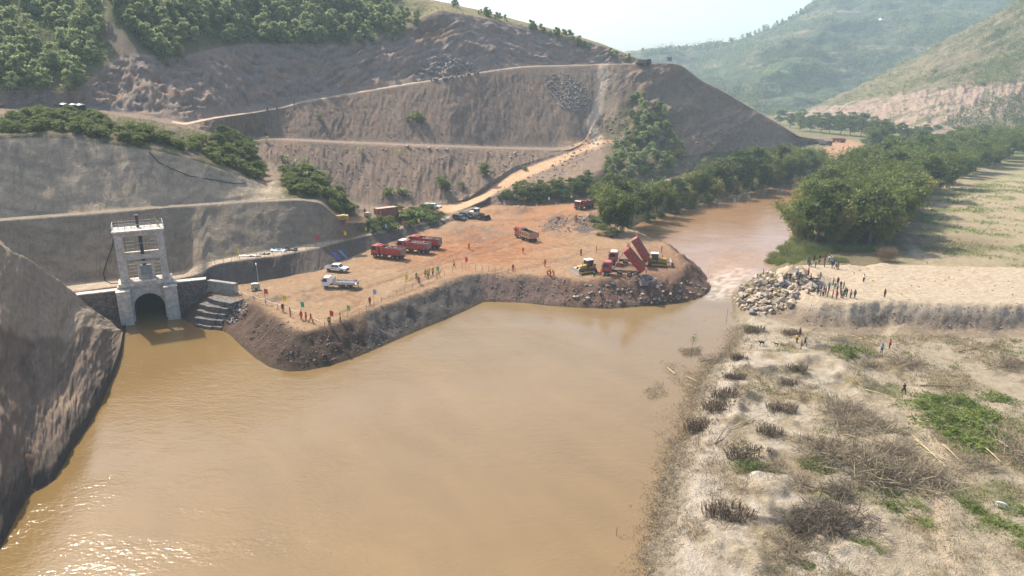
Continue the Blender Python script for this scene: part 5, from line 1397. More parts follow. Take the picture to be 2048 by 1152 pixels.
def car_body(o, prof, w, paint, tuck=.1, rail=None):
    """side profile skinned between two slightly rounded flanks"""
    m = MB(); n = len(prof); h = max(z for x, z in prof)
    secs = [(-w / 2, 0), (-w / 2 + .02, 0), (w / 2 - .02, 0), (w / 2, 0)]
    P = []
    for s in (-1, 1):
        for x, z in prof:
            k = max(0, (z - 1.0) / max(.01, h - 1.0)); P.append((x, s * (w / 2 - tuck * k - (.03 if z < .6 else 0)), z))
    F = [tuple(range(n)), tuple(range(2 * n - 1, n - 1, -1))] + [(i, i + n, (i + 1) % n + n, (i + 1) % n) for i in range(n)]
    m.add(P, F); return m.build('body', paint, o)
def pickup(label, u, v, deg, canopy=False, objs=None, stripe=False):
    o = empty('pickup_truck'); tag(o, label, 'pickup', 'white pickups')
    b = car_body(o, [(-2.6, .5), (2.55, .45), (2.65, .75), (2.5, 1.02), (1.35, 1.14), (.75, 1.72), (.5, 1.78), (-.75, 1.78), (-.95, 1.72), (-1.1, 1.1), (-2.62, 1.1)], 1.83, M_WHITE, .17)
    m = MB(); shell_box(m, -2.66, -1.1, -.9, .9, .62, 1.14, .05, 0); m.build('cargo_bed', M_WHITE, o)
    MB().box((-1.88, 0, 1.147), (1.42, 1.62, .012)).build('bed_liner', M_CHAS, o)
    MB().add([(1.30, -.72, 1.19), (1.30, .72, 1.19), (.80, .66, 1.70), (.80, -.66, 1.70)], [(0, 1, 2, 3)]).build('windscreen', M_GLASS, b)
    MB().add([(-1.12, -.7, 1.16), (-1.12, .7, 1.16), (-.985, .66, 1.68), (-.985, -.66, 1.68)], [(3, 2, 1, 0)]).build('rear_window', M_GLASS, b)
    for s in (-1, 1):
        for x0, x1, x2, x3 in ((.02, 1.08, .62, .02), (-.86, -.08, -.08, -.78)):
            MB().add([(x0, s * .925, 1.2), (x1, s * .925, 1.2), (x2, s * .79, 1.66), (x3, s * .79, 1.66)], [(0, 1, 2, 3)]).build('side_window', M_GLASS, b)
        MB().box((2.6, s * .68, .88), (.14, .38, .16)).build('headlight', M_LAMP, b)
        MB().box((-2.65, s * .82, .9), (.05, .12, .3)).build('tail_lamp', M_LAMPR, b)
        MB().box((1.0, s * 1.02, 1.2), (.12, .18, .14)).build('mirror', M_WHITE, b)
        for x_ in (1.62, -1.52):
            wheel(o, x_, s * .78, .38, .26, s); MB().prism([(x_ - .5, .42), (x_ - .36, .78), (x_ + .36, .78), (x_ + .5, .42)], s * .93 - .012, s * .93 + .012).build('wheel_arch', M_CHAS, b)
        if stripe: MB().box((-.2, s * .922, .86), (1.5, .012, .07)).build('side_decal', M_CHAS, b)
    MB().box((2.66, 0, .62), (.12, 1.6, .28)).build('bumper', M_CHAS, b); MB().box((2.64, 0, .86), (.06, .8, .2)).build('grille', M_CHAS, b)
    if canopy: MB().box((-1.85, 0, 1.48), (1.45, 1.7, .64), top=.93, topy=.82).build('canopy', M_WHITE, o)
    return place(o, u, v, deg, objs)
pickup('white double cab pickup with dark door stripe, parked by the white flatbed truck', 674, 543, -16, stripe=True)
pickup('white pickup with closed rear canopy on the track beside the red container', 866, 418, -14, canopy=True)
def suv(label, u, v, deg, paint):
    o = empty('parked_car'); tag(o, label, 'car', 'parked dark cars')
    b = car_body(o, [(-2.4, .45), (2.35, .42), (2.42, .75), (2.28, 1.04), (1.25, 1.14), (.6, 1.74), (.35, 1.82), (-2.0, 1.82), (-2.3, 1.7), (-2.42, 1.1)], 1.9, paint, .17)
    MB().add([(1.2, -.76, 1.19), (1.2, .76, 1.19), (.65, .68, 1.72), (.65, -.68, 1.72)], [(0, 1, 2, 3)]).build('windscreen', M_GLASS, b)
    MB().add([(-2.44, -.74, 1.15), (-2.44, .74, 1.15), (-2.335, .68, 1.66), (-2.335, -.68, 1.66)], [(3, 2, 1, 0)]).build('rear_window', M_GLASS, b)
    for s in (-1, 1):
        for x0, x1, x2, x3 in ((-.1, .98, .5, -.1), (-1.15, -.2, -.2, -1.1), (-2.2, -1.25, -1.25, -2.1)):
            MB().add([(x0, s * .957, 1.2), (x1, s * .957, 1.2), (x2, s * .80, 1.70), (x3, s * .80, 1.70)], [(0, 1, 2, 3)]).build('side_window', M_GLASS, b)
        MB().box((2.36, s * .7, .9), (.14, .36, .15)).build('headlight', M_LAMP, b); MB().box((-2.43, s * .82, 1.0), (.05, .14, .3)).build('tail_lamp', M_LAMPR, b)
        MB().box((.1, s * .78, 1.86), (2.6, .05, .05)).build('roof_rail', M_STEEL, b)
        for x_ in (1.45, -1.4): wheel(o, x_, s * .82, .38, .26, s)
    MB().box((2.42, 0, .6), (.1, 1.7, .26)).build('bumper', M_CHAS, b)
    return place(o, u, v, deg)
suv('dark green car parked nearest the earth bank, beside a matching car', 920, 441, -38, M_DARKC)
suv('dark blue grey car parked between its twin and the wheel loader', 933, 437, -38, mat_plain('dark_blue_car_paint', (.03, .045, .065), .25, .1, 2, coat=.6, dirt=(.2, .17, .13), dirt_amt=.25))
def flatbed(u, v, deg):
    o = empty('flatbed_truck'); tag(o, 'small white flatbed truck with low side boards and open bed', 'truck')
    m = MB(); m.box((-.3, .38, .7), (6.4, .14, .22)); m.box((-.3, -.38, .7), (6.4, .14, .22)); m.box((-.6, .85, .62), (1.4, .35, .4)); m.box((-.6, -.85, .62), (1.4, .35, .4)); m.build('chassis', M_CHAS, o)
    c = MB(); c.prism([(1.95, .6), (3.5, .6), (3.58, 1.25), (3.3, 2.2), (3.1, 2.35), (2.1, 2.35), (1.95, 2.2)], -1.0, 1.0); cb = c.build('cab', M_WHITE, o)
    MB().add([(3.575, -.88, 1.32), (3.575, .88, 1.32), (3.335, .84, 2.12), (3.335, -.84, 2.12)], [(0, 1, 2, 3)]).build('windscreen', M_GLASS, cb)
    for s in (-1, 1):
        MB().add([(2.4, s * 1.006, 1.4), (3.42, s * 1.006, 1.4), (3.24, s * 1.006, 2.1), (2.4, s * 1.006, 2.1)], [(0, 1, 2, 3)]).build('side_window', M_GLASS, cb)
        MB().box((3.56, s * .72, .86), (.08, .34, .2)).build('headlight', M_LAMP, cb)
        MB().box((3.5, s * 1.14, 1.75), (.08, .16, .36)).build('mirror', M_CHAS, cb)
        wheel(o, 2.7, s * .85, .42, .26, s); wheel(o, -2.0, s * .8, .42, .46, s)
        for i in range(3): MB().box((-2.75 + 1.5 * i + .06, s * 1.06, 1.27), (1.47, .06, .46)).build('side_board', M_GREYP, o)
    MB().box((3.57, 0, .68), (.12, 2.0, .3)).build('bumper', M_GREYP, cb)
    MB().box((-1.25, 0, .98), (5.0, 2.1, .12)).build('bed_floor', M_GREYP, o); MB().box((-3.75 + .04, 0, 1.27), (.06, 2.06, .46)).build('tail_board', M_GREYP, o)
    m = MB(); m.box((1.2, 0, 1.6), (.07, 2.06, 1.12)); [m.tube([(1.25, y_, 1.0), (1.25, y_, 2.45)], .03, 4) for y_ in (-1, -.3, .3, 1)]; m.tube([(1.25, -1, 2.45), (1.25, 1, 2.45)], .03, 4); m.build('head_board', M_STEEL, o)
    return place(o, u, v, deg)
flatbed(681, 575, 176)
def bulldozer(label, u, v, deg):
    o = empty('bulldozer'); tag(o, label, 'bulldozer', 'bulldozers on the dam')
    for s in (-1, 1):
        t = MB(); prof = [(-1.75, .12), (1.65, .02), (2.05, .45), (1.75, .9), (-1.5, 1.0), (-2.05, .6)]; y0 = s * 1.05
        t.prism(prof, y0 - .28, y0 + .28); tk = t.build('track', M_CHAS, o)
        sh = MB()
        for i in range(22):
            a = i / 22 * (len(prof)); k = int(a); f = a - k; x_, z_ = (np.array(prof[k]) * (1 - f) + np.array(prof[(k + 1) % 6]) * f); sh.box((x_ * 1.015, y0, z_ + (.02 if z_ > .5 else -.0)), (.16, .62, .10))
        sh.build('track_shoe', M_IRON, tk); MB().box((0, s * 1.355, .5), (2.6, .06, .42)).build('track_frame', M_YEL, tk)
    m = MB(); m.prism([(.1, .75), (2.05, .7), (2.1, 1.5), (1.9, 1.72), (.1, 1.85)], -.55, .55); hd = m.build('engine_hood', M_YEL, o)
    MB().box((2.11, 0, 1.15), (.04, .9, .75)).build('grille', M_CHAS, hd)
    m = MB(); m.tube([(1.1, .25, 1.75), (1.1, .25, 2.6)], .07, 8); m.build('exhaust', M_CHAS, hd)
    m = MB(); m.box((-1.15, 0, 1.15), (1.9, 1.4, .9)); m.box((-1.6, 0, 1.75), (.9, 1.7, .5)); m.build('rear_body', M_YEL, o)
    m = MB()
    for x_ in (.1, -1.35):
        for s in (-1, 1): m.box((x_, s * .76, 2.2), (.1, .1, 1.35))
    m.box((-.62, 0, 1.55), (1.6, 1.62, .12)); m.box((.1, 0, 1.75), (.06, 1.5, .3)); cab_ = m.build('cab', M_CHAS, o)
    MB().box((-.62, 0, 2.93), (1.85, 1.8, .14), top=.92).build('cab_roof', M_CREAM, cab_)
    for s in (-1, 1): MB().box((-.62, s * .76, 2.25), (1.34, .03, 1.2)).build('window', M_GLASS, cab_)
    MB().box((.1, 0, 2.3), (.03, 1.4, 1.05)).build('window', M_GLASS, cab_); MB().box((-1.36, 0, 2.35), (.03, 1.4, 1.0)).build('window', M_GLASS, cab_)
    b = MB(); n = 6; P = []
    for i in range(n + 1):
        a = -.55 + 1.1 * i / n; x_ = 3.15 - .42 * math.cos(a) * 1.0; z_ = .72 + .95 * math.sin(a) / math.sin(.55) * .7
        P += [(x_ + .3, -1.75, z_), (x_ + .3, 1.75, z_), (x_ + .2, -1.75, z_), (x_ + .2, 1.75, z_)]
    F = []
    for i in range(n): q_ = 4 * i; F += [(q_, q_ + 1, q_ + 5, q_ + 4), (q_ + 3, q_ + 2, q_ + 6, q_ + 7), (q_, q_ + 4, q_ + 6, q_ + 2), (q_ + 1, q_ + 3, q_ + 7, q_ + 5)]
    F += [(0, 2, 3, 1), (4 * n, 4 * n + 1, 4 * n + 3, 4 * n + 2)]
    b.add(P, F); b.build('blade', M_BLADE, o)
    for s in (-1, 1):
        m = MB(); m.box((1.5, s * 1.5, .48), (3.0, .16, .26)); m.build('push_arm', M_YEL, o)
        m = MB(); m.tube([(1.7, s * .6, 1.55), (2.9, s * .7, .95)], .07, 6); m.build('lift_ram', M_STEEL, o)
    m = MB(); m.box((-2.35, 0, .95), (.5, 1.3, .25)); m.box((-2.6, 0, .6), (.16, .18, 1.0)); m.build('ripper', M_YEL, o)
    return place(o, u, v, deg)
bulldozer('yellow bulldozer with bright steel blade, waiting in front of the bright red tipping truck', 1172, 545, -152)
bulldozer('yellow bulldozer with cream cab roof working at the tip of the dam', 1314, 531, -8)
def loader(u, v, deg):
    o = empty('wheel_loader'); tag(o, 'dusty wheel loader with cream cab and lowered bucket beside two dark cars', 'loader')
    m = MB(); m.prism([(-3.2, .9), (-.9, .8), (-.9, 2.1), (-2.9, 2.1), (-3.3, 1.9)], -.85, .85); m.build('engine_hood', M_CREAM, o)
    m = MB(); m.box((.2, 0, 1.0), (2.8, .9, .7)); m.box((1.3, 0, 1.45), (.6, 1.0, .9)); m.build('frame', M_YEL, o)
    m = MB(); m.box((-.25, 0, 1.75), (1.35, 1.45, .7))
    for x_ in (-.88, .38):
        for s in (-1, 1): m.box((x_, s * .68, 2.55), (.1, .1, 1.1))
    cb = m.build('cab', M_CREAM, o); MB().box((-.25, 0, 3.16), (1.5, 1.6, .14), top=.92).build('cab_roof', M_WHITE, cb)
    for s in (-1, 1): MB().box((-.25, s * .69, 2.58), (1.16, .03, .98)).build('window', M_GLASS, cb)
    MB().box((.39, 0, 2.58), (.03, 1.26, .98)).build('window', M_GLASS, cb); MB().box((-.89, 0, 2.58), (.03, 1.26, .98)).build('window', M_GLASS, cb)
    for x_ in (1.35, -1.75):
        for s in (-1, 1): wheel(o, x_, s * 1.0, .78, .62, s)
    for s in (-1, 1):
        m = MB(); m.prism([(1.0, 1.75), (1.3, 1.95), (2.4, 1.4), (3.3, .65), (3.1, .4), (2.2, 1.05)], s * .55 - .09, s * .55 + .09); m.build('lift_arm', M_CHAS, o)
        m = MB(); m.tube([(1.1, s * .3, 1.2), (2.5, s * .5, 1.05)], .08, 6); m.build('lift_ram', M_STEEL, o)
    m = MB(); pf = [(3.1, .2), (4.2, .12), (4.25, .18), (3.3, .32), (3.15, .7), (3.3, 1.15), (3.5, 1.3), (3.42, 1.36), (3.1, 1.2), (2.95, .7)]; m.prism(pf, -1.42, 1.42)
    for s in (-1, 1): m.prism([(3.12, .22), (4.15, .15), (3.5, 1.3), (3.1, 1.15)], s * 1.42 - .03, s * 1.42 + .03)
    m.build('bucket', M_CHAS, o); return place(o, u, v, deg)
loader(955, 437, -33)
def container(u, v, deg):
    o = empty('shipping_container'); tag(o, 'dark red corrugated shipping container on the bench above the flagged path', 'container')
    L_, W_, H_ = 6.06, 2.44, 2.6
    for s in (-1, 1):
        m = MB(); n = 26
        P = []; 
        for i in range(n + 1):
            x_ = -L_ / 2 + .1 + (L_ - .2) * i / n; y_ = s * (W_ / 2 - (.04 if (i // 1) % 2 else .0)); P += [(x_, y_, .15), (x_, y_, H_ - .12)]
        m.add(P, [(2 * i, 2 * i + 2, 2 * i + 3, 2 * i + 1) for i in range(n)]); m.build('side_panel', M_CONTR, o)
    m = MB(); m.box((0, 0, H_ - .05), (L_ - .05, W_ - .05, .08)); m.build('roof', mat_plain('rusted_roof_paint', (.45, .33, .25), .7, .25, 1.2, dirt=(.3, .17, .11), dirt_amt=.6), o)
    m = MB(); m.box((0, 0, .09), (L_ - .06, W_ - .06, .14)); m.build('floor', M_CHAS, o)
    for sx in (-1, 1):
        for sy in (-1, 1): MB().box((sx * (L_ / 2 - .08), sy * (W_ / 2 - .08), H_ / 2), (.18, .18, H_)).build('corner_post', M_CONTR, o)
        for sy in (-1, 1): MB().box((0, sx * (W_ / 2 - .05), .1 if sy < 0 else H_ - .08), (L_ - .36, .12, .16)).build('rail', M_CONTR, o)
    for sy in (-1, 1):
        d = MB().box((-L_ / 2 + .06, sy * .58, H_ / 2), (.07, 1.12, H_ - .35)).build('door', M_CONTR, o)
        for k in (-.25, .28): MB().tube([(-L_ / 2 - .02, sy * .58 + k, .2), (-L_ / 2 - .02, sy * .58 + k, H_ - .2)], .03, 6).build('lock_rod', M_STEEL, d)
    MB().box((L_ / 2 - .06, 0, H_ / 2), (.06, W_ - .36, H_ - .3)).build('end_panel', M_CONTR, o)
    m = MB(); [m.box((-L_ / 2 + .9, -W_ / 2 - .012, .6 + k * .42), (.14, .012, .24)) for k in range(4)]; m.build('painted_marking', M_WHITE, o)
    return place(o, u, v, deg, [HILL])
container(772, 433, 36)
def compressor(u, v, deg):
    o = empty('air_compressor'); tag(o, 'yellow towable air compressor on small wheels at the foot of the wall', 'compressor')
    m = MB(); m.prism([(-1.5, .5), (1.5, .5), (1.55, 1.35), (1.35, 1.6), (-1.35, 1.6), (-1.55, 1.4)], -.75, .75); h = m.build('housing', M_YEL, o)
    m = MB(); m.box((.3, 0, 1.68), (.8, .6, .16)); m.build('roof_vent', M_CREAM, h)
    for s in (-1, 1):
        for k in (-.8, .1, .9): MB().box((k, s * .757, 1.0), (.6, .012, .5)).build('side_door', M_YEL, h)
        wheel(o, -.5, s * .72, .34, .22, s); wheel(o, .6, s * .72, .34, .22, s)
        MB().box((.1, s * .766, 1.05), (.5, .01, .22)).build('painted_logo', M_CHAS, h)
    m = MB(); m.tube([(1.5, 0, .5), (2.6, 0, .35)], .06, 6); m.build('tow_bar', M_CHAS, o)
    return place(o, u, v, deg, [HILL])
compressor(685, 443, 8)
def light_tower(label, u, v, deg, mast, objs=None):
    o = empty('light_tower'); tag(o, label, 'light tower', 'mobile light towers')
    m = MB(); m.box((0, 0, .95), (1.7, 1.1, 1.1), top=.92); h = m.build('generator_housing', M_GRNP, o); MB().box((.2, 0, 1.53), (.7, .7, .08)).build('hatch', M_CREAM, h)
    for s in (-1, 1): wheel(o, -.1, s * .68, .32, .2, s)
    m = MB(); m.tube([(.8, 0, .45), (1.7, 0, .4)], .05, 6); [m.tube([(x_, s * .5, .5), (x_, s * 1.2, .02)], .035, 4) for x_ in (-.7, .7) for s in (-1, 1)]; m.build('outrigger', M_CHAS, o)
    m = MB(); m.tube([(-.6, 0, .4), (-.6, 0, mast * .6)], .07, 6); m.tube([(-.6, 0, mast * .55), (-.6, 0, mast)], .045, 6); ms = m.build('mast', M_STEEL, o)
    for s in (-.45, -.15, .15, .45): MB().box((-.52, s, mast + .05), (.16, .24, .26)).build('lamp', M_LAMP, ms)
    MB().tube([(-.6, -.6, mast), (-.6, .6, mast)], .03, 5).build('lamp_bar', M_STEEL, ms)
    return place(o, u, v, deg, objs)
light_tower('pale green mobile light tower on the sandy platform behind the red flag', 512, 581, 200, 5.4)
light_tower('grey green mobile light tower with tall mast beside the red container', 736, 436, 160, 8.2, [HILL])
for i, (u, v) in enumerate([(131, 226), (150, 227), (164, 228)]):
    o = empty('water_tank'); tag(o, ['black plastic water tank standing apart from the other two', 'black plastic water tank in the middle of the three', 'black plastic water tank at the scarp end of the three'][i], 'tank', 'black water tanks')
    M_TK = mat_plain('black_plastic', (.02, .022, .024), .4, .2, 3)
    m = MB()
    for k in range(6): m.cyl((0, 0, .2 + k * .4), 1.12 + .05 * (k % 2), .4, 'Z', 24)
    m.cyl((0, 0, 2.55), 1.1, .3, 'Z', 24, .55); m.build('shell', M_TK, o, True); MB().cyl((0, 0, 2.76), .35, .14, 'Z', 16).build('lid', M_TK, o)
    place(o, u, v + 2, 0, [HILL])
# ================================================================== PEOPLE AND ANIMALS
def skin_mesh(name, joints, edges, root=0, sub=1):
    me = bpy.data.meshes.new(name); me.from_pydata([j[0] for j in joints], edges, [])
    o = bpy.data.objects.new(name, me); COL.objects.link(o)
    o.modifiers.new('s', 'SKIN'); 
    for i, j in enumerate(joints):
        sv = me.skin_vertices[0].data[i]; r = j[1]; sv.radius = (r, r) if not isinstance(r, tuple) else r; sv.use_root = (i == root)
    if sub: 
        ss = o.modifiers.new('d', 'SUBSURF'); ss.levels = sub; ss.render_levels = sub
    dg = bpy.context.evaluated_depsgraph_get(); out = bpy.data.meshes.new_from_object(o.evaluated_get(dg))
    bpy.data.objects.remove(o, do_unlink=True); bpy.data.meshes.remove(me)
    out.polygons.foreach_set('use_smooth', np.ones(len(out.polygons), bool))
    return out
def pose_person(arms, legs, lean=0.0, crouch=0.0):
    """faces +X. arms: per side (elbow offset, wrist offset) from the shoulder; legs: per side forward swing"""
    J = []; E = []; reg = []
    def a(p, r, parent=None, rg_=None):
        J.append((p, r)); i = len(J) - 1
        if parent is not None: E.append((parent, i)); reg.append(rg_)
        return i
    hz = .93 - crouch
    L_ = lambda z: lean * (z - hz)
    pel = a((0, 0, hz), (.15, .12)); sp = a((L_(hz + .2), 0, hz + .2), (.14, .11), pel, 'torso'); ch = a((L_(hz + .42), 0, hz + .42), (.165, .12), sp, 'torso')
    nk = a((L_(hz + .57) + .01, 0, hz + .57), .055, ch, 'neck'); h0 = a((L_(hz + .64) + .03, 0, hz + .64), (.075, .085), nk, 'head'); h1 = a((L_(hz + .74) + .03, 0, hz + .74), (.082, .1), h0, 'head'); a((L_(hz + .81) + .02, 0, hz + .81), (.06, .07), h1, 'head')
    a((L_(hz + .69) + .135, 0, hz + .685), .014, h1, 'head')
    for k, s in enumerate((-1, 1)):
        sh = a((L_(hz + .46), s * .19, hz + .46), .068, ch, 'sleeve'); (e, w) = arms[k]; b = Vector(J[sh][0])
        el = a(tuple(b + Vector((e[0], s * e[1], e[2]))), .046, sh, 'sleeve'); wr = a(tuple(b + Vector((w[0], s * w[1], w[2]))), .030, el, 'sleeve')
        d = (Vector(J[wr][0]) - Vector(J[el][0])).normalized(); pm = a(tuple(Vector(J[wr][0]) + d * .07), (.036, .02), wr, 'hand')
        c0 = Vector(J[pm][0]); side = Vector((1, 0, 0)) - d * d.x; side = side.normalized() if side.length > .1 else Vector((0, 0, 1))
        for q_, ln in ((-.028, .065), (-.010, .08), (.010, .085), (.028, .072)):
            f1 = a(tuple(c0 + side * q_ + d * ln * .5), .010, pm, 'hand'); a(tuple(c0 + side * q_ + d * ln + Vector((.01, -s * .012, 0))), .008, f1, 'hand')
        a(tuple(Vector(J[wr][0]) + d * .05 + side * .055), .010, wr, 'hand')
    for k, s in enumerate((-1, 1)):
        sw = legs[k]; hp = a((0, s * .095, hz - .06), .098, pel, 'leg')
        kn = a((sw * .55 + crouch * .75 + .03, s * .11, .50 - crouch * .45 + abs(sw) * .04), .062, hp, 'leg'); an = a((sw * .95 - crouch * .1 + (-.08 if sw < 0 else 0), s * .115, .09 + (.05 if sw < -.1 else 0)), .043, kn, 'leg'); a((sw * .95 - crouch * .1 + .16 + (-.08 if sw < 0 else 0), s * .13, .045), (.045, .035), an, 'foot')
    return J, E, reg
def sub_mesh(name, src, faces, off, col=None):
    vs = sorted({v for f in faces for v in src.polygons[f].vertices}); mp = {v: i for i, v in enumerate(vs)}
    me = bpy.data.meshes.new(name)
    me.from_pydata([tuple(src.vertices[v].co + src.vertices[v].normal * off) for v in vs], [], [tuple(mp[v] for v in src.polygons[f].vertices) for f in faces])
    me.polygons.foreach_set('use_smooth', np.ones(len(me.polygons), bool)); return me
M_SKIN = mat_plain('dark_skin', (.085, .045, .028), .55, .1, 8)
M_HAIR = mat_plain('black_hair', (.012, .010, .010), .8, .2, 20)
M_SHOE = mat_plain('dark_shoe', (.03, .027, .025), .7, .2, 8)
DOWN = ((.0, .06, -.28), (.05, .07, -.53)); DOWN2 = ((-.02, .05, -.28), (-.06, .07, -.53)); UP = ((.12, .10, .12), (.22, .06, .36)); FWD = ((.10, .05, -.24), (.34, -.02, -.20)); HIPS = ((-.06, .17, -.22), (.05, .0, -.42)); HOLD = ((.10, .06, -.24), (.30, -.02, -.02)); SW1 = ((.12, .05, -.25), (.28, .06, -.44)); SW2 = ((-.12, .05, -.25), (-.16, .07, -.52))
POSES = {'stand': ((DOWN, DOWN2), (0, .02), 0, 0), 'walk': ((SW1, SW2), (-.30, .30), .06, 0), 'point': ((DOWN, UP), (.03, 0), 0, 0), 'hips': ((HIPS, HIPS), (.05, -.02), 0, 0), 'hold': ((HOLD, DOWN), (0, .08), .02, 0), 'work': ((FWD, FWD), (.12, -.05), .45, .12), 'crouch': ((FWD, FWD), (.1, .1), .35, .42)}
PM = {}
for nm, (ar, lg, ln, cr) in POSES.items():
    J, E, reg = pose_person(ar, lg, ln, cr); body = skin_mesh('person', J, E, 0, 1)
    R_ = {}
    for f in body.polygons:
        c = f.center; best = None
        for (i, j), g_ in zip(E, reg):
            A_, B_ = Vector(J[i][0]), Vector(J[j][0]); t = max(0, min(1, (c - A_).dot(B_ - A_) / max(1e-9, (B_ - A_).length_squared))); d = (c - A_.lerp(B_, t)).length
            if best is None or d < best[0]: best = (d, g_)
        R_.setdefault(best[1], []).append(f.index)
    hz = .93 - cr
    tor = R_['torso']; upper = [f for f in tor if body.polygons[f].center.z > hz - .02]; lower = [f for f in tor if body.polygons[f].center.z <= hz + .02]
    head = [f for f in R_['head'] if body.polygons[f].center.z > hz + .735 or body.polygons[f].center.x < ln * .72 - .0]
    body.materials.append(M_SKIN)
    PM[nm] = dict(body=body, shirt=sub_mesh('shirt', body, upper + R_['sleeve'], .014), trousers=sub_mesh('trousers', body, lower + R_['leg'], .014), shoes=sub_mesh('shoes', body, R_['foot'], .012), vest=sub_mesh('vest', body, upper, .03), hair=sub_mesh('hair', body, head, .012))
    hl = MB(); cx, cz = ln * .74 + .025, hz + .755
    rings = [(.125, -.02), (.122, .03), (.10, .085), (.055, .12), (.001, .132)]
    P = [(cx + r * 1.12 * math.cos(2 * math.pi * i / 12), r * math.sin(2 * math.pi * i / 12), cz + z) for r, z in rings for i in range(12)]
    hl.add(P, [(k * 12 + i, k * 12 + (i + 1) % 12, (k + 1) * 12 + (i + 1) % 12, (k + 1) * 12 + i) for k in range(4) for i in range(12)]); hl.box((cx + .14, 0, cz - .015), (.1, .16, .015)); PM[nm]['helmet'] = hl.mesh('helmet', True)
CLOTH = {'orange': (.60, .095, .025), 'redorange': (.50, .055, .030), 'red': (.42, .025, .03), 'darkred': (.20, .018, .025), 'black': (.022, .022, .025), 'navy': (.035, .05, .10), 'blue': (.10, .19, .38), 'skyblue': (.32, .45, .60), 'white': (.70, .69, .66), 'grey': (.22, .21, .20), 'brown': (.14, .085, .055), 'yellow': (.60, .40, .06), 'green': (.05, .15, .06), 'khaki': (.30, .25, .15), 'lime': (.55, .75, .06), 'pink': (.50, .17, .20), 'teal': (.05, .2, .2)}
def cloth(c):
    return mat_plain('cloth_' + c, CLOTH[c], .85, .18, 14, spec=.1, bump=.2)
def dress(name, mesh, parent, mt):
    if len(mesh.materials) == 0: mesh.materials.append(None)
    o = link(name, mesh, parent); o.material_slots[0].link = 'OBJECT'; o.material_slots[0].material = mt; return o
def person(p, deg, pose, shirt, trousers, label, group=None, vest=None, helmet=None, scale=1.0):
    d = PM[pose]; b = link('person', d['body']); b.location = p; b.rotation_euler = (0, 0, math.radians(deg)); b.scale = (scale,) * 3
    dress('shirt', d['shirt'], b, cloth(shirt)); dress('trousers', d['trousers'], b, cloth(trousers)); dress('shoes', d['shoes'], b, M_SHOE)
    if vest: dress('vest', d['vest'], b, cloth(vest))
    if helmet: dress('helmet', d['helmet'], b, mat_plain('helmet_' + helmet, CLOTH[helmet], .35, .05, 5))
    else: dress('hair', d['hair'], b, M_HAIR)
    return tag(b, label, 'person', group)
def man(u, v, deg, pose, shirt, trousers, label, **k):
    objs = k.pop('objs', None); return person(gp(u, v, objs), deg, pose, shirt, trousers, label, **k)
G1 = 'workers at the platform corner'
man(566, 624, -60, 'stand', 'darkred', 'darkred', 'worker in dark red overalls under the yellow flag at the barrier tape', helmet='yellow')
man(581, 633, 190, 'hips', 'redorange', 'redorange', 'worker in red overalls with hands on hips between the yellow and green flags')
man(603, 640, -80, 'stand', 'redorange', 'redorange', 'worker in orange red overalls standing under the green flag at the platform corner', helmet='red')
man(613, 642, 160, 'hold', 'orange', 'orange', 'worker in orange overalls between two others at the platform corner')
man(622, 645, -20, 'walk', 'orange', 'redorange', 'worker in orange overalls stepping towards the red corner flag')
man(659, 651, -70, 'stand', 'black', 'black', 'worker in lime vest half hidden below the red corner flag', vest='lime', helmet='yellow')
man(681, 644, 200, 'hips', 'khaki', 'brown', 'worker in green vest beside the lime flag at the platform corner', vest='lime')
man(740, 610, -100, 'stand', 'redorange', 'black', 'worker in red top and dark trousers under the light blue flag', helmet='skyblue')
man(838, 568, 100, 'stand', 'redorange', 'brown', 'worker in red overalls at the edge posts beside a man in a dark vest')
man(833, 561, -60, 'hold', 'black', 'black', 'man in black with lime vest talking to a worker in red', vest='lime')
for (u, v, r_) in [(851, 554, -80), (856, 556, 60), (859, 551, 200), (866, 551, -120)]: man(u, v, r_, rg.choice(['stand', 'hips', 'hold']), 'khaki', 'black', 'man in lime vest in the group of four by the green flag', vest='lime', group='vested group by the green flag')
man(877, 554, 10, 'walk', 'khaki', 'khaki', 'man in lime vest walking directly under the green flag', vest='lime')
man(908, 535, 200, 'walk', 'khaki', 'black', 'man in lime vest walking near the red flag above the dam corner', vest='lime')
man(1046, 508, -70, 'walk', 'orange', 'orange', 'worker in orange overalls crossing the yard in front of the empty truck')
man(1026, 543, 80, 'stand', 'redorange', 'redorange', 'lone worker in red overalls standing near the dam edge')
man(1090, 533, -100, 'stand', 'orange', 'orange', 'worker in orange overalls standing behind the crouching trio')
man(1094, 550, 20, 'crouch', 'redorange', 'redorange', 'worker in red overalls crouching at the outer side of the trio on the dam')
man(1101, 553, 120, 'work', 'redorange', 'redorange', 'worker in red overalls bending in the middle of the trio on the dam')
man(1108, 553, 200, 'work', 'orange', 'redorange', 'worker bending at the bulldozer side of the trio on the dam')
man(1162, 511, -60, 'stand', 'black', 'black', 'man in lime vest and black trousers standing behind the bright bladed bulldozer', vest='lime')
man(1193, 505, 180, 'stand', 'orange', 'orange', 'worker in orange overalls standing before the cab of the white roofed tipping truck')
man(1188, 554, 60, 'stand', 'navy', 'black', 'man in lime vest between the bulldozer blade and the bright red truck', vest='lime')
man(1200, 552, 40, 'work', 'orange', 'orange', 'worker in orange bending at the front wheel of the bright red truck')
man(1238, 534, 180, 'stand', 'redorange', 'redorange', 'worker in red standing between the two tipping trucks')
man(1323, 505, 200, 'point', 'orange', 'orange', 'worker in orange overalls with raised arm behind the bulldozer at the dam tip')
man(1152, 440, -90, 'stand', 'orange', 'orange', 'worker in orange overalls by the stone heap below the arriving truck')
man(1076, 478, 90, 'walk', 'orange', 'khaki', 'dusty worker walking behind the empty truck')
man(938, 499, -40, 'stand', 'orange', 'redorange', 'worker in orange standing in the wheel tracks behind the parked row of trucks')
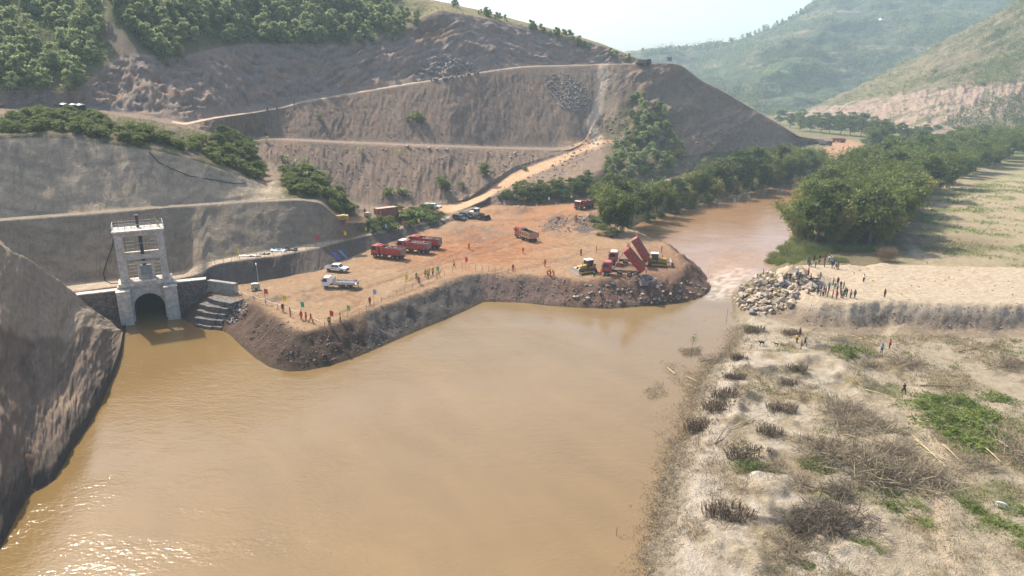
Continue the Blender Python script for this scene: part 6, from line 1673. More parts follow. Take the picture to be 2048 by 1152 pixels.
man(717, 574, 170, 'work', 'redorange', 'brown', 'worker in red leaning on the tail of the white flatbed truck')
man(1180, 417, -90, 'stand', 'blue', 'navy', 'person in blue standing beside the arriving truck')
man(730, 429, -60, 'stand', 'black', 'black', 'person in black behind the light tower next to the red container', objs=[HILL])
man(739, 437, 120, 'hold', 'black', 'black', 'person in dark clothes between the light tower and the red container', objs=[HILL])
q_ = portal.matrix_basis @ Vector((tw - .6, 3.2, ZT + .34)); person(q_, -100, 'point', 'khaki', 'grey', 'worker in lime vest standing on the roof of the gate tower', vest='lime')
for i, (u, v, r_) in enumerate([(535, 224, 20), (554, 221, 10), (589, 213, 200)]): man(u, v, r_, 'walk', ['black', 'brown', 'navy'][i], 'black', ['dark clothed person walking last of three on the upper road', 'dark clothed person walking in the middle of three on the upper road', 'dark clothed person walking alone ahead on the upper road'][i], objs=[HILL])
for i, (u, v) in enumerate([(491, 275), (532, 276)]): man(u, v, -60, 'stand', 'black', 'black', ['dark clothed person at the start of the terrace fence by the bushy trees', 'dark clothed person by the small banana plant at the terrace fence'][i], objs=[HILL])
# crowd on the right bank
man(1526, 552, 160, 'stand', 'khaki', 'black', 'man in lime vest watching the rapids from the boulder heap', vest='lime')
man(1580, 562, 60, 'stand', 'black', 'black', 'dark clothed onlooker standing on the boulder heap above a man in blue')
man(1592, 554, 180, 'hold', 'skyblue', 'navy', 'onlooker in light blue shirt on top of the boulder heap')
man(1598, 563, -20, 'stand', 'navy', 'black', 'tall onlooker in navy beside the one in light blue on the boulders')
man(1616, 551, 0, 'point', 'red', 'darkred', 'onlooker in red shirt and dark red wrap shading the eyes behind the boulders')
man(1581, 581, 150, 'walk', 'blue', 'navy', 'person in blue climbing among the boulders')
man(1596, 578, 190, 'walk', 'black', 'black', 'dark clothed person striding across the boulder heap')
man(1640, 560, 200, 'stand', 'grey', 'khaki', 'onlooker in grey standing alone behind the boulder heap')
for i, (u, v) in enumerate([(1618, 532), (1628, 523), (1639, 523), (1650, 522), (1658, 524), (1648, 534), (1661, 530), (1664, 537), (1671, 537), (1667, 531)]):
    man(u, v, rg.uniform(0, 360), rg.choice(['stand', 'walk', 'hips', 'hold']), ['green', 'brown', 'black', 'darkred', 'white', 'brown', 'blue', 'navy', 'grey', 'blue'][i], rg.choice(['black', 'navy', 'brown']), 'onlooker in ' + ['green', 'brown', 'black', 'dark red', 'white', 'brown', 'blue', 'navy', 'grey', 'blue'][i] + ' top in the group below the bamboo grove', group='onlookers below the grove')
cl_ = ['brown', 'red', 'black', 'black', 'brown', 'darkred', 'yellow', 'khaki', 'orange', 'red', 'navy', 'grey', 'khaki', 'black', 'grey', 'brown']
cn_ = {'darkred': 'dark red'}
for i, (u, v) in enumerate([(1666, 572), (1675, 571), (1681, 577), (1687, 578), (1635, 590), (1642, 585), (1646, 593), (1655, 595), (1665, 597), (1673, 599), (1674, 585), (1682, 591), (1686, 598), (1693, 595), (1701, 597), (1709, 597)]):
    man(u, v - 1, rg.uniform(90, 260), rg.choice(['stand', 'hips', 'hold', 'stand']), cl_[i], rg.choice(['black', 'navy', 'brown', 'black']), 'onlooker in ' + cn_.get(cl_[i], cl_[i]) + ' top in the crowd above the sandy platform edge', group='crowd on the sandy platform', scale=rg.choice([1, 1, .85]))
for i in range(22):
    u_, v_ = (rg.uniform(1560, 1640), rg.uniform(548, 590)) if i < 9 else ((rg.uniform(1612, 1680), rg.uniform(522, 540)) if i < 14 else (rg.uniform(1632, 1712), rg.uniform(570, 598)))
    c_ = rg.choice(['black', 'navy', 'brown', 'grey', 'khaki', 'teal', 'darkred', 'blue'])
    zone = 'among the boulders of the heap' if i < 9 else ('in the group below the bamboo grove' if i < 14 else 'in the crowd above the sandy platform edge')
    man(u_, v_, rg.uniform(0, 360), rg.choice(['stand', 'walk', 'hips', 'hold']), c_, rg.choice(['black', 'navy', 'brown']), 'onlooker in ' + cn_.get(c_, c_) + ' top ' + zone, group='boulder heap onlookers' if i < 9 else ('onlookers below the grove' if i < 14 else 'crowd on the sandy platform'), scale=rg.choice([1, .9, .8]))
man(1727, 564, 200, 'stand', 'white', 'black', 'lone onlooker in white top and black trousers on the pale platform')
man(1769, 594, 190, 'stand', 'brown', 'black', 'lone onlooker in brown at the edge of the pale platform beside the footpath')
man(1600, 673, 180, 'hold', 'darkred', 'black', 'person in dark red carrying a long pole on the shoulder')
man(1593, 686, 20, 'stand', 'yellow', 'brown', 'person in yellow top facing the others near the two dogs')
man(1602, 698, 160, 'stand', 'red', 'navy', 'person in bright red shirt on the ash patch near the two dogs')
man(1609, 693, -30, 'walk', 'black', 'black', 'dark clothed person stepping away beside the one in bright red')
man(1779, 697, 170, 'stand', 'red', 'black', 'person in red jacket by the long fallen bamboo pole')
man(1763, 706, 90, 'stand', 'skyblue', 'navy', 'person in light blue top at the end of the long fallen bamboo pole')
man(1807, 788, 95, 'walk', 'darkred', 'black', 'man in dark red jacket walking along the footpath beside the green weeds')
# ---- animals
def quad(name, label, cat, u, v, deg, s, mat, graze=False, tail=.3, grp=None):
    J = []; E = []
    def a(p, r, par=None):
        J.append((p, r)); i = len(J) - 1
        if par is not None: E.append((par, i))
        return i
    ch = a((.22, 0, .52), (.12, .15)); be = a((-.05, 0, .53), (.10, .12), ch); hp = a((-.32, 0, .54), (.10, .12), be)
    if graze: n1 = a((.42, 0, .48), .07, ch); hd = a((.58, .02, .22), (.06, .07), n1); mz = a((.64, .02, .08), .038, hd)
    else: n1 = a((.38, 0, .68), .065, ch); hd = a((.48, 0, .78), (.06, .065), n1); mz = a((.63, 0, .73), .034, hd)
    for sy in (-1, 1): a((J[hd][0][0] - .05, sy * .075, J[hd][0][2] + .075), .016, hd)
    for sy in (-1, 1):
        k = .04 * sy
        e = a((.22 + k, sy * .09, .36), .05, ch); w = a((.23 + k, sy * .09, .18), .028, e); a((.25 + k, sy * .09, .02), .026, w)
        kn = a((-.26 - k, sy * .09, .36), .065, hp); hk = a((-.38 - k, sy * .09, .2), .030, kn); a((-.33 - k, sy * .09, .02), .026, hk)
    t1 = a((-.46, 0, .56), .022, hp); a((-.46 - tail * .6, 0, .56 + tail * (.6 if not graze else -.8)), .012, t1)
    me = skin_mesh(name, J, E, 0, 1); me.materials.append(mat); o = link(name, me); o.scale = (s,) * 3; place(o, u, v, deg); return tag(o, label, cat, grp)
quad('dog', 'black dog with raised tail walking on the bank towards the water', 'dog', 1523, 691, 190, 1.15, M_HAIR)
quad('dog', 'small dark dog following the larger black one', 'dog', 1552, 692, 175, .85, mat_plain('dark_brown_fur', (.03, .02, .016), .9, .3, 20))
quad('goat', 'white goat grazing on the green weeds', 'goat', 2001, 1016, -25, 1.15, mat_plain('white_fur', (.62, .60, .56), .9, .2, 10), True, .15)
# ================================================================== ROCKS, FENCES, FLAGS, BRUSH AND OTHER SMALL THINGS
def stuff_rocks(name, pts, rmin, rmax, mat, seed, sink=.3):
    rgn = np.random.default_rng(seed)
    base = []
    for i in range(5):
        me = rock_mesh('tmp', 900 + seed * 10 + i, .75, 1, 6); v = np.zeros(len(me.vertices) * 3); me.vertices.foreach_get('co', v)
        base.append((v.reshape(-1, 3), np.array([tuple(p.vertices) for p in me.polygons]))); bpy.data.meshes.remove(me)
    V = []; F = []; n = 0
    for p in pts:
        v, f = base[rgn.integers(5)]; r = rmin + (rmax - rmin) * rgn.uniform() ** 2.2; a = rgn.uniform(0, 6.28); b = rgn.uniform(-.6, .6)
        Ra = np.array([[math.cos(a), -math.sin(a), 0], [math.sin(a), math.cos(a), 0], [0, 0, 1]]); Rb = np.array([[1, 0, 0], [0, math.cos(b), -math.sin(b)], [0, math.sin(b), math.cos(b)]])
        V.append((v * r) @ (Ra @ Rb).T + np.array([p[0], p[1], p[2] + r * (.5 - sink)])); F.append(f + n); n += len(v)
    return tag(link(name, mesh_np(name, np.concatenate(V), np.concatenate(F), smooth=False), mat=mat), kind='stuff')
HEAP = [(1466, 592), (1482, 570), (1510, 556), (1545, 546), (1600, 548), (1636, 562), (1642, 582), (1600, 588), (1585, 612), (1560, 628), (1520, 634), (1480, 624)]
for i, p in enumerate(scatter_px(HEAP, 235, rg, .62, [GROUND])):
    big = rg.random() < .2
    boulder(p + Vector((0, 0, rg.uniform(-.1, .5))), rg.uniform(.85, 1.3) if big else rg.uniform(.38, .8), 'p' if rg.random() < .75 else 'g', 'large pale block in the boulder heap at the end of the sandy bank' if big else 'pale angular boulder in the heap at the end of the sandy bank', 'large blocks of the boulder heap' if big else 'boulder heap on the bank')
DAMT = [(1120, 585), (1180, 566), (1250, 560), (1330, 563), (1390, 565), (1418, 580), (1400, 594), (1300, 608), (1220, 614), (1150, 610)]
for p in scatter_px(DAMT, 48, rg, .6, [GROUND]): boulder(p, rg.uniform(.3, .8), rg.choice(['g', 'g', 'k', 'p']), 'grey stone embedded in the rubble slope at the dam tip', 'stones of the dam tip')
stuff_rocks('dam_rubble', scatter_px(DAMT, 420, rg, 0, [GROUND]), .07, .34, M_ROCK_G, 1)
stuff_rocks('dam_gravel', scatter_px([(940, 550), (1000, 548), (1130, 560), (1140, 608), (1000, 600), (965, 600)], 260, rg, 0, [GROUND]), .08, .32, M_ROCK_K, 2)
stuff_rocks('bank_rubble', scatter_px([(690, 675), (760, 632), (860, 575), (930, 548), (965, 600), (840, 655), (720, 708)], 650, rg, 0, [GROUND]), .05, .24, M_ROCK_K, 3)
stuff_rocks('bank_clods', scatter_px([(470, 640), (560, 640), (690, 675), (690, 715), (600, 735), (500, 700)], 420, rg, 0, [GROUND]), .06, .26, M_ROCK_K, 4)
RIP = [(444, 625), (468, 603), (500, 607), (492, 628), (466, 650), (446, 642)]
for p in scatter_px(RIP, 85, rg, .35, [GROUND]): boulder(p, rg.uniform(.25, .52), rg.choice(['p', 'g', 'g']), 'grey stone of the riprap patch beside the gabion steps', 'riprap stones by the gabions')
stuff_rocks('yard_clods', scatter_px([(460, 600), (640, 555), (900, 460), (1000, 420), (1150, 430), (1230, 480), (1330, 510), (1380, 550), (1200, 555), (940, 540), (700, 655), (560, 620)], 900, rg, 0, [GROUND]), .04, .2, M_ROCK_K, 5)
stuff_rocks('yard_stones', scatter_px([(1070, 452), (1120, 432), (1190, 430), (1200, 460), (1130, 465)], 350, rg, 0, [GROUND]), .1, .5, M_ROCK_G, 6)
stuff_rocks('scree', scatter_px([(1088, 150), (1130, 142), (1165, 165), (1182, 200), (1160, 228), (1120, 215), (1095, 180)], 520, rg, 0, [HILL]), .25, 1.0, M_ROCK_G, 7)
stuff_rocks('blasted_rubble', scatter_px([(830, 165), (850, 120), (900, 112), (965, 140), (955, 150), (900, 158)], 330, rg, 0, [HILL]), .4, 1.7, M_ROCK_G, 8)
stuff_rocks('slope_stones', scatter_px([(540, 285), (700, 292), (900, 300), (1110, 305), (1030, 340), (930, 395), (800, 405), (690, 380), (600, 320)], 620, rg, 0, [HILL]), .12, .6, M_ROCK_P, 9)
stuff_rocks('ramp_stones', scatter_px([(1190, 250), (1250, 225), (1262, 270), (1240, 300), (1200, 300), (1130, 345), (1000, 395), (985, 385), (1100, 335)], 420, rg, 0, [HILL]), .15, .8, M_ROCK_K, 10)
stuff_rocks('spoil_stones', scatter_px([(620, 225), (1000, 160), (1170, 215), (1170, 270), (900, 285), (640, 275)], 500, rg, 0, [HILL]), .12, .5, M_ROCK_G, 11)
stuff_rocks('track_stones', scatter_px([(1380, 270), (1500, 260), (1640, 280), (1660, 300), (1560, 300), (1400, 300)], 260, rg, 0, [HILL, GROUND]), .3, 1.3, M_ROCK_K, 12)
stuff_rocks('sand_clods', scatter_px([(1600, 600), (1700, 612), (1850, 610), (2048, 615), (2048, 672), (1800, 668), (1600, 655)], 420, rg, 0, [GROUND]), .05, .26, mat_plain('sandy_clod', (.36, .285, .20), .95, .25, 3, bump=.4, spec=.1), 13)
stuff_rocks('platform_clods', scatter_px([(1600, 535), (2048, 532), (2048, 610), (1720, 600), (1640, 590)], 200, rg, 0, [GROUND]), .05, .3, mat_plain('sandy_clod', (.36, .285, .20), .95), 14)
for i, (u, v, r_) in enumerate([(815, 294, 1.2), (835, 296, .9), (858, 298, 1.4), (873, 299, 1.1), (893, 300, 1.2)]): boulder(gp(u, v, [HILL]), r_, 'p', ['round boulder at the fence end of the terrace row', 'low flat boulder in the terrace row', 'tallest boulder of the terrace row', 'boulder beside the tallest one in the terrace row', 'long boulder at the ramp end of the terrace row'][i], 'terrace boulders')
for (u, v, r_) in [(932, 328, 1.0), (940, 320, .6), (975, 342, 1.1), (985, 345, 1.0), (1005, 342, 1.0), (1010, 332, 1.2), (1022, 315, 1.0), (1030, 308, 1.1), (1065, 312, .8), (975, 305, 1.0), (682, 326, .8), (1030, 392, 1.0), (1020, 398, .7)]: boulder(gp(u, v, [HILL]), r_, 'p', 'pale boulder lying on the slope between the terrace and the ramp', 'boulders on the ramp slope')

# ---- fences
M_POST = mat_plain('timber_post', (.20, .15, .10), .9, .3, 6)
M_WIRE = mat_plain('fence_wire', (.40, .38, .35), .6, .2, 6)
def fence(name, label, px, n, h, rails, objs=None, r=.038, wire=M_WIRE, post=M_POST):
    L_ = [0]; 
    for a, b in zip(px[:-1], px[1:]): L_.append(L_[-1] + math.hypot(b[0] - a[0], b[1] - a[1]))
    P = []
    for i in range(n + 1):
        d = L_[-1] * i / n; u = np.interp(d, L_, [a[0] for a in px]); v = np.interp(d, L_, [a[1] for a in px]); P.append(gp(u, v, objs))
    o = empty(name, P[0]); tag(o, label, 'fence'); B = P[0]
    for p in P: MB().tube([p - B - Vector((0, 0, .3)), p - B + Vector((rg.uniform(-.05, .05), 0, h))], r, 5).build('post', post, o)
    m = MB()
    for k in rails:
        for a, b in zip(P[:-1], P[1:]):
            mid = (a + b) / 2 - B + Vector((0, 0, h * k - .12)); m.tube([a - B + Vector((0, 0, h * k)), mid, b - B + Vector((0, 0, h * k))], .016 if wire is M_WIRE else .05, 4)
    if rails: m.build('rope', wire, o)
    return o
fence('rope_fence', 'rope fence on thin posts along the platform edge above the rubble bank', [(690, 652), (735, 622), (790, 592), (850, 565), (905, 545)], 14, 1.2, (.9,), [GROUND])
fence('rope_fence', 'rope fence on thin posts along the dam edge above the brown water', [(925, 538), (960, 541), (1000, 545), (1030, 547)], 8, 1.3, (.9,), [GROUND])
fence('wire_fence', 'long wire fence along the terrace halfway up the spoil slope', [(490, 276), (600, 281), (700, 286), (800, 290), (900, 294), (1000, 296), (1110, 300)], 62, 1.2, (.55, .95), [HILL], .045, post=M_WIRE)
fence('wire_fence', 'wire fence along the outer edge of the ramp', [(1000, 382), (1050, 359), (1113, 331), (1160, 308)], 16, 1.2, (.95,), [HILL], .045)
fence('wire_fence', 'low wire fence on the outer edge of the upper road', [(450, 233), (560, 217), (700, 187), (800, 171)], 26, 1.0, (.95,), [HILL], .04, post=M_WIRE)
fence('rope_fence', 'rope fence along the flagged path at the foot of the sprayed wall', [(430, 528), (520, 516), (640, 494), (740, 470), (860, 446)], 26, 1.1, (.9,), [HILL], .04)
fence('rope_fence', 'posts along the stone heap below the arriving truck', [(1090, 463), (1130, 448), (1165, 436), (1195, 428)], 8, 1.2, (.9,), [GROUND])
M_TAPE = mat_plain('red_white_barrier_pipe', (.72, .66, .62), .5, .1, 3)
fence('pipe_barrier', 'white pipe barrier slanting along the platform corner above the riprap', [(438, 576), (480, 594), (520, 606), (560, 620), (600, 636), (650, 656)], 9, 1.1, (.95,), [GROUND], .05, M_TAPE, M_RUST)
# ---- flags
FC = {'red': (.75, .03, .05), 'yellow': (.80, .66, .03), 'green': (.05, .50, .22), 'lime': (.35, .62, .12), 'blue': (.25, .50, .75), 'white': (.72, .76, .78)}
def flag(u, v, c, label, h=3.0, objs=None, s=1.0):
    p = gp(u, v, objs); o = empty('flag', p, rg.uniform(-.5, .5)); tag(o, label, 'flag', 'coloured flags')
    MB().tube([(0, 0, -.3), (0, 0, h)], .03, 5).build('pole', M_POST, o)
    m = MB(); n = 5; P = []
    for i in range(n + 1):
        for j in range(n + 1):
            x_ = .62 * s * i / n; z_ = h - .05 - .95 * s * j / n - .22 * (i / n) ** 1.5; P.append((x_ * (1 - .15 * j / n), .10 * math.sin(3.2 * x_ + 1.5 * j / n + u) * (i / n), z_))
    m.add(P, [(i * (n + 1) + j, (i + 1) * (n + 1) + j, (i + 1) * (n + 1) + j + 1, i * (n + 1) + j + 1) for i in range(n) for j in range(n)])
    m.build('cloth', mat_plain('flag_' + c, FC[c], .7, .1, 3), o, True); return o
for a in [(476, 524, 'yellow', 'yellow flag on the path beside the gate tower end', [HILL]), (633, 497, 'red', 'red flag on the path above the blue tarpaulin', [HILL]), (689, 486, 'yellow', 'yellow flag on the path below the yellow compressor', [HILL]), (731, 476, 'yellow', 'yellow flag on the path below the tall light tower', [HILL]), (771, 470, 'blue', 'light blue flag on the path below the red container', [HILL]), (804, 463, 'red', 'red flag among shrubs on the path behind the parked trucks', [HILL]), (836, 458, 'yellow', 'yellow flag among shrubs near the end of the path', [HILL]), (862, 452, 'green', 'pale green flag at the end of the shrubby path', [HILL]),
          (531, 607, 'red', 'red flag in front of the light tower on the platform', None), (569, 621, 'yellow', 'yellow flag at the pipe barrier', None), (604, 635, 'green', 'green flag above the workers at the platform corner', None), (662, 653, 'red', 'red flag at the very corner of the platform', None), (696, 641, 'lime', 'lime green flag beside the platform corner', None), (748, 608, 'blue', 'light blue flag on the platform edge near the flatbed truck', None), (812, 577, 'yellow', 'yellow flag on the platform edge before the vested group', None), (874, 559, 'green', 'green flag above the group in lime vests', None), (931, 540, 'red', 'red flag where the dam leaves the platform', None),
          (1049, 411, 'red', 'red flag at the toe of the green mound', None), (1096, 411, 'white', 'white flag at the toe of the green mound', None), (1141, 407, 'yellow', 'yellow flag on the mound toe behind the arriving truck', None), (1232, 386, 'blue', 'pale blue flag among the gully bushes', None), (1187, 400, 'white', 'white flag behind the arriving truck', None), (1207, 396, 'yellow', 'yellow flag beside the bank bamboo behind the arriving truck', None),
          (1282, 378, 'red', 'red flag along the far track below the gully', None), (1303, 372, 'white', 'white flag along the far track below the gully', None), (1328, 366, 'blue', 'blue flag along the far track below the gully', None), (1343, 378, 'yellow', 'yellow flag on the river side of the far track', None)]:
    flag(a[0], a[1], a[2], a[3], objs=a[4])
for (u, v) in [(1010, 412), (1074, 414), (1112, 412)]:
    o = empty('marker_post', gp(u, v)); tag(o, 'short white marker post at the toe of the green mound', 'post', 'white marker posts'); MB().tube([(0, 0, -.2), (0, 0, 1.3)], .09, 8).build('shaft', M_WHITE, o); MB().cyl((0, 0, 1.1), .095, .25, 'Z', 8).build('band', M_RED, o)
# ---- things lying about the path and the wall
def sheet(name, label, cat, u, v, w, d, mat, deg, objs=None, bump=.25, seed=1):
    p = gp(u, v, objs); rgn = np.random.default_rng(seed); n = 10; a = math.radians(deg); ca, sa = math.cos(a), math.sin(a); P = []
    for i in range(n):
        for j in range(n):
            lx, ly = (i / (n - 1) - .5) * w, (j / (n - 1) - .5) * d; x_ = p.x + lx * ca - ly * sa; y_ = p.y + lx * sa + ly * ca
            P.append((x_ - p.x, y_ - p.y, ground_z(x_, y_, objs) - p.z + .08 + bump * max(0, float(fbm(np.array([lx * 1.3 + seed * 7]), np.array([ly * 1.3]), 1, 3, seed)[0]))))
    m = MB().add(P, [(i * n + j, (i + 1) * n + j, (i + 1) * n + j + 1, i * n + j + 1) for i in range(n - 1) for j in range(n - 1)]); o = link(name, m.mesh(name, True), mat=mat); o.location = p
    s_ = o.modifiers.new('t', 'SOLIDIFY'); s_.thickness = .03; return tag(o, label, cat)
sheet('tarpaulin', 'crumpled violet tarpaulin on the earth bank behind the white pickup', 'tarpaulin', 673, 514, 1.3, 2.0, M_TARP_V, 70, [HILL], .3, 1)
sheet('tarpaulin', 'crumpled blue tarpaulin on the earth bank behind the white pickup', 'tarpaulin', 687, 510, 1.0, 2.2, M_TARP_B, 70, [HILL], .3, 2)
sheet('tarpaulin', 'pale blue tarpaulin heaped at the foot of the sprayed wall', 'tarpaulin', 557, 502, 3.4, 1.6, mat_plain('pale_blue_tarpaulin', (.36, .46, .55), .6, .2, 2), 10, [HILL], .8, 3)
sheet('tarpaulin', 'dark tarpaulin heaped at the foot of the sprayed wall beside the pale blue one', 'tarpaulin', 582, 500, 2.6, 1.6, M_CHAS, 10, [HILL], .9, 4)
sheet('board_pile', 'flat grey boards on the path near the gate tower', 'boards', 500, 512, 4.5, 1.2, M_GREYP, 12, [HILL], .5, 5)
sheet('board_pile', 'weathered boards on the path between the tarpaulins and the gate tower', 'boards', 528, 508, 2.6, 1.0, M_BODYIN, 12, [HILL], .5, 6)
def hose(name, label, px, r, mat, objs, off=.18):
    P = [gp(u, v, objs) for u, v in px]; c = Vector((0, 0, CH)); P = [p + (c - p).normalized() * off for p in P]; B = P[0]; o = MB().tube([p - B for p in P], r, 6).build(name, mat, None, True); o.location = B; return tag(o, label, 'hose')
hose('hose', 'black hose looping down the lower sprayed wall to the gate tower', [(228, 445), (229, 470), (224, 495), (215, 520), (207, 545), (209, 560), (222, 567), (245, 566)], .10, M_TK, [HILL])
hose('hose', 'black hose strung across the upper sprayed wall', [(298, 303), (318, 325), (345, 338), (380, 352), (430, 360), (470, 367), (492, 366), (505, 352)], .10, M_TK, [HILL])
o = empty('net_screen', gp(1115, 388)); tag(o, 'bright green net screen among the mound shrubs', 'netting')
for k in range(3): MB().box((-3 + k * 2.6, .3 * k, 1.0), (2.5, .04, 1.2), rz=.15).build('net', mat_plain('green_net', (.03, .42, .20), .7, .2, 4), o)
for k in range(4): MB().tube([(-4.3 + k * 2.7, .3 * k - .2, -.4), (-4.3 + k * 2.7, .3 * k - .2, 1.9)], .05, 5).build('post', M_POST, o)
o = empty('notice_board', gp(1338, 128, [HILL]), .4); tag(o, 'notice board on two legs at the end of the upper road', 'sign')
MB().box((0, 0, 2.6), (3.2, .1, 2.0)).build('panel', mat_plain('board_face', (.25, .27, .32), .6, .2, 2), o)
for s in (-1, 1): MB().tube([(s * 1.2, 0, -.5), (s * 1.2, 0, 3.2)], .08, 6).build('leg', M_STEEL, o)
for (u, v, lab) in [(1302, 129, 'guard rail at the upper road end beside the parked truck'), (1322, 129, 'guard rail at the upper road end beside the notice board')]:
    o = empty('guard_rail', gp(u, v, [HILL]), 0); tag(o, lab, 'rail'); MB().box((0, 0, .8), (5.5, .1, .45)).build('beam', M_WHITE, o); [MB().box((x_, .1, .3), (.14, .14, 1.4)).build('post', M_STEEL, o) for x_ in (-2.4, 0, 2.4)]
h = hit(1762, 42, [FAR]) 
if h:
    o = empty('house', h[0], .5); o.scale = (.55, .55, .55); tag(o, 'small pale house with bright roof high on the distant wooded hill', 'house'); MB().box((0, 0, 1.6), (13, 8, 4.2)).build('wall', M_CREAM, o); MB().prism([(-7.2, 3.6), (7.2, 3.6), (5.0, 6.4), (-5.0, 6.4)], -4.6, 4.6).build('roof', M_WHITE, o); MB().box((1, -4.03, 1.4), (1.2, .06, 2.4)).build('door', M_CHAS, o)
# ---- right bank: stumps, brush, poles, weeds
def stump_mesh(seed, rx, ry, n, hmin, hmax):
    rgn = random.Random(seed); m = MB()
    for i in range(n):
        a = rgn.uniform(0, 6.28); k = math.sqrt(rgn.random()); x_, y_ = rx * k * math.cos(a), ry * k * math.sin(a); h_ = rgn.uniform(hmin, hmax) * (1.25 if rgn.random() < .12 else 1)
        m.tube([(x_, y_, -.2), (x_ * 1.12 + rgn.uniform(-.1, .1), y_ * 1.12 + rgn.uniform(-.1, .1), h_)], rgn.uniform(.022, .042), 4)
    return m.mesh('stalk_cluster')
def stick_heap(seed, r, h_, n, ln, wd):
    rgn = np.random.default_rng(seed); a = rgn.uniform(0, 6.28, n); k0 = np.sqrt(rgn.uniform(0, 1, n)); ph = rgn.uniform(0, 6.28, 3); k = k0 * r * (.8 + .28 * np.sin(2 * a + ph[0]) + .2 * np.sin(3 * a + ph[1]) + .14 * np.sin(7 * a + ph[2])); lump = .35 + .65 * np.clip(fbm(k * np.cos(a) + seed, k * np.sin(a), .9, 2, seed) + .5, 0, 1); c = np.stack([k * np.cos(a), k * np.sin(a), h_ * (1 - k0 ** 2) * rgn.uniform(0, 1, n) * lump * 1.4], -1)
    c = c[rgn.uniform(size=n) < .25 + 1.2 * lump * (1.15 - k0)]; n = len(c)
    d = rgn.normal(size=(n, 3)); d[:, 2] = np.abs(d[:, 2]) * .35; v, f = leaf_quads(c, d, ln, wd, rgn, 0); return mesh_np('brush', v, f, smooth=False)
M_STUMP = mat_plain('charred_bamboo', (.155, .108, .066), .85, .5, 1.5)
STUMP = [stump_mesh(i, 1.75, .8, 120, .35, .85) for i in range(3)]
for s in STUMP: s.materials.append(M_STUMP)
LITT = [stick_heap(20 + i, 2.2, .35, 900, .7, .05) for i in range(2)]
L_CHAR = mat_leaf('charred_litter', (.05, .042, .035), (.20, .155, .105), .1, .9)
for s in LITT: s.materials.append(L_CHAR)
SP_ = [(1508, 662, 1.0), (1582, 667, .9), (1478, 718, .8), (1468, 756, 1.0), (1448, 790, 1.1), (1402, 856, 1.1), (1592, 738, .85), (1572, 768, .9), (1538, 866, .95), (1562, 818, .95), (1496, 912, 1.15), (1456, 1030, 1.45), (1436, 815, 1.0), (1545, 690, .0), (1700, 720, .0)]
SL_ = ['wide leafy stool beside the boulder heap', 'stool under the platform slope', 'tall thin stalks at the water edge', 'dense stool at the water edge below the tall stalks', 'stool reaching into the shallows', 'charred stool beside the bare sandy hump', 'stool with long shadow beside the ash patch', 'comb like stool between two ash patches', 'stool with tall spikes beside the long pole', 'low scorched stool behind the spiky one', 'broad cut stool on the open sand', 'largest cut stool, curved like a wall', 'broken stool sinking in the shallows']
for i, (u, v, s) in enumerate(SP_):
    if s == 0: continue
    o = empty('bamboo_stump', gp(u, v, [GROUND]), rg.uniform(-.3, .3)); s *= rg.uniform(.95, 1.35); o.scale = (s, s * rg.uniform(.8, 1.3), s * (1.25 if i in (2, 8) else .9)); tag(o, 'cut bamboo, ' + SL_[i], 'stump', 'cut bamboo stools')
    link('stalk', STUMP[i % 3], o); link('litter', LITT[i % 2], o)
BR = [stick_heap(40 + i, 2.6, .6, 1500, 1.35, .055) for i in range(3)]
BRD = [stick_heap(60 + i, 2.5, .6, 1500, 1.1, .055) for i in range(2)]
for b in BR: b.materials.append(L_DRY)
for b in BRD: b.materials.append(L_CHAR)
GB_ = [(1660, 1045, 1.5, 1, 'dark burnt brush heap near the largest cut stool'), (1610, 1055, 1.0, 1, 'smaller burnt brush heap beside the dark one'), (1700, 705, 1.4, 2, 'half green brush heap beside the ash patch'), (1735, 730, .9, 0, 'dry brush beside the half green heap'), (1815, 728, 1.2, 0, 'grey bush by the footpath bend'), (2030, 735, 1.2, 0, 'dry bush at the edge of the open sand'), (1700, 825, 1.2, 0, 'dry brush heap on the sandy hump'), (1750, 855, 1.1, 0, 'round grey brush heap near the footpath'), (1650, 905, 1.4, 0, 'flattened straw coloured brush heap'), (1730, 935, 1.6, 0, 'wide grey brush heap with poles'), (1820, 955, 1.5, 0, 'brush heap under the pale poles'), (1635, 930, 1.0, 2, 'green tinged brush beside the flattened heap'), (1600, 965, .9, 0, 'thin dry brush below the flattened heap'), (1780, 900, 1.0, 0, 'dry brush between the footpath and poles'), (1870, 950, 1.0, 0, 'dry brush at the foot of the green weeds'), (1505, 935, .9, 2, 'dull green brush below the broad cut stool'), (1540, 940, .8, 0, 'dry litter heap below the broad cut stool'), (1680, 990, 1.0, 1, 'scorched brush above the dark heap'), (1950, 930, 1.0, 0, 'dry brush between weeds and sand'), (2030, 900, 1.2, 0, 'dry brush right of the weeds'), (1580, 1110, 1.0, 0, 'dry grass heap on the low sand'), (1690, 850, 1.1, 0, 'pale straw heap beside the sandy hump')]
BRG = [stick_heap(80 + i, 2.2, .7, 1700, .55, .10) for i in range(2)]
for b in BRG: b.materials.append(L_SHRUB)
for i, (u, v, s, k, lab) in enumerate(GB_):
    lab = lab.replace('right of', 'beyond')
    o = link('brush_heap', (BR, BRD, BRG)[k][i % 2]); o.location = gp(u, v, [GROUND]); o.scale = (s * 1.4, s * 1.1, s * .95); o.rotation_euler = (0, 0, rg.uniform(0, 6)); tag(o, lab, 'brush', 'brush heaps on the sand')
WEED = [stick_heap(100 + i, 2.6, .9, 1500, .42, .12) for i in range(3)]
for b in WEED: b.materials.append(L_WEED)
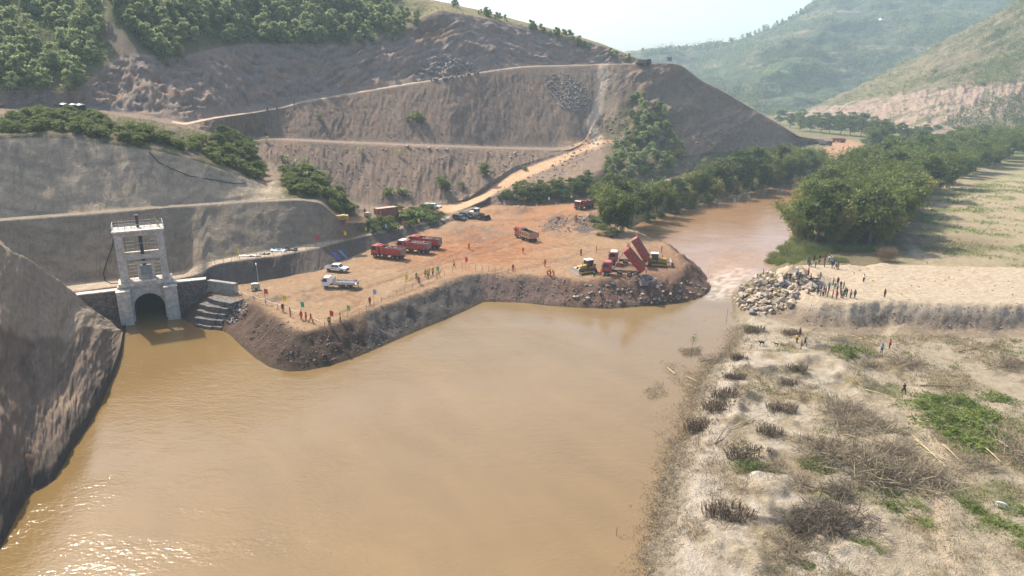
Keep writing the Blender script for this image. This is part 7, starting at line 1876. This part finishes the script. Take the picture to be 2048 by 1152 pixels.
for i, (u, v, s) in enumerate([(1845, 812, 1.3), (1885, 835, 1.5), (1930, 845, 1.5), (1970, 835, 1.5), (1905, 870, 1.4), (1950, 890, 1.5), (1870, 800, 1.2), (1990, 870, 1.2), (2000, 800, 1.3), (1925, 805, 1.3)]):
    o = link('weed_patch', WEED[i % 3]); o.location = gp(u, v, [GROUND]) - Vector((0, 0, .1)); o.scale = (s * 1.2, s * 1.0, s * .7); o.rotation_euler = (0, 0, rg.uniform(0, 6)); tag(o, 'green weed clump of the large thicket beside the footpath', 'weeds', 'weed thicket by the footpath')
for i, (u, v, s) in enumerate([(1950, 1020, 1.1), (1985, 1045, 1.3), (2030, 1060, 1.4), (1930, 1005, .8), (2040, 1020, 1.2), (2045, 1090, 1.0)]):
    o = link('weed_patch', WEED[i % 3]); o.location = gp(u, v, [GROUND]) - Vector((0, 0, .1)); o.scale = (s * .8, s * .65, s * .45); o.rotation_euler = (0, 0, rg.uniform(0, 6)); tag(o, 'green weed clump around the grazing goat', 'weeds', 'weeds around the goat')
for i, (u, v, s) in enumerate([(1785, 1015, .9), (1790, 990, .8), (1850, 1045, .8), (1730, 1090, .8), (1620, 1130, .8), (1838, 1010, .6), (1505, 655, .8), (1690, 700, .8)]):
    o = link('weed_patch', WEED[i % 3]); o.location = gp(u, v, [GROUND]) - Vector((0, 0, .1)); o.scale = (s, s, s * .45); o.rotation_euler = (0, 0, rg.uniform(0, 6)); tag(o, 'small scattered green weed clump on the pale sand', 'weeds', 'scattered weeds on sand')
TALLG = []
for i in range(2):
    rgn = np.random.default_rng(130 + i); n = 900; a_ = rgn.uniform(0, 6.28, n); k_ = np.sqrt(rgn.uniform(0, 1, n)) * 2.3; c = np.stack([k_ * np.cos(a_), k_ * np.sin(a_), -.1 + 0 * k_], -1); v, f = leaf_quads(c, np.tile([0, 0, 1.8], (n, 1)), 1.15, .10, rgn, 0); me = mesh_np('grass_clump', v, f, smooth=False); me.materials.append(mat_leaf('tall_grass_blades', (.11, .15, .04), (.27, .29, .10), .3)); TALLG.append(me)
for i, (u, v, s) in enumerate([(1560, 515, 1.3), (1585, 510, 1.4), (1610, 505, 1.4), (1630, 510, 1.1), (1548, 525, 1.0), (1600, 518, 1.0), (1680, 522, .8), (1645, 503, 1.2), (1575, 500, 1.2), (1590, 492, 1.2), (1600, 482, 1.2), (1612, 470, 1.2), (1572, 522, 1.0), (1620, 495, 1.3), (1640, 497, 1.2), (1660, 499, 1.2), (1690, 500, 1.2), (1715, 500, 1.1), (1740, 500, 1.1), (1620, 515, .9), (1590, 526, .8), (1560, 528, .7), (1622, 455, 1.2), (1630, 440, 1.2), (1605, 500, 1.4)]):
    o = link('grass_clump', TALLG[i % 2]); o.location = gp(u, v, [GROUND]); o.scale = (s, s, s * 1.0); tag(o, 'tall green grass clump between the rapids and the bamboo grove', 'grass', 'grass between rapids and grove')
M_POLE = mat_plain('dry_bamboo_pole', (.42, .34, .18), .7, .25, 3)
PO_ = [((1705, 672), (1790, 705), 'long pale bamboo pole lying between two standing people'), ((1430, 888), (1455, 858), 'short dark pole standing at the water beside the sandy hump'), ((1458, 858), (1525, 836), 'long bent pole lying by the spiky stool'), ((1640, 870), (1690, 890), 'pale pole on the flattened brush heap'), ((1660, 893), (1720, 890), 'pole lying level on the brush heap'), ((1690, 870), (1770, 900), 'long pole across the wide brush heap'), ((1822, 870), (1860, 905), 'upper pale pole leaning out of the brush'), ((1830, 880), (1890, 940), 'longest pale pole fanning from the brush'), ((1850, 905), (1900, 930), 'middle pale pole of the fan'), ((1885, 890), (1920, 925), 'short pale pole of the fan'), ((1955, 885), (2000, 930), 'pale pole at the lower edge of the weed thicket'), ((1990, 880), (2015, 900), 'short yellow pole by the dry brush'), ((1915, 705), (2000, 690), 'grey pole lying on the open sand'), ((1730, 780), (1780, 800), 'thin pole by the footpath'), ((1840, 772), (1920, 780), 'grey log lying beside the footpath'), ((1648, 500), (1668, 517), 'yellow bamboo pole leaning by the grove onlookers'), ((1598, 664), (1620, 650), 'dark pole carried by the person in dark red')]
for i, (a, b, lab) in enumerate(PO_):
    A_, B_ = gp(*a, [GROUND]), gp(*b, [GROUND]); up = 1.5 if 'carried' in lab else .1
    A_ = A_ + Vector((0, 0, up)); B_ = B_ + Vector((0, 0, up + (.35 if i % 3 else .05))); mid = A_.lerp(B_, .5) + Vector((0, 0, .12)); dk = 'dark' in lab or 'grey' in lab
    o = MB().tube([(0, 0, 0), mid - A_, B_ - A_], .085 if 'log' not in lab else .14, 6, .05).build('bamboo_pole', M_STUMP if dk else M_POLE, None, True); o.location = A_; tag(o, lab, 'pole')
# brush stack under the grove
o = empty('brush_stack', gp(1773, 522, [GROUND])); tag(o, 'upright stack of brown brush standing against the bamboo grove', 'brush')
rgn = np.random.default_rng(5); n = 1500; c = np.stack([rgn.uniform(-2, 2, n), rgn.uniform(-1.2, 1.2, n), rgn.uniform(0, 2.4, n)], -1); v, f = leaf_quads(c, np.tile([0, 0, 1.6], (n, 1)), 1.5, .05, rgn, 0); link('stick', mesh_np('stick', v, f, smooth=False), o, mat_leaf('brown_brush', (.11, .075, .045), (.25, .18, .11), .1, .9))
# drifting debris on the shallows
def drift(name, polys, n, seed):
    rgn = random.Random(seed); cs = []
    for poly, k in polys:
        us = [p[0] for p in poly]; vs = [p[1] for p in poly]; t = 0
        while t < n * k:
            u, v = rgn.uniform(min(us), max(us)), rgn.uniform(min(vs), max(vs)); t += 1
            if pip(u, v, poly):
                cu, cv = (min(us) + max(us)) / 2, (min(vs) + max(vs)) / 2
                for _ in range(3): cs.append(tuple(at_z(u + rgn.gauss(0, 3), v + rgn.gauss(0, 2), .05)))
    cs = np.array(cs); rr = np.random.default_rng(seed); d = rr.normal(size=(len(cs), 3)); d[:, 2] *= .15; v, f = leaf_quads(cs, d * .8, .55, .05, rr, 0); v[:, 2] = np.maximum(v[:, 2], .02); return tag(link(name, mesh_np(name, v, f, smooth=False), mat=L_DRY), kind='stuff')
drift('driftwood', [([(1318, 722), (1370, 730), (1420, 755), (1400, 800), (1350, 770)], 1.3), ([(1285, 785), (1320, 760), (1335, 790), (1300, 800)], .6), ([(1300, 830), (1390, 800), (1375, 900), (1330, 950), (1310, 880)], .5), ([(1360, 700), (1400, 695), (1400, 710), (1370, 712)], .9), ([(1395, 715), (1460, 700), (1440, 740), (1410, 740)], 1.0)], 700, 3)
for i, (a, b) in enumerate([((1335, 735), (1350, 748)), ((1372, 752), (1392, 762)), ((1420, 733), (1448, 742)), ((1400, 722), (1430, 716)), ((1375, 768), (1395, 778))]):
    A_, B_ = at_z(*a, .1), at_z(*b, .15); o = MB().tube([(0, 0, 0), B_ - A_], .09, 6).build('drift_log', M_POLE); o.location = A_; tag(o, 'pale bamboo piece stranded among floating debris in the shallows', 'log', 'stranded bamboo pieces')
o = empty('sapling', at_z(1382, 710, .0)); tag(o, 'flooded sapling standing in the shallows among drift', 'sapling'); MB().tube([(0, 0, -.5), (.1, 0, 1.6), (.25, 0, 3.2)], .04, 5, .015).build('stem', M_STUMP, o); rgn = np.random.default_rng(3); c = rgn.normal(size=(160, 3)) * np.array([.35, .35, .45]) + np.array([.25, 0, 3.0]); v, f = leaf_quads(c, c * 0, .3, .1, rgn, .2); link('crown', mesh_np('crown', v, f, smooth=False), o, L_SHRUB)
for (u, v, hh) in [(1452, 648, 3.0), (1232, 1072, 1.0)]:
    o = MB().tube([(0, 0, -.5), (.1, .1, hh)], .03, 5).build('stick', M_STUMP); o.location = at_z(u, v, 0); tag(o, 'thin stick standing upright in the brown water ' + ('near the boulder heap' if hh > 2 else 'of the wide pool'), 'stick')
# ---- grass over the right bank and field
def grass(name, n, xr, yr, cond, ln, wd, mat, seed, per=5):
    rr = np.random.default_rng(seed); x_ = rr.uniform(*xr, n); y_ = rr.uniform(*yr, n) ; z_, d, right, pr, a1, a2, a3 = base_height(x_, y_, True)
    ok = right & (d > 2.0) & cond(x_, y_, d, pr, rr); x_, y_, z_ = x_[ok], y_[ok], z_[ok]; k = len(x_)
    c = np.repeat(np.stack([x_, y_, z_], -1), per, 0) + rr.normal(size=(k * per, 3)) * np.array([.22, .22, 0]); v, f = leaf_quads(c, np.tile([0, 0, 1.3], (k * per, 1)), ln, wd, rr, 0); v[:, 2] = np.maximum(v[:, 2], np.repeat(c[:, 2], 4) - .05)
    return tag(link(name, mesh_np(name, v, f, smooth=False), mat=mat), kind='stuff')
grass('dry_grass', 44000, (12, 112), (50, 118), lambda x, y, d, p, r: (p > 4) & (fbm(x, y, 14, 4, 61) + .35 * fbm(x, y, 4.5, 4, 71) + r.normal(size=x.shape) * .2 > .06), .36, .07, L_DRY, 1)
grass('green_grass', 26000, (12, 112), (50, 118), lambda x, y, d, p, r: (p > 5) & (d > 8) & (fbm(x, y, 9, 4, 91) + .2 * fbm(x, y, 4.5, 4, 71) + r.normal(size=x.shape) * .12 > .36), .34, .09, L_SHRUB, 2)
grass('field_grass', 42000, (70, 260), (133, 300), lambda x, y, d, p, r: (p > 2) & (d > 34) & (fbm(x, y, 14, 4, 61) + .25 * fbm(x, y, 4.5, 4, 71) + r.normal(size=x.shape) * .15 > .08), .6, .16, mat_leaf('field_grass_blades', (.12, .16, .045), (.25, .27, .10), .25, .8), 3, 4)
def shore_grass():
    rr = np.random.default_rng(9); P = []
    pts = WL_PIX[WL_PIX.index((1472, 655)):]
    for a, b in zip(pts[:-1], pts[1:]):
        for t in rr.uniform(0, 1, 210):
            p = at_z(a[0] + (b[0] - a[0]) * t, a[1] + (b[1] - a[1]) * t, 0); p.x += rr.normal() * 1.1 + .3; P.append((p.x, p.y, 0.))
    P = np.array(P); P[:, 2] = np.maximum(.02, base_height(P[:, 0], P[:, 1]))
    return stuff_leaves('shore_grass', P, 6, .5, .4, .07, L_DRY, 12, flat=.4)
shore_grass()
